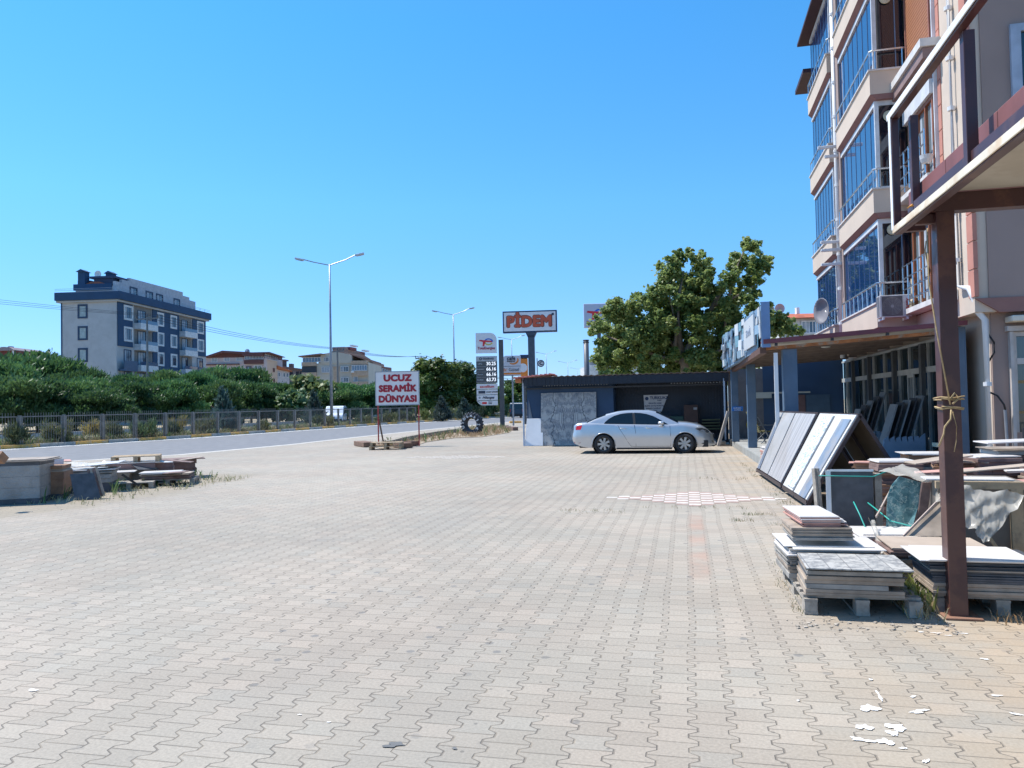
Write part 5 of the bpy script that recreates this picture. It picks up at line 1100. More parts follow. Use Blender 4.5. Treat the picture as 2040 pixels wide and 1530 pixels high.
b = MB(); b.lathe([(.03, 0), (.10, .02), (.13, .1), (.14, .19), (.001, .2)], (5.38, 18.7, 6.9), n=14); tag(b.build('round_vent', mat('grey white', (.5, .5, .5), .5)), 'round pale vent cap under the brown-framed window', 'vent')
q = MB(); q.tube([(5.55, 20.75, 3.3), (5.3, 17.6, 5.4), (5.3, 17.6, 7)], .01, 4)
# black hoses by the corner downpipe
for i, pts in enumerate(([(5.9, 17.05, 2.95), (6.02, 17.05, 2.75), (6.02, 17.05, 2.55), (5.92, 17.05, 2.38)], [(5.92, 17.05, 1.75), (6.05, 17.05, 1.68), (6.16, 17.05, 1.5), (6.18, 17.05, 1.4)])):
    b = MB(); b.tube(pts, .018, 6); tag(b.build('black_hose', BLACK, smooth=True), ['upper black hose loop beside the corner downpipe', 'lower black hose running to the grey conduit'][i], 'hose')
b = MB(); b.tube([(6.18, 17.07, 1.4), (6.2, 17.07, .6)], .03, 8); tag(b.build('conduit', STEELP), 'grey conduit on the ground-floor wall right of the corner downpipe', 'conduit')
# iron fence before the end wall
fe = empty('iron_fence', (5.95, 15.6, 0), 0, 'black wrought-iron fence with scrolls at the right edge', 'fence')
b = MB()
for z in (.25, 1.08): b.bar((0, 0, z), (4, 0, z), .03, .03)
b.build('rail', DARK, fe)
for x in (0, 1.25, 2.5): b = MB(); b.bar((x, 0, 0), (x, 0, 1.1), .055, .055); b.build('post', DARK, fe)
b = MB()
for k in range(1, 32):
    x = k*.085; b.tube([(x, 0, .25), (x, 0, 1.08)], .010, 5)
    for z in (.5, .92): b.tube([(x+.0425+.022*math.cos(t), 0, z+.03*math.sin(t)) for t in np.linspace(0, 2*pi, 9)], .007, 4); b.tube([(x+.0425+.022*math.cos(t), 0, z-.065+.03*math.sin(t)) for t in np.linspace(0, 2*pi, 9)], .007, 4)
b.build('scrolls', DARK, fe)
# ---------------------------------------------------------------- tile shop: plinth, pillars, canopy, glass front
SLATE = mat('slate blue paint', (.075, .125, .19), .55, c2=(.11, .15, .2), sc=1.2); NVP = mat('navy paint', (.016, .05, .11), .6, var=.1, sc=1)
shop = empty('tile_shop', (1.9, 17.7, 0), 0, 'tile shop front with slate pillars, lean-to canopy and large glass panes', 'shop'); sx_, sy_ = 1.9, 17.7
def S_(nm, boxes, m, par=None, bevel=0, M=None):
    b = MB()
    for q in boxes: b.box(q[0]-sx_, q[1]-sx_, q[2]-sy_, q[3]-sy_, q[4], q[5])
    return b.build(nm, m, par or shop, bevel=bevel)
TILEF = mat('grey terrace tiles', (.38, .38, .36), .5, sc=2, c2=(.28, .28, .27))
b = MB(); b.prism([(1.92-sx_, 17.6-sy_), (6.0-sx_, 17.6-sy_), (6.0-sx_, 30.95-sy_), (1.58-sx_, 30.95-sy_)], 0, .2, ax='z'); b.build('plinth', mat('plinth concrete', (.28, .28, .26), .8, sc=3), shop)
b = MB(); b.prism([(1.95-sx_, 17.64-sy_), (5.9-sx_, 17.64-sy_), (5.9-sx_, 30.9-sy_), (1.62-sx_, 30.9-sy_)], .201, .215, ax='z'); b.build('terrace', TILEF, shop)
for x, y, wd in ((2.25, 17.95, .30), (1.98, 24.95, .26), (1.70, 28.6, .24)):
    S_('pillar', [(x-wd/2, x+wd/2, y-.15, y+.15, .216, 2.8)], SLATE, bevel=.008)
S_('corner_pillar', [(5.42, 5.74, 17.75, 18.1, 0, 3.14)], SLATE)
for y in (20.6, 23.2, 26.2, 28.6): S_('pillar', [(5.62, 5.72, y-.1, y+.1, .217, 2.99)], mat('dark mullion post', (.075, .08, .085), .6))
S_('pipe_white', [(1.9, 1.98, 17.66, 17.74, .2, 2.72)], PIPE)
# canopy: sloping sheet with steel rafters, maroon edge gutter
rise = .24/3.9
def cz(x): return 2.92+(x-1.8)*rise
b = MB(); b.prism([(1.72-sx_, cz(1.72)), (5.7-sx_, cz(5.7)), (5.7-sx_, cz(5.7)+.05), (1.72-sx_, cz(1.72)+.05)][::-1], 0, 29.5-sy_); b.build('canopy_sheet', mat('cream underside sheet', (.50, .49, .44), .7, sc=.8, c2=(.35, .28, .2), amt=.4), shop)
b = MB(); b.prism([(1.68-sx_, cz(1.72)+.052), (5.72-sx_, cz(5.7)+.052), (5.72-sx_, cz(5.7)+.085), (1.68-sx_, cz(1.72)+.085)][::-1], -.12, 29.6-sy_); b.build('canopy_roof', mat('maroon roof sheet', (.14, .03, .04), .45, var=.1), shop)
b = MB(); b.prism([(1.68-sx_, cz(1.7)+.0), (5.72-sx_, cz(5.7)+.0), (5.72-sx_, cz(5.7)+.10), (1.68-sx_, cz(1.7)+.10)][::-1], -.15, -.121); b.build('edge_flashing', mat('maroon roof sheet', ()), shop)
RUST = mat('rusty steel', (.36, .14, .05), .8, c2=(.30, .27, .22), sc=5, amt=.8, var=.3)
b = MB(); b.prism([(1.75-sx_, cz(1.75)-.13), (5.6-sx_, cz(5.6)-.13), (5.6-sx_, cz(5.6)-.06), (1.75-sx_, cz(1.75)-.06)][::-1], .03, .10); b.build('rusty_beam', RUST, shop)
for k in range(1, 9):
    b = MB(); y = k*1.4; b.prism([(1.75-sx_, cz(1.75)-.09), (5.6-sx_, cz(5.6)-.09), (5.6-sx_, cz(5.6)-.003), (1.75-sx_, cz(1.75)-.003)][::-1], y, y+.07); b.build('rafter', mat('brown grey steel', (.16, .12, .10), .7, sc=4), shop)
for x in (1.95, 3.1, 4.2): S_('bracket', [(x-.03, x+.03, 17.6, 17.66, cz(x)-.06, cz(x)+.0)], DARK)
S_('front_beam', [(1.62, 1.76, 17.75, 29.3, 2.72, 2.86)], mat('dark rusty beam', (.10, .05, .035), .7, c2=(.2, .08, .04)))
for i, (x, y) in enumerate([(3.4, 20.2), (3.4, 23.5), (3.4, 26.5)]):
    b = MB(); b.lathe([(.001, -.07), (.1, -.06), (.13, -.01), (.13, .0)], (x-sx_, y-sy_, cz(x)-.005), n=14); b.build('ceiling_light', mat('lamp dusty', (.5, .5, .46), .5), shop)
b = MB(); b.box(2.4-sx_, 3.2-sx_, 30.9-sy_, 30.95-sy_, 1.75, 1.98); b.box(3.2-sx_, 4.6-sx_, 30.9-sy_, 30.95-sy_, 1.92, 1.98); b.build('wall_light', mat('pale panel', (.38, .4, .36), .6), shop)
# rear navy wall with doors
S_('rear_wall', [(1.6, 2.9, 31.0, 31.06, .2, 2.9)], mat('grey brown wall', (.12, .12, .13), .8)); S_('rear_wall', [(2.9, 5.8, 31.0, 31.06, .2, 3.35)], NVP)
S_('door', [(4.0, 4.42, 30.96, 30.998, .22, 1.85)], mat('brown door', (.12, .07, .07), .6)); S_('door', [(4.45, 5.3, 30.96, 30.998, .22, 1.85)], mat('slate door', (.04, .08, .13), .6))
# glass front with white frames
S_('glass_front', [(5.80, 5.815, 18.1, 30.9, .22, 3.05)], glass('shop glass', (.012, .028, .035), .03, .8))
fb = [(5.74, 5.80, 18.1, 30.9, 3.0, 3.06), (5.73, 5.80, 18.1, 30.9, 2.28, 2.42)]
for y in (18.15, 20.45, 22.05, 23.05, 24.7, 26.05, 27.5, 30.2): fb.append((5.745, 5.80, y-.025, y+.025, .22, 3.0))
S_('glass_frame', fb, mat('grey white frame', (.40, .41, .40), .5))
S_('glass_door', [(5.70, 5.74, 21.5, 21.56, .25, 2.28), (5.70, 5.74, 22.0, 22.06, .25, 2.28), (5.70, 5.74, 21.56, 22.0, 2.2, 2.28), (5.70, 5.74, 21.74, 21.77, .25, 2.2)], mat('grey white frame', ()))
# tall tile samples in toothed racks before the glass
TG = mat('grey tile sample', (.20, .21, .22), .35, var=.15, sc=2); TD = mat('dark tile back', (.045, .045, .05), .6); RK = mat('pale blue rack', (.22, .28, .36), .5)
def sample_rack(x, y, n, hgt, label, dx=.16, slope=1):
    r = empty('tile_sample_rack', (x, y, .216), 0, label, 'tile rack', 'racks of upright tiles in front of the shop glass')
    b = MB(); pts = [(0, 0), (n*dx+.3, 0), (n*dx+.3, .62)]
    for k in range(n, -1, -1): pts += [(k*dx+.16, .50), (k*dx+.16, .56), (k*dx+.06, .56-.015*(n-k)), (k*dx+.06, .42)]
    pts += [(0, .25)]; b.prism(pts[::1], -.05, .04); b.build('rack_side', RK, r)
    for k in range(n):
        M = Matrix.Translation((k*dx+.12, .1, .35)) @ Matrix.Rotation(rad(17), 4, 'Y')
        b = MB(); h = hgt*(1 if slope > 0 else 1)+slope*k*.10; b.box(-.018, .018, 0, .6, 0, h, M); b.build('tile_sample', TG if k % 2 == 0 else TD, r)
    return r
sample_rack(4.45, 19.6, 5, 1.0, 'nearer rack of tall leaning tiles in front of the shop glass', slope=.5, dx=.13)
sample_rack(4.3, 22.6, 5, .85, 'farther rack of tall leaning tiles behind the tile display frame', slope=1.2, dx=.13)
# white board near corner pillar foot
b = MB(); b.box(5.15, 5.42, 17.9, 18.2, .62, .70); tag(b.build('shelf_board', mat('pale green board', (.5, .52, .4), .6)), 'small pale green shelf at the foot of the corner pillar', 'shelf')
# terrace furniture: folding chair, yellow cloth, blue house number plate
CHK = mk('checked cloth')
m_, N_, b_ = CHK; ck = N_.n('ShaderNodeTexChecker'); N_.l.new(N_.obj(), ck.inputs['Vector']); ck.inputs['Scale'].default_value = 18; ck.inputs['Color1'].default_value = (.35, .30, .12, 1); ck.inputs['Color2'].default_value = (.03, .04, .03, 1); N_.l.new(ck.outputs[0], b_.inputs['Base Color'])
ch = empty('folding_chair', (2.35, 27.4, .216), rad(20), 'folding chair with yellow and black checked back on the terrace', 'chair')
b = MB(); b.box(-.02, .02, -.24, .24, 0, .75, Matrix.Translation((0, 0, .38)) @ Matrix.Rotation(rad(-22), 4, 'Y')); b.build('backrest', m_, ch)
b = MB(); b.box(0, .45, -.24, .24, .38, .42); b.build('seat', m_, ch)
for s in (-.24, .24):
    b = MB(); b.bar((-.1, s, .9), (.4, s, 0), .03, .03); b.build('leg', GREY, ch); b = MB(); b.bar((.45, s, .42), (0, s, 0), .03, .03); b.build('leg', GREY, ch); b = MB(); b.bar((-.1, s, .62), (.42, s, .62), .03, .03); b.build('armrest', GREY, ch)
b = MB(); b.add([(2.35, 30.7, 1.25), (2.40, 30.68, 1.25), (2.52, 30.62, .75), (2.47, 30.6, .45), (2.3, 30.62, .42), (2.22, 30.65, .75), (2.38, 30.78, 1.2), (2.5, 30.8, .7), (2.3, 30.8, .5)], [(0, 1, 2, 5), (2, 3, 4, 5), (0, 6, 8, 5), (1, 6, 7, 2), (5, 8, 4), (2, 7, 8, 3)]); tag(b.build('yellow_cloth', mat('yellow cloth', (.42, .36, .03), .8), smooth=True), 'yellow cloth bag hanging on the dark wall behind the pillars', 'bag')
pl = empty('street_plate', (1.64, 28.43, 1.38), 0, 'small blue plate with white writing on the farthest pillar', 'sign')
b = MB(); b.box(-.06, .32, -.03, -.005, -.07, .09); b.build('plate', mat('plate blue', (.01, .14, .45), .4), pl); text('YENİ MAH.', .055, SW, pl, (.13, -.033, .03), off=.001); text('CADDESİ', .05, SW, pl, (.13, -.033, -.03), off=.001)
# faceted mirror-tile sign fascia along the canopy edge
def fascia(): 
    A = Vector((1.70, 17.6, 0)); E = Vector((1.36, 28.9, 0)); d = (E-A).normalized(); L = (E-A).length; n = Vector((-d.y, d.x, 0))
    if n.x > 0: n = -n
    r = empty('shop_sign', A, math.atan2(d.y, d.x), 'long pale sign of broken bluish mirror tiles along the canopy edge', 'sign')
    b = MB(); b.prism([(0, 2.86), (L, 2.80), (L, 4.0), (0, 3.80)], -.12, 0); b.build('backing', mat('sign backing', (.16, .25, .36), .5), r)
    b = MB(); b.box(-.03, .0, -.13, .05, 2.84, 3.84); b.build('end_frame', mat('end frame blue', (.13, .22, .38), .5), r)
    g = random.Random(4); ms = [mat('mirror tile pale', (.60, .62, .64), .3, var=.03), mat('mirror tile blue', (.30, .42, .52), .25, .2, var=.05), mat('mirror tile aqua', (.18, .34, .42), .25, var=.1), mat('mirror tile grey', (.17, .19, .22), .3)]
    # local +y points to the road side
    big = MB(); big.box(1.3, 3.5, .03, .07, 2.99, 3.72); big.build('sign_tile', ms[0], r)
    text('SERAMİK', .26, mat('sign scuff', (.25, .3, .38), .6), r, (2.4, .073, 3.36), rot=(pi/2, 0, pi), off=.0, name='worn_lettering')
    x = .15
    while x < L-.2:
        z = 2.88; 
        while z < 3.74+.2*x/L:
            w_, h = g.uniform(.28, .6), g.uniform(.16, .36)
            if not (1.0 < x+w_/2 < 3.6 and 2.9 < z+h/2 < 3.75) and g.random() < .88:
                o_ = g.uniform(.005, .06); b = MB(); M = Matrix.Translation((x, o_, z)) @ Matrix.Rotation(g.uniform(-.12, .12), 4, 'Z') @ Matrix.Rotation(g.uniform(-.06, .06), 4, 'X')
                b.box(0, w_, 0, .02, 0, min(h, 3.80+.18*x/L-z), M); b.build('sign_tile', ms[g.choice([0, 0, 1, 1, 1, 2, 3])], r)
            z += h+.015
        x += g.uniform(.42, .55)
    return r
fascia()
# ---------------------------------------------------------------- dark lean-to shed with marble panel
shed = empty('shed', (-6.45, 31.0, 0), 0, 'long dark navy shed with corrugated roof behind the car', 'shed'); hx, hy = -6.45, 31.0
def H_(nm, boxes, m, par=None, bevel=0, M=None):
    b = MB()
    for q in boxes: b.box(q[0]-hx, q[1]-hx, q[2]-hy, q[3]-hy, q[4], q[5], M)
    return b.build(nm, m, par or shed, bevel=bevel)
H_('rear_wall', [(-6.40, -2.85, 31.02, 31.1, 0, 2.5)], NVP)
DKW = mat('dark corrugated sheet', (.008, .017, .034), .5, var=.15)
b = MB(); xs_ = np.arange(-2.85, 1.6, .06)
for i, x in enumerate(xs_): b.box(x-hx, x+.06-hx, 1.3+(0 if i % 2 else .03), 1.4, 0, 2.7)
b.build('corrugated_wall', DKW, shed)
H_('side_wall', [(-2.9, -2.84, 31.101, 32.4, 0, 2.6)], NVP); H_('side_wall', [(-6.40, -6.36, 31.101, 33, 0, 2.5)], NVP)
H_('white_post', [(-6.50, -6.44, 30.6, 30.66, 0, 2.75), (1.40, 1.46, 30.4, 30.45, 0.2, 2.55)], mat('pale blue post', (.40, .48, .58), .5))
H_('front_beam', [(-6.45, 1.5, 30.55, 30.62, 2.56, 2.68), (-6.45, 1.5, 30.9, 30.96, 2.30, 2.36)], DARK)
b = MB()
for i, x in enumerate(np.arange(-6.4, 1.6, .09)): b.box(x-hx, x+.09-hx, -.60+(0 if i % 2 else .02), -.57+(.02 if i % 2 else .04), 2.44, 2.765)
b.build('front_fascia', mat('charcoal fascia', (.008, .014, .026), .55, var=.15), shed)
# slot between wall and roof, with corrugation daylight
b = MB(); n_ = 70; pts = []
for k in range(n_+1):
    x = (-6.62-hx)+8.35*k/n_; z = (.035 if k % 2 else 0); pts.append((x, z))
vs = []; 
for y, z0 in ((-.62, 2.79), (3.4, 2.45)):
    vs += [(x, y, z0+z) for x, z in pts]
b.add(vs, [(k, k+1, k+n_+2, k+n_+1) for k in range(n_)]); ro = b.build('corrugated_roof', mat('weathered brown roof', (.20, .13, .10), .7, c2=(.30, .2, .15), sc=2), shed)
so_ = ro.modifiers.new('thick', 'SOLIDIFY'); so_.thickness = .02
b = MB(); b.prism([(-6.78-hx, 2.74), (-5.2-hx, 2.86), (-5.2-hx, 2.89), (-6.80-hx, 2.78)][::-1], -.72, .6)
for k in range(9): x = -6.75+.18*k; b.tube([(x-hx, -.73, 2.785+.076*(x+6.75)), (x-hx, .6, 2.80+.076*(x+6.75))], .035, 6)
b.build('red_roof_edge', mat('faded red tiles', (.50, .17, .13), .7, var=.15), shed)
H_('orange_block', [(-6.74, -6.5, 30.4, 30.8, 2.58, 2.74)], mat('orange clay', (.45, .16, .06), .8))
b = MB()
for k in range(24): x = -5.7+.112*k; b.box(x-hx, x+.045-hx, .01, .018, 2.42, 2.46)  # solid pale dashes, coloured as daylight between wall and roof
b.build('painted_daylight_dash', mat('painted daylight', (.35, .4, .45), .6), shed)
b = MB()
for k in range(18): x = -.6+.12*k; b.box(x-hx, x+.06-hx, 1.28, 1.295, 2.42, 2.46)
b.build('painted_daylight_dash', mat('painted daylight', ()), shed)
# marble panel: book-matched veins, leaning against the wall
mm, N, bb = mk('bookmatched marble'); o_ = N.obj(); x, y, z = N.xyz(o_); ax_ = N.m('ABSOLUTE', x); v = N.comb(ax_, 0.0, z)
n1 = N.noise(v, 2.2, 6, .65); wv_ = N.n('ShaderNodeTexWave'); wv_.wave_type = 'RINGS'; N.l.new(N.comb(N.m('MULTIPLY', ax_, 1.5), 0.0, N.m('MULTIPLY', N.m('SUBTRACT', z, 1.1), .8)), wv_.inputs['Vector']); wv_.inputs['Scale'].default_value = 1.3; wv_.inputs['Distortion'].default_value = 7; wv_.inputs['Detail'].default_value = 4; wv_.inputs['Detail Scale'].default_value = 1.6
dsx = N.m('ABSOLUTE', N.m('SUBTRACT', N.m('ADD', ax_, N.m('MULTIPLY', N.m('SUBTRACT', N.noise(v, 1.6, 3), .5), .9)), .62))
vein = N.ramp(dsx, .0, .035, 1, 0); vein2 = N.ramp(N.m('ABSOLUTE', N.m('SUBTRACT', n1, .5)), .0, .03, 1, 0)
c = N.mix(N.ramp(n1, .3, .7), (.13, .14, .165), (.50, .49, .46)); c = N.mix(N.m('MULTIPLY', wv_.outputs['Fac'], .75), c, (.42, .40, .37)); c = N.mix(N.m('MULTIPLY', vein, .9), c, (.03, .03, .04)); c = N.mix(N.m('MULTIPLY', vein2, .55), c, (.06, .06, .08))
zz = N.m('SUBTRACT', z, 1.1); wz = N.m('ADD', .15, N.m('MULTIPLY', N.m('COSINE', N.m('MULTIPLY', zz, 4.2)), .07)); lim = N.ramp(N.m('ABSOLUTE', zz), .40, .44, 1, 0)
for d_, k_ in ((0, .85), (.07, .6), (.16, .45), (.33, .4)):
    c = N.mix(N.m('MULTIPLY', N.m('MULTIPLY', N.ramp(N.m('ABSOLUTE', N.m('SUBTRACT', N.m('ADD', ax_, N.m('MULTIPLY', N.m('SUBTRACT', N.noise(v, 5, 3), .5), .08)), N.m('ADD', wz, d_))), .004, .022, 1, 0), N.ramp(N.m('ABSOLUTE', zz), .40+d_, .46+d_, 1, 0)), k_), c, (.04, .04, .055))
N.inp(bb.inputs['Base Color'], c); bb.inputs['Roughness'].default_value = .35
b = MB(); b.box(-1.13, 1.13, -.012, .012, 0, 2.16); mo = tag(b.build('marble_panel', mm, bevel=.003), 'large grey veined marble panel leaning on the shed wall', 'marble panel'); mo.location = (-4.66, 30.66, .01); mo.rotation_euler = (-rad(8.5), 0, 0)
b = MB(); b.prism([(-.38, 0), (.38, 0), (.35, 1.13), (-.31, 1.13)][::-1], -.015, .015); bo = tag(b.build('white_slab', mat('white slab', (.72, .74, .76), .5, var=.03), bevel=.004), 'plain white slab leaning at the left end of the shed', 'slab'); bo.location = (-6.07, 30.62, .01); bo.rotation_euler = (-rad(13), 0, 0)
b = MB(); b.prism([(-.32, 0), (.06, 0), (-.30, 1.9)], -.01, .01); bo = tag(b.build('painted_lit_triangle', mat('painted lit wall', (.16, .19, .23), .6)), 'painted sunlit triangle on the shed wall behind the white slab', 'board'); bo.location = (-6.03, 30.96, .02); bo.rotation_euler = (-rad(1.5), 0, 0)  # thin sheet coloured as the sunlit wedge beside the roof's shadow
# banner
ban = empty('banner', (-1.62, 32.2, 0), 0, 'pale grey banner with slanted right edge and blue print on the dark shed wall', 'banner')
p0, p1, p2, p3 = P(1282, 787, Y=32.2), P(1331, 786, Y=32.2), P(1318, 820, Y=32.2), P(1284, 821, Y=32.2)
b = MB(); b.prism([(q.x+1.62, q.z) for q in (p3, p2, p1, p0)], -.012, 0); b.build('cloth', mat('banner cloth', (.50, .52, .55), .7), ban)
BT = mat('banner blue', (.02, .05, .13), .6); cxb = (p0.x+p1.x)/2+1.62
text('TURKUAZ', .165, BT, ban, (cxb+.12, -.016, p0.z-.13), off=.005, sx=.95); text('YAPI', .08, BT, ban, (cxb+.13, -.016, p0.z-.24), off=.002)
for k, t_ in enumerate(('SERAMİK HOBİ', 'KLİMA SATIŞ MONTAJ', 'BANYO TADİLAT', 'VİTRİFİYE')): text(t_, .075, BT, ban, (cxb-.04-.03*k, -.016, p0.z-.35-.105*k), off=.002)
b = MB(); b.lathe([(.001, -.016), (.08, -.016), (.08, -.012)], (p0.x+1.62+.13, 0, p0.z-.15), ax='y', n=6); b.build('emblem', BT, ban)
# clutter at the shed's right end
b = MB(); b.box(-.05, .05, -.3, .3, 0, 1.35, Matrix.Rotation(rad(17), 4, 'Y')); o = tag(b.build('leaning_slab', mat('grey brown slab', (.30, .27, .24), .7)), 'narrow grey brown slab leaning on the farthest pillar', 'slab'); o.location = (1.13, 29.8, 0)
def bag(name, loc, s_, m_, lb, seed):
    g = random.Random(seed); b = MB(); b.lathe([(.001, 0), (.3, .02), (.36, .12), (.33, .26), (.2, .36), (.08, .42), (.1, .48), (.001, .5)], n=18)
    b.v = [(x*(1+.25*math.sin(5*y*6+z*9+seed)*.6), y*(1+.2*math.cos(x*17+seed)), z*(1+.12*math.sin(x*20+y*14))) for x, y, z in b.v]
    o = tag(b.build(name, m_, smooth=True), lb, 'bag'); o.location = loc; o.scale = (s_,)*3; return o
bag('sack', (.78, 30.5, 0), .8, mat('dark sack', (.09, .10, .12), .5), 'dark crumpled sack at the shed corner in front of the car', 1)
bag('sack', (.93, 30.2, 0), .45, mat('grey sack', (.30, .29, .30), .5), 'small grey sack beside the narrow leaning slab', 2)
b = MB(); b.box(1.18, 1.42, 30.2, 30.5, 0, .16); tag(b.build('white_box', mat('box white', (.4, .4, .38), .6), bevel=.02), 'small off-white box at the foot of the farthest pillar', 'box')
b = MB(); b.box(-.1, .45, 31.6, 32.1, .35, 1.55); o = tag(b.build('brown_cupboard', mat('brown card', (.055, .03, .025), .7), bevel=.01), 'brown cupboard with two pale labels inside the dark shed', 'cupboard')
for z_ in (.75, 1.35): b = MB(); b.box(.28, .42, 31.58, 31.598, z_, z_+.09); b.build('label_plate', mat('label pale', (.3, .3, .3), .6), o)
b = MB(); b.box(-1.3, -.12, 31.6, 32.1, 0, 1.1); tag(b.build('green_cabinet', mat('dark green', (.012, .05, .04), .6), bevel=.01), 'dark green cabinet inside the shed behind the car bonnet', 'cabinet')
b = MB(); 
for k in range(4): b.box(.6, 1.3, 31.6, 32.1, .55+.12*k, .60+.12*k)
tag(b.build('shelf_unit', mat('olive shelf', (.06, .07, .03), .6)), 'low olive shelves inside the shed near the narrow leaning slab', 'shelf')
# ---------------------------------------------------------------- brown steel canopy in the right foreground
can = empty('steel_canopy', (2.0, 6.57, 0), 0, 'brown steel canopy with rusty post and open billboard frame at right', 'canopy')
def K_(nm, boxes, m, bevel=.004):
    b = MB()
    for q in boxes: b.box(q[0]-2.0, q[1]-2.0, q[2]-6.57, q[3]-6.57, q[4], q[5])
    return b.build(nm, m, can, bevel=bevel)
K_('post', [(1.925, 2.055, 6.50, 6.64, 0, 3.13)], BROWNST)
K_('base_plate', [(1.88, 2.14, 6.44, 6.70, .004, .018)], mat('rust plate', (.28, .15, .10), .85))
K_('crossbeam', [(1.9, 6.5, 6.50, 6.62, 3.13, 3.27)], BROWNST); K_('crossbeam', [(1.9, 6.5, 3.5, 3.62, 3.13, 3.27)], BROWNST)
K_('edge_beam', [(1.80, 1.90, .5, 6.62, 3.13, 3.25)], BROWNST)
K_('frame_rail', [(1.74, 1.80, .5, 6.98, 3.06, 3.12)], BROWNST); K_('frame_rail', [(1.74, 1.80, .5, 7.05, 4.03, 4.09)], BROWNST)
K_('frame_face_strip', [(1.728, 1.738, .5, 6.98, 3.07, 3.125)], CREAM); K_('frame_face_strip', [(1.728, 1.738, .5, 7.05, 4.045, 4.10)], WHITE)
K_('frame_upright', [(1.735, 1.79, 6.93, 7.0, 3.12, 4.03), (1.74, 1.79, 6.99, 7.05, 4.03, 4.09)], BROWNST); K_('frame_face_strip', [(1.726, 1.734, 6.94, 7.0, 3.1, 4.05)], WHITE)
K_('frame_upright', [(1.86, 1.92, 6.85, 6.91, 3.1, 4.02)], BROWNST); K_('frame_upright', [(1.78, 1.85, 5.36, 5.43, 3.12, 4.03)], BROWNST)
K_('frame_arm', [(1.8, 1.95, 6.85, 6.91, 3.06, 3.12), (1.80, 2.0, 6.55, 6.61, 3.05, 3.125)], BROWNST)
for k in range(5): K_('fascia_tile', [(1.93, 1.965, 2.35+k*.98, 3.32+k*.98, 3.33, 3.47)], mat('rose brown fascia', (.20, .075, .07), .6, sc=3), bevel=.008)
K_('fascia_under', [(1.91, 1.97, 2.35, 7.2, 3.28, 3.325)], BROWNST)
K_('soffit', [(1.97, 6.6, .5, 6.49, 3.275, 3.30)], mat('cream soffit', (.50, .46, .38), .7, sc=1, c2=(.4, .34, .26)))
K_('roof_sheet', [(1.97, 6.6, .5, 7.2, 3.31, 3.35)], mat('rose brown fascia', ()))
b = MB()
for x in (2.9, 4.2): b.box(x-2.0, x+.08-2.0, .5-6.57, 6.49-6.57, 3.17, 3.27)
b.build('purlin', BROWNST, can)
# ropes
RP = mat('rope', (.40, .29, .15), .9, var=.2, sc=30)
def rope(pts, r, lb, m_=RP, nm='rope'):
    b = MB(); b.tube(pts, r, 5); return tag(b.build(nm, m_, smooth=True), lb, 'rope')
a = P(1848, 455, Y=6.62); 
rope([tuple(a), tuple(P(1850, 560, Y=6.5)), tuple(P(1866, 660, Y=6.46)), tuple(P(1893, 806, Y=6.46))], .006, 'long thin rope running down to the knot on the brown post')
rope([tuple(P(1845, 480, Y=6.66)), tuple(P(1843, 500, Y=6.66)), tuple(P(1852, 540, Y=6.66)), tuple(P(1850, 560, Y=6.66)), tuple(P(1853, 580, Y=6.66))], .006, 'short twisted rope end hanging under the canopy frame')
b = MB()
for k, z in enumerate((1.60, 1.612, 1.675, 1.69)):
    e = .082+.003*k; b.tube([(1.99+e*sx*.9, 6.57+e*sy*1.0, z+.008*math.sin(i*2+k)) for i, (sx, sy) in enumerate([(-1, -1), (0, -1.05), (1, -1), (1, 1), (-1, 1), (-1, -1)])], .006, 5)
b.tube([(1.96, 6.47, 1.66), (2.0, 6.46, 1.72), (2.03, 6.47, 1.68), (1.98, 6.45, 1.64)], .008, 5)
tag(b.build('rope_binding', RP, smooth=True), 'two rope bindings knotted round the brown post', 'rope')
rope([tuple(P(1895, 816, Y=6.45)), tuple(P(1894, 835, Y=6.45)), tuple(P(1882, 850, Y=6.45)), tuple(P(1880, 865, Y=6.45)), tuple(P(1870, 889, Y=6.45))], .007, 'loose pale rope end hanging from the knot on the brown post')
rope([tuple(P(1898, 820, Y=6.46)), tuple(P(1906, 850, Y=6.46)), tuple(P(1905, 880, Y=6.46)), tuple(P(1901, 900, Y=6.46))], .003, 'thin string hanging at the right of the post')
rope([tuple(P(1808, 415, Y=6.9)), tuple(P(1820, 405, Y=6.9)), tuple(P(1826, 400, Y=6.9)), tuple(P(1812, 412, Y=6.85)), tuple(P(1826, 408, Y=6.85))], .006, 'scrap of orange rope tied at the far corner of the billboard frame', mat('orange rope', (.6, .28, .06), .8))
# ---------------------------------------------------------------- tiles, pallets and racks
TM = {'grey': mat('tile grey', (.28, .265, .24), .6, var=.25, sc=6), 'dark': mat('tile dark', (.07, .075, .085), .5, var=.25, sc=6), 'pink': mat('tile pink body', (.50, .27, .22), .7, var=.15, sc=6),
 'white': mat('tile white glaze', (.70, .66, .62), .3, var=.05), 'brown': mat('tile brown body', (.20, .13, .11), .75, var=.3, sc=6), 'taupe': mat('tile taupe', (.31, .25, .195), .7, var=.25, sc=5),
 'card': mat('carton brown', (.30, .17, .10), .85, var=.15, sc=5, c2=(.2, .11, .07)), 'mauve': mat('carton mauve', (.24, .15, .13), .85, var=.15, sc=5), 'sand': mat('sand board', (.40, .32, .25), .8, var=.1), 'blue': mat('slate tile', (.10, .14, .18), .4, var=.2, sc=4)}
PAT = mk('patterned floor tile'); m_, N, b_ = PAT; q_ = N.pos(); br = N.n('ShaderNodeTexBrick'); N.l.new(q_, br.inputs['Vector']); br.inputs['Scale'].default_value = 1.0; br.inputs['Brick Width'].default_value = .15; br.inputs['Row Height'].default_value = .3; br.offset = 0
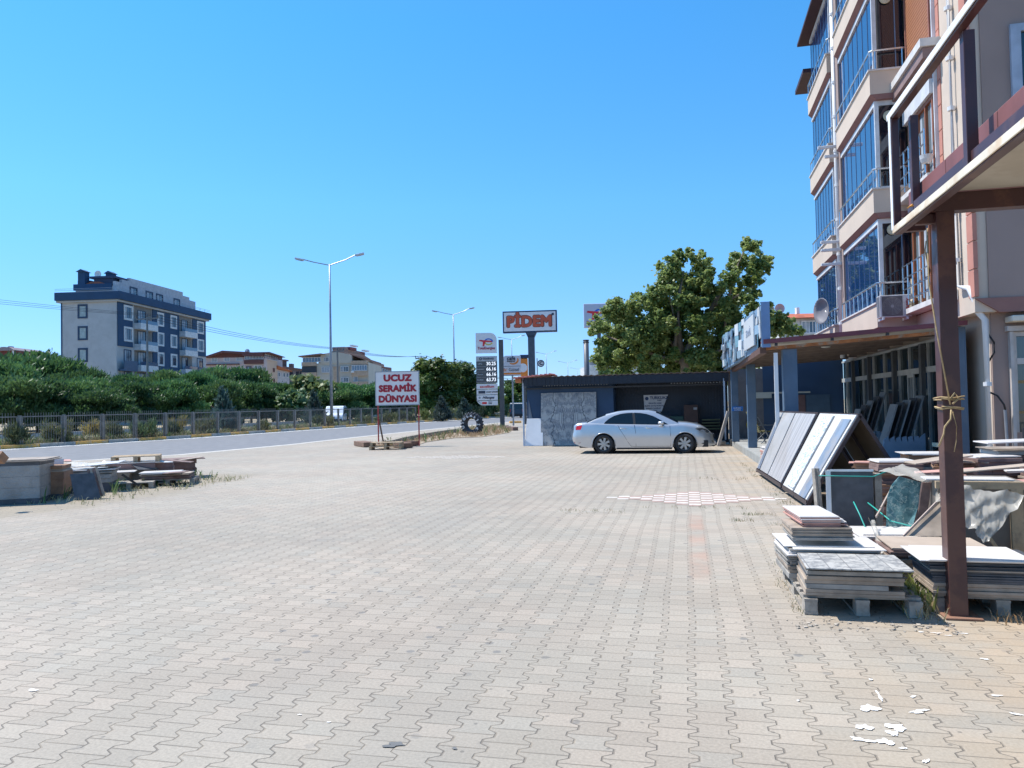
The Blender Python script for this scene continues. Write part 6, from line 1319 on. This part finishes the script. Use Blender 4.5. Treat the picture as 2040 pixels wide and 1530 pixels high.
br.inputs['Mortar Size'].default_value = .004; br.inputs['Color1'].default_value = (.52, .50, .46, 1); br.inputs['Color2'].default_value = (.42, .41, .38, 1); br.inputs['Mortar'].default_value = (.18, .17, .16, 1)
N.inp(b_.inputs['Base Color'], N.mix(N.ramp(N.noise(q_, 14, 6, .7), .35, .6), (.20, .20, .20), br.outputs[0])); b_.inputs['Roughness'].default_value = .55; TM['pattern'] = m_
WRAP = mat('grey plastic wrapped tiles', (.30, .29, .27), .35, sc=3, c2=(.22, .20, .17), bump=.02)
def tstack(loc, w, d, layers, rz, label, seed=0, skew=(0, 0), grp=None, name='tile_stack', cat='tile stack'):
    """layers bottom to top: (count, thickness, material, jitter, optional dw, dd, dx)"""
    g = random.Random(seed); r = empty(name, loc, rz, label, cat, grp); z = 0
    for L in layers:
        n, th, m, j = L[:4]; dw = L[4] if len(L) > 4 else 0; dx = L[5] if len(L) > 5 else 0; dd = L[6] if len(L) > 6 else 0
        for k in range(n):
            ax_, ay_ = g.uniform(-j, j)+dx, g.uniform(-j, j)+dd; b = MB()
            M = Matrix.Translation((ax_+skew[0]*z, ay_+skew[1]*z, 0)) @ Matrix.Rotation(g.uniform(-j, j)*.6, 4, 'Z')
            b.box(0, w+dw, 0, d, z+.0008, z+th-.0008, M); b.build('tile', TM[m] if isinstance(m, str) else m, r, bevel=.0015 if th < .03 else .004); z += th
    r['h'] = z; return r
PLR = 'pallets under the right-hand stacks'
pallet(0, 0, .86, 1.25, 'weathered pallet carrying the nearest tile stack left of the brown post', rad(1), (.868, 6.44, 0), WOODG, .004, PLR)
pallet(0, 0, .95, .80, 'pallet under the wide white-topped stack behind the brown post', rad(-1), (1.86, 6.62, 0), WOODG, .002, PLR)
tstack((.885, 6.46, .150), .72, .62, [(1, .022, 'taupe', .006), (1, .03, 'taupe', .008), (1, .04, 'grey', .008, -.12), (1, .035, 'taupe', .008), (1, .03, 'taupe', .012, -.01), (1, .008, 'dark', .004, .01), (1, .032, 'grey', .012, -.03), (1, .03, 'taupe', .01, -.02)], rad(-1), 'nearest stack of thick weathered slabs, left of the brown post', 1)
tstack((.88, 6.34, .378), .76, .62, [(1, .012, 'pattern', 0)], rad(-1), 'patterned grey floor tiles on top of the nearest stack', 2, name='patterned_tile', cat='tile')
tstack((.83, 7.02, .150), .74, .66, [(1, .05, 'grey', .01), (2, .03, 'taupe', .012), (5, .018, 'grey', .02), (3, .014, 'white', .03), (1, .014, 'grey', .02), (2, .010, 'white', .05)], rad(3), 'mixed grey and white tiles at the back of the nearest pallet', 3)
tstack((.88, 7.09, .472), .50, .55, [(3, .012, 'grey', .012), (6, .012, 'taupe', .006)], rad(2), 'stack of mauve-grey tiles under the pink-edged ones', 4, skew=(-.2, 0))
tstack((.97, 7.12, .583), .33, .72, [(1, .012, 'pink', .01, -.02), (1, .012, 'pink', .02, .03), (1, .012, 'pink', .012), (1, .010, 'white', .012, .04), (1, .012, 'pink', .012), (1, .010, 'white', .01, .02), (1, .012, 'pink', .006), (1, .010, 'white', .004)], rad(5), 'pink-edged tiles with bright white faces topping the nearest pallet', 5, skew=(-.3, 0))
tstack((1.84, 6.58, .150), .82, .58, [(2, .022, 'taupe', .012), (2, .03, 'taupe', .012), (5, .018, 'dark', .014), (1, .014, 'taupe', .02), (4, .012, 'dark', .015), (1, .012, 'dark', .008)], rad(-1), 'wide dark-sided tile stack behind the brown post', 6, skew=(-.12, 0))
tstack((1.80, 6.52, .422), .74, .62, [(1, .010, 'white', .0, .0, -.06, .02), (1, .010, 'white', .0)], rad(-1), 'two bright white tiles on top of the wide stack behind the brown post', 7, name='white_tile', cat='tile')
tstack((2.55, 6.75, .15), .5, .6, [(4, .02, 'dark', .03), (3, .02, 'white', .05), (2, .02, 'taupe', .03)], rad(4), 'jumbled white and dark tiles at the right edge beside the wide stack', 8)
tstack((1.72, 7.30, .05), .80, .62, [(6, .04, 'taupe', .015), (4, .02, 'brown', .02), (1, .014, 'sand', .0)], rad(-1), 'stack topped with a plain beige board behind the white-topped one', 9)
tstack((1.62, 8.05, .0), .60, .5, [(7, .03, 'grey', .03), (6, .02, 'pink', .03), (3, .015, 'white', .04)], rad(3), 'low pale tile stack just behind the beige-topped one', 10)
pallet(0, 0, .9, .8, 'wooden pallet in shade behind the torn plastic sheet', rad(-4), (2.75, 7.3, 0), WOODG, .0, PLR)
# crate with dark slabs standing upright
cr = empty('slab_crate', (1.46, 8.9, .0), rad(-1), 'crate of upright dark slabs bound with green straps', 'crate')
b = MB(); b.box(.05, .47, 0, .02, .14, .905); b.build('dark_slab', TM['dark'], cr)
for k in range(5): b = MB(); b.box(.02+.002*k, .475, .022+.02*k, .038+.02*k, .14, .915+.002*(k % 2)); b.build('slab', TM['white'] if k % 2 else TM['grey'], cr)
b = MB(); b.box(-.005, .045, -.006, .0, .14, .92); b.box(.045, .475, -.006, 0, .907, .93); b.build('white_edge', WHITE, cr)
for x in (-.075, -.045): b = MB(); b.bar((x, .05, .12), (x-.03, .12, .93), .025, .06); b.build('wood_post', WOODG, cr)
b = MB(); b.box(.49, .56, .02, .14, .05, .88); b.build('wood_post', WOODG, cr)
b = MB(); b.box(-.1, .6, -.02, .2, .0, .12); b.build('wood_base', WOODG, cr)
GS = mat('green strap', (.03, .36, .30), .5)
def strap(pts, lb, w=.007): b = MB(); b.tube(pts, w, 4); return tag(b.build('green_strap', GS, smooth=True), lb, 'strap')
strap([(1.38, 8.86, .865), (1.6, 8.87, .86), (1.93, 8.87, .855), (2.1, 8.9, .92)], 'green strap stretched across the top of the dark slab')
strap([(1.86, 8.85, .58), (2.0, 8.5, .44), (2.2, 8.35, .40), (2.38, 8.3, .42)], 'green strap sagging in front of the veined green slab')
strap([(1.7, 8.75, .60), (1.73, 8.6, .48), (1.76, 8.5, .36), (1.80, 8.4, .26)], 'loose green strap end hanging below the dark slab')
# green marble slab, brown boards leaning
gm, N, b_ = mk('green marble'); q_ = N.pos(); nn_ = N.noise(q_, 7, 8, .75); c = N.mix(N.ramp(nn_, .35, .65), (.03, .10, .12), (.16, .30, .30)); c = N.mix(N.m('MULTIPLY', N.ramp(N.m('ABSOLUTE', N.m('SUBTRACT', N.noise(q_, 11, 6), .5)), 0, .025, 1, 0), .7), c, (.45, .52, .45)); N.inp(b_.inputs['Base Color'], c); b_.inputs['Roughness'].default_value = .3
def poly_board(name, px_pts, Y, th, m, lb, cat='slab', dY=None):
    pts = [P(x, y, Y=Y+(dY[i] if dY else 0)) for i, (x, y) in enumerate(px_pts)]; b = MB(); n = len(pts); c0_ = pts[0]
    vs = [p-c0_ for p in pts]+[p-c0_+Vector((0, th, 0)) for p in pts]
    b.add(vs, [tuple(range(n)), tuple(range(2*n-1, n-1, -1))]+[(i, i+n, (i+1) % n+n, (i+1) % n) for i in range(n)]); o = b.build(name, m); o.location = c0_; return tag(o, lb, cat)
poly_board('green_marble_slab', [(1766, 1054), (1768, 990), (1776, 968), (1792, 949), (1838, 962), (1830, 1005), (1818, 1050), (1800, 1060)], 8.55, .02, gm, 'broken slab of green veined marble leaning in the stacks', dY=[0, .08, .12, .15, .15, .1, 0, 0])
poly_board('brown_slab', [(1826, 1046), (1838, 962), (1856, 961), (1846, 1040)], 8.62, .05, TM['brown'], 'upright brown slab edge right of the green marble')
poly_board('grey_slab', [(1848, 1038), (1858, 960), (1884, 962), (1884, 1030)], 8.75, .12, TM['taupe'], 'striped taupe slabs behind the diagonal board', 'slab')
poly_board('brown_board', [(1800, 1068), (1880, 984), (1886, 990), (1890, 1068)], 8.0, .02, TM['taupe'], 'large taupe board with raised diagonal edge left of the brown post', 'board', dY=[0, .3, .3, 0])
b = MB(); a, c = P(1800, 1068, Y=7.97), P(1881, 985, Y=8.27); b.bar(a, c, .012, .02); a, c = P(1806, 1070, Y=7.95), P(1886, 990, Y=8.25); tag(b.build('pale_edge_strip', mat('pale edge', (.42, .33, .28), .7)), 'pale narrow strip along the diagonal edge of the taupe board', 'strip')
for i, (p1_, p2_, lb) in enumerate([((1755, 1012), (1775, 975), 'thin leaning batten left of the green marble, upper one'), ((1745, 1030), (1768, 992), 'thin leaning batten left of the green marble, lower one')]):
    b = MB(); b.bar(P(*p1_, Y=8.5), P(*p2_, Y=8.8), .012, .02); tag(b.build('batten', mat('pale edge', ())), lb, 'batten')
# crate body under torn plastic
cb_ = empty('wrapped_crate', (2.38, 8.2, 0), rad(-6), 'wooden crate of slabs half wrapped in torn plastic right of the post', 'crate')
b = MB(); b.box(.0, .75, .1, .8, .1, .86); b.build('slab_block', mat('dull brown slabs', (.20, .17, .14), .7, var=.2), cb_)  # one dull brown with random variation over the whole block
b = MB(); b.box(-.03, .72, .03, .09, .80, .87); b.box(.60, .70, .03, .09, .15, .8); b.build('wood_frame', WOOD, cb_)
b = MB(); b.bar((.12, .0, .80), (.50, -.02, .18), .08, .03); b.build('wood_brace', WOOD, cb_)
b = MB(); b.bar((.36, -.03, .78), (.39, -.03, .52), .012, .012); b.bar((.30, -.03, .70), (.34, -.03, .78), .012, .012); b.build('splinter', mat('pale edge', ()), cb_)
b = MB(); b.box(-.1, .66, .12, .42, .872, .884); b.build('top_board', mat('white', ()) if 'white' in MATS else TM['white'], cb_)
PL = D.materials.new('milky plastic'); PL.use_nodes = True; pn = PL.node_tree; pb = pn.nodes['Principled BSDF']; pb.inputs['Base Color'].default_value = (.68, .64, .56, 1); pb.inputs['Roughness'].default_value = .25
tr_ = pn.nodes.new('ShaderNodeBsdfTransparent'); mx = pn.nodes.new('ShaderNodeMixShader'); mx.inputs[0].default_value = .52; pn.links.new(tr_.outputs[0], mx.inputs[1]); pn.links.new(pb.outputs[0], mx.inputs[2]); pn.links.new(mx.outputs[0], pn.nodes['Material Output'].inputs[0])
def plastic(name, corners, lb, nx=16, ny=12, amp=.035, seed=0):
    A, B_2, C_2, D_2 = [Vector(c) for c in corners]; g = random.Random(seed); b = MB(); ph = [g.uniform(0, 6) for _ in range(6)]; vs = []
    for j in range(ny+1):
        for i in range(nx+1):
            u, v = i/nx, j/ny; p = A.lerp(B_2, u).lerp(D_2.lerp(C_2, u), v)
            f = amp*(math.sin(u*9+ph[0]+v*3)+.6*math.sin(v*13+ph[1]+u*4)+.5*math.sin(u*23+v*11+ph[2])+.4*math.sin(u*37-v*17+ph[3])); vs.append(p+Vector((f*.3, -abs(f), f*.5)))
    fs = [(j*(nx+1)+i, j*(nx+1)+i+1, (j+1)*(nx+1)+i+1, (j+1)*(nx+1)+i) for j in range(ny) for i in range(nx)]
    b.add(vs, fs); return tag(b.build(name, PL, smooth=True), lb, 'plastic sheet')
plastic('plastic_sheet', [P(1905, 966, Y=8.1), P(2038, 988, Y=7.9), P(1966, 1080, Y=7.85), P(1905, 1040, Y=8.0)], 'hanging torn milky plastic sheet to the right of the brown post', seed=1)
plastic('plastic_sheet', [P(1750, 938, Y=8.8), P(1800, 925, Y=9.3), P(1886, 962, Y=8.7), P(1835, 958, Y=8.5)], 'pale plastic sheet spread over the slabs above the green marble', amp=.02, seed=2)
plastic('plastic_sheet', [P(1728, 1030, Y=8.4), P(1742, 1040, Y=8.4), P(1768, 1098, Y=7.6), P(1755, 1100, Y=7.6)], 'crumpled plastic strip hanging between the nearest stacks', nx=5, amp=.02, seed=3)
plastic('plastic_sheet', [P(1868, 950, Y=8.5), P(1888, 955, Y=8.5), P(1878, 1005, Y=8.2), P(1862, 1000, Y=8.2)], 'shiny crumpled plastic tuft beside the brown post', nx=6, amp=.03, seed=4)
# heap of brown cartons and loose tiles behind
HP = 'brown tile stacks heaped in front of the shop'
heap = [(2.45, 10.9, .55, .45, .70, 'brown', 'brown carton of tiles with white top behind the tile display frame'), (2.75, 9.6, .5, .4, .60, 'mauve', 'mauve stack nearest the plastic sheet'), (2.95, 10.4, .6, .4, .72, 'brown', 'mauve-brown stack just left of the brown post'), (3.4, 10.2, .55, .5, .78, 'mauve', 'tall brown stack with bright slab on top, right of the brown post'), (3.35, 9.3, .5, .45, .60, 'brown', 'low reddish stack behind the hanging plastic'), (3.9, 9.8, .55, .45, .70, 'card', 'reddish carton stack left of the iron fence'), (4.1, 9.0, .5, .45, .64, 'mauve', 'carton stack below the iron fence'), (3.0, 11.6, .6, .5, .74, 'brown', 'farther brown stack seen left of the brown post'), (3.9, 11.0, .6, .5, .80, 'white', 'pale tile stack with cream top below the corner pillar'), (4.5, 10.6, .6, .5, .78, 'taupe', 'taupe stack in front of the iron fence'), (4.55, 9.3, .5, .5, .78, 'mauve', 'mauve stack with pale lid at the right edge'), (2.35, 12.1, .4, .3, .62, 'card', 'single carton behind the tile display frame'), (3.0, 8.9, .5, .45, .52, 'taupe', 'low taupe stack under the hanging plastic'), (3.8, 8.2, .5, .45, .46, 'dark', 'dark low stack at the right edge behind the plastic'), (3.35, 7.6, .5, .5, .30, 'dark', 'dark flat stack in shade at the right edge')]
for i, (x, y, w_, d_, h, m_, lb) in enumerate(heap):
    L = []; z = 0; g = random.Random(60+i)
    h *= 1.28
    while z < h-.06: th = g.choice([.02, .03, .045, .06]); L.append((1, th, g.choice([m_, m_, m_, 'brown', 'card', 'taupe']), .035)); z += th
    L.append((2, .012, g.choice(['white', 'sand', 'taupe', 'pink']), .09, g.uniform(-.1, .1)))
    tstack((x, y, 0), w_, d_, L, rad(g.uniform(-16, 16)), lb, 80+i, grp=HP)
for i, (x, y, z, w_, rz_, tl, lb) in enumerate([(2.62, 9.9, .66, .75, 20, 6, 'pale plank-like tile lying across the brown stacks left of the post'), (2.5, 9.5, .60, .6, -14, 5, 'pinkish narrow tile below the pale plank-like one'), (2.7, 9.2, .62, .9, -24, 8, 'long pale tile slanting down toward the plastic sheet'), (3.6, 10.5, .82, .7, 5, 2, 'bright cream tile lying highest right of the brown post'), (3.3, 9.1, .64, .6, -10, 4, 'cream tile on the reddish stack behind the plastic'), (4.4, 9.2, .83, .8, 4, 3, 'pale pink tile lying highest at the right edge'), (3.9, 8.6, .52, .5, 12, -4, 'white broken tile at the right edge by the plastic'), (4.0, 9.6, .76, .7, -8, 2, 'orange-brown thin tile above the carton stack')]):
    b = MB(); b.box(0, w_, 0, .22 if i not in (3, 5) else .4, 0, .014); o = tag(b.build('loose_tile', TM[['sand', 'pink', 'sand', 'white', 'white', 'pink', 'white', 'card'][i]], bevel=.002), lb, 'tile', 'loose tiles on the heaped stacks'); o.location = (x, y, z*1.28+.05); o.rotation_euler = (rad(tl*.4), rad(-tl), rad(rz_))
tstack((1.78, 19.0, .216), .4, .5, [(9, .03, 'pink', .03), (5, .02, 'white', .03)], rad(5), 'small pale tile stack on the terrace edge beyond the display frame', 120)
# ---------------------------------------------------------------- A-shaped display frames with tile panels
NB, NR, NRR = Vector((1.80, 12.5, .13)), Vector((2.56, 12.5, 1.43)), Vector((3.36, 12.5, .05))
FB, FR, FRR = Vector((1.55, 18.2, .14)), Vector((2.07, 18.2, 1.41)), Vector((2.75, 18.2, .1))
FRM = mat('display frame dark brown', (.045, .03, .03), .5); MOS, N, b_ = mk('mosaic strip'); q_ = N.obj(); br = N.n('ShaderNodeTexBrick'); N.l.new(N.comb(N.xyz(q_)[1], N.xyz(q_)[2]), br.inputs['Vector']); br.inputs['Scale'].default_value = 1; br.inputs['Brick Width'].default_value = .075; br.inputs['Row Height'].default_value = .028; br.inputs['Mortar Size'].default_value = .002
br.inputs['Color1'].default_value = (.75, .76, .74, 1); br.inputs['Color2'].default_value = (.16, .24, .30, 1); br.inputs['Mortar'].default_value = (.6, .6, .58, 1); br.inputs['Bias'].default_value = -.15; N.inp(b_.inputs['Base Color'], br.outputs[0])
STR, N, b_ = mk('lilac striped tile'); x = N.xyz(N.obj())[1]; N.inp(b_.inputs['Base Color'], N.mix(N.ramp(N.noise(N.comb(N.m('MULTIPLY', x, 9), 0, 0), 1, 2), .35, .65), (.34, .32, .31), (.50, .47, .45))); b_.inputs['Roughness'].default_value = .25
def rack(t0, t1, panels, label):
    o0 = NB.lerp(FB, t0); o0 = Vector((o0.x, o0.y, 0)); r = empty('display_frame', o0, 0, label, 'display frame', 'A-shaped tile display frames')
    L_ = lambda t, s: NB.lerp(FB, t).lerp(NR.lerp(FR, t), s)-o0; R_ = lambda t, s: NRR.lerp(FRR, t).lerp(NR.lerp(FR, t), s)-o0
    for t in (t0, t1, (t0+t1)/2):
        b = MB(); b.bar(L_(t, -.06), L_(t, 1), .05, .05); b.build('frame_leg', FRM, r); b = MB(); b.bar(R_(t, -.03), R_(t, 1), .05, .05); b.build('frame_leg', FRM, r)
    b = MB(); b.bar(L_(t0, 1), L_(t1, 1), .06, .05); b.build('ridge_bar', FRM, r); b = MB(); b.bar(L_(t0, -.02), L_(t1, -.02), .07, .07); b.build('bottom_bar', FRM, r)
    nrm = (L_(t1, 0)-L_(t0, 0)).cross(L_(t0, 1)-L_(t0, 0)).normalized()
    if nrm.x > 0: nrm = -nrm
    nr2 = (R_(t1, 0)-R_(t0, 0)).cross(R_(t0, 1)-R_(t0, 0)).normalized()
    if nr2.x < 0: nr2 = -nr2
    for a_, c_, s0, s1, lift, m_ in panels:
        b = MB(); q = [L_(a_, s0), L_(c_, s0), L_(c_, s1), L_(a_, s1)]; b.add([p+nrm*(lift+.02) for p in q]+[p+nrm*lift for p in q], [(0, 1, 2, 3), (7, 6, 5, 4), (0, 4, 5, 1), (1, 5, 6, 2), (2, 6, 7, 3), (3, 7, 4, 0)]); b.build('tile_panel', m_, r)
    b = MB(); q = [R_(t0+.01, .02), R_(t1-.01, .02), R_(t1-.01, .98), R_(t0+.01, .98)]; b.add([p+nr2*.045 for p in q]+[p+nr2*.028 for p in q], [(0, 1, 2, 3), (7, 6, 5, 4), (0, 4, 5, 1), (1, 5, 6, 2), (2, 6, 7, 3), (3, 7, 4, 0)]); b.build('back_panel', mat('olive board back', (.13, .11, .08), .8), r)
    return r
WG = mat('white glossy tile', (.68, .65, .60), .15, var=.03); BMG = mat('blue grey marble tile', (.22, .26, .32), .3, sc=3, c2=(.35, .31, .27), amt=.6)
rack(.0, .385, [(.003, .19, .0, .99, .026, WG), (.018, .10, .0, .93, .047, BMG), (.192, .375, .0, .99, .026, WG), (.192, .196, 0, .96, .047, GREY), (.20, .305, .03, .95, .047, MOS)], 'nearer A-shaped display frame with white panels and a mosaic strip')
rack(.415, 1.0, [(.425, .70, .01, .98, .026, STR), (.715, .99, .01, .98, .026, mat('lilac tile', (.42, .40, .38), .25, var=.05)), (.90, .945, .01, .9, .047, mat('dark stripe', (.17, .19, .23), .3))], 'farther A-shaped display frame with two greyish striped panels')
# ---------------------------------------------------------------- stacks at the left edge of the lot
LS = 'tile stacks at the left edge of the lot'
def lst(pxl, pxr, yb, h, d, layers, label, rz=36, z=0, seed=0, name='tile_stack', cat='tile stack'):
    p = P(pxl, yb); dp = (p-Vector((0, 0, EYE))).dot(cam3 @ Vector((0, 0, -1))); w_ = (pxr-pxl)*dp/F_PX/math.cos(rad(rz)-YAW)
    return tstack((p.x, p.y, z), w_, d, layers, rad(rz), label, seed, grp=LS, name=name, cat=cat), p, w_
lst(-70, 58, 1010, .8, .9, [(1, .10, 'dark', .0), (3, .21, WRAP, .004), (1, .07, 'dark', .0), (2, .02, 'taupe', .06, .1)], 'big block wrapped in grey plastic at the far left edge', 28, seed=200)
lst(62, 116, 997, .6, .7, [(1, .1, 'dark', .0, -.05), (1, .14, 'card', .01), (2, .15, 'card', .02), (2, .03, 'sand', .06), (1, .06, 'card', .02)], 'stack of brown cartons beside the grey wrapped block', 30, seed=201)
p = P(92, 990); b = MB(); b.box(0, .30, -.02, 0, 0, .16); o = tag(b.build('white_tile', TM['white']), 'small white tile standing on the brown cartons', 'tile'); o.location = (p.x-.02, p.y+.05, .60); o.rotation_euler = (rad(-12), 0, rad(28))
lst(112, 205, 985, .5, .8, [(2, .1, 'dark', .02), (2, .09, WRAP, .02), (3, .03, 'grey', .04), (1, .02, 'white', .03, .1)], 'stack with white plastic and tiles on top behind the leaning dark slab', 32, seed=202)
p = P(150, 997); b = MB(); b.prism([(.0, 0), (.46, 0), (.30, .52), (-.12, .52)][::-1], -.02, .0); o = tag(b.build('dark_slab', TM['dark']), 'large dark grey slab leaning at the front of the left stacks', 'slab'); o.location = (p.x, p.y, 0); o.rotation_euler = (rad(-14), 0, rad(28))
p = P(193, 993)
for k in range(4):
    b = MB(); b.box(k*.05, k*.05+.042, -.05, 0, 0, .60, Matrix.Rotation(rad(-15), 4, 'Y')); o = tag(b.build('leaning_plank', TM['taupe'] if k % 2 else TM['brown']), ['leftmost', 'second', 'third', 'rightmost'][k]+' of four striped planks leaning beside the dark slab', 'plank', 'striped planks leaning on the left stacks'); o.location = (p.x, p.y-.05, .0); o.rotation_euler = (rad(-8), 0, rad(28))
pallet(0, 0, 1.0, .8, 'low dark pallet among the left stacks', rad(32), tuple(P(205, 978)), WOODG, 0, LS)
lst(206, 250, 972, .4, .6, [(3, .06, 'taupe', .02), (1, .015, 'white', .02, .1)], 'grey box-like stack with white tile on top on the low dark pallet', 32, .147, 203)
lst(212, 296, 967, .5, .8, [(1, .1, 'dark', .0), (2, .13, 'taupe', .02), (1, .12, 'mauve', .02), (2, .012, 'white', .05, .1)], 'brown-grey stack carrying the pale slatted pallet', 34, 0, 204)
b = MB(); b.bar(P(243, 945, Y=14.3), P(283, 972, Y=14.6), .03, .05); tag(b.build('black_bar', BLACK), 'black bar slanting down in front of the left stacks', 'bar')
q = P(212, 967); pl_ = pallet(0, 0, 1.05, .8, 'pale slatted pallet lying on top of the left stacks', rad(34), (q.x+.05, q.y+.08, 0), WOOD, .506, LS)
lst(285, 335, 962, .5, .6, [(1, .1, 'dark', 0), (3, .12, 'mauve', .02), (1, .012, 'white', .04)], 'mauve carton stack in the middle of the left stacks', 34, 0, 205)
lst(312, 378, 955, .5, .7, [(1, .12, 'dark', 0), (2, .12, 'mauve', .03), (1, .10, 'brown', .05), (1, .02, 'brown', .06, .25)], 'reddish stack with long board on top at the right of the left stacks', 38, 0, 206)
pallet(0, 0, 1.15, .8, 'pallet at the right end of the left stacks', rad(26), tuple(P(279, 970)), WOODG, 0, LS)
lst(282, 372, 970, .3, .6, [(3, .03, 'brown', .03), (2, .02, 'taupe', .05), (2, .02, 'white', .06, -.2)], 'low brown and white tiles on the right-end pallet', 26, .147, 207)
b = MB(); b.bar(P(-5, 905, X=-11.8), P(8, 918, X=-11.8), .12, .14); tag(b.build('red_box', TM['card']), 'small reddish box on the grey wrapped block', 'box')
for i, (px_, py_, z_, w_, d_, rz_, tx, ty_, m_, lb) in enumerate([(120, 985, .50, .9, .5, 20, 3, -4, 'white', 'white sheet-like tile lying crooked on the stack behind the leaning dark slab'), (165, 982, .50, .5, .3, 60, -3, 5, 'taupe', 'taupe tile askew on the stack behind the leaning dark slab'), (66, 990, .66, .45, .3, 48, 4, 3, 'pink', 'pinkish tile on top of the brown cartons'), (300, 965, .50, .7, .22, 12, 2, 6, 'brown', 'brown plank-like tile on the middle of the left stacks'), (338, 957, .42, .6, .3, 55, -2, -5, 'sand', 'sand-coloured tile on the reddish stack at the right of the left stacks'), (255, 968, .30, .5, .4, 70, 18, 4, 'dark', 'dark tile sloping off the brown-grey stack'), (300, 973, .25, .5, .3, 10, 2, -3, 'brown', 'brown tile jutting from the right-end pallet')]):
    p = P(px_, py_); b = MB(); b.box(0, w_, 0, d_, 0, .016); o = tag(b.build('loose_tile', TM[m_], bevel=.002), lb, 'tile', 'loose tiles on the left stacks'); o.location = (p.x+.1, p.y+.25, z_+.04); o.rotation_euler = (rad(tx), rad(ty_), rad(rz_))
q1 = P(110, 985)
plastic('plastic_sheet', [(q1.x, q1.y+.1, .58), (q1.x+.8, q1.y+.6, .55), (q1.x+.4, q1.y+1.1, .60), (q1.x-.3, q1.y+.7, .62)], 'crumpled pale plastic on the stack behind the leaning dark slab', amp=.03, seed=9)
# weeds among the stacks and paving
def near_box(x0, x1, y0, y1, z=0): return lambda g: (g.uniform(x0, x1), g.uniform(y0, y1), z)
tufts('dry_grass', near_box(1.66, 1.84, 6.35, 7.6), 130, .10, DRY, 31, lb='dry weeds between the nearest stack and the brown post')
tufts('green_weeds', near_box(1.68, 1.82, 6.6, 7.9), 60, .2, GRN, 32, lb='green weeds between the two nearest pallets')
tufts('dry_grass', near_box(2.2, 2.7, 6.4, 6.58), 22, .08, DRY, 33, lb='dry weeds right of the brown post foot')
tufts('dry_grass', near_box(-13.5, -10.6, 12.0, 17.4), 300, .11, DRY, 34, lb='dry weeds around the left stacks')
tufts('green_weeds', near_box(-12.6, -11.4, 12.3, 17), 26, .26, GRN, 35, lb='green weeds growing through the left stacks')
def cracks(g):
    k = g.choice([(1.35, 11.0, .25, .12), (.75, 11.3, .15, .1), (1.0, 11.9, .2, .05), (.1, 12.6, .8, .15), (1.6, 12.0, .1, 1.5), (1.5, 15.5, .1, 2.5), (.6, 17.2, .6, .3), (-1.5, 12.0, .5, .2), (.85, 7.4, .05, .9), (1.45, 19.5, .1, 2)]); return (k[0]+g.uniform(-1, 1)*k[2], k[1]+g.uniform(-1, 1)*k[3], 0)
tufts('green_weeds', cracks, 150, .045, GRN, 36, lb='small green weeds in the paver joints')
tufts('dry_grass', cracks, 110, .04, DRY, 37, lb='small dry weeds in the paver joints')
g = random.Random(5); b = MB()
for k in range(300):
    zx = g.choice([(1.75, 6.9, .12, .7), (-11.3, 14, 1, 3), (1.62, 14, .12, 4), (1.3, 6.2, .6, .15)]); x, y = zx[0]+g.uniform(-1, 1)*zx[2], zx[1]+g.uniform(-1, 1)*zx[3]; s_ = g.uniform(.004, .015); M = Matrix.Translation((x, y, s_*.4)) @ Matrix.Rotation(g.uniform(0, 6), 4, 'Z') @ Matrix.Rotation(g.uniform(-.4, .4), 4, 'X'); b.box(-s_, s_, -s_*.7, s_*.7, -s_*.3, s_*.3, M)
o = b.build('rubble', mat('rubble', (.38, .33, .27), .9, var=.3, sc=20)); o['kind'] = 'stuff'; o['label'] = 'crumbs of broken tile and earth round the stacks'
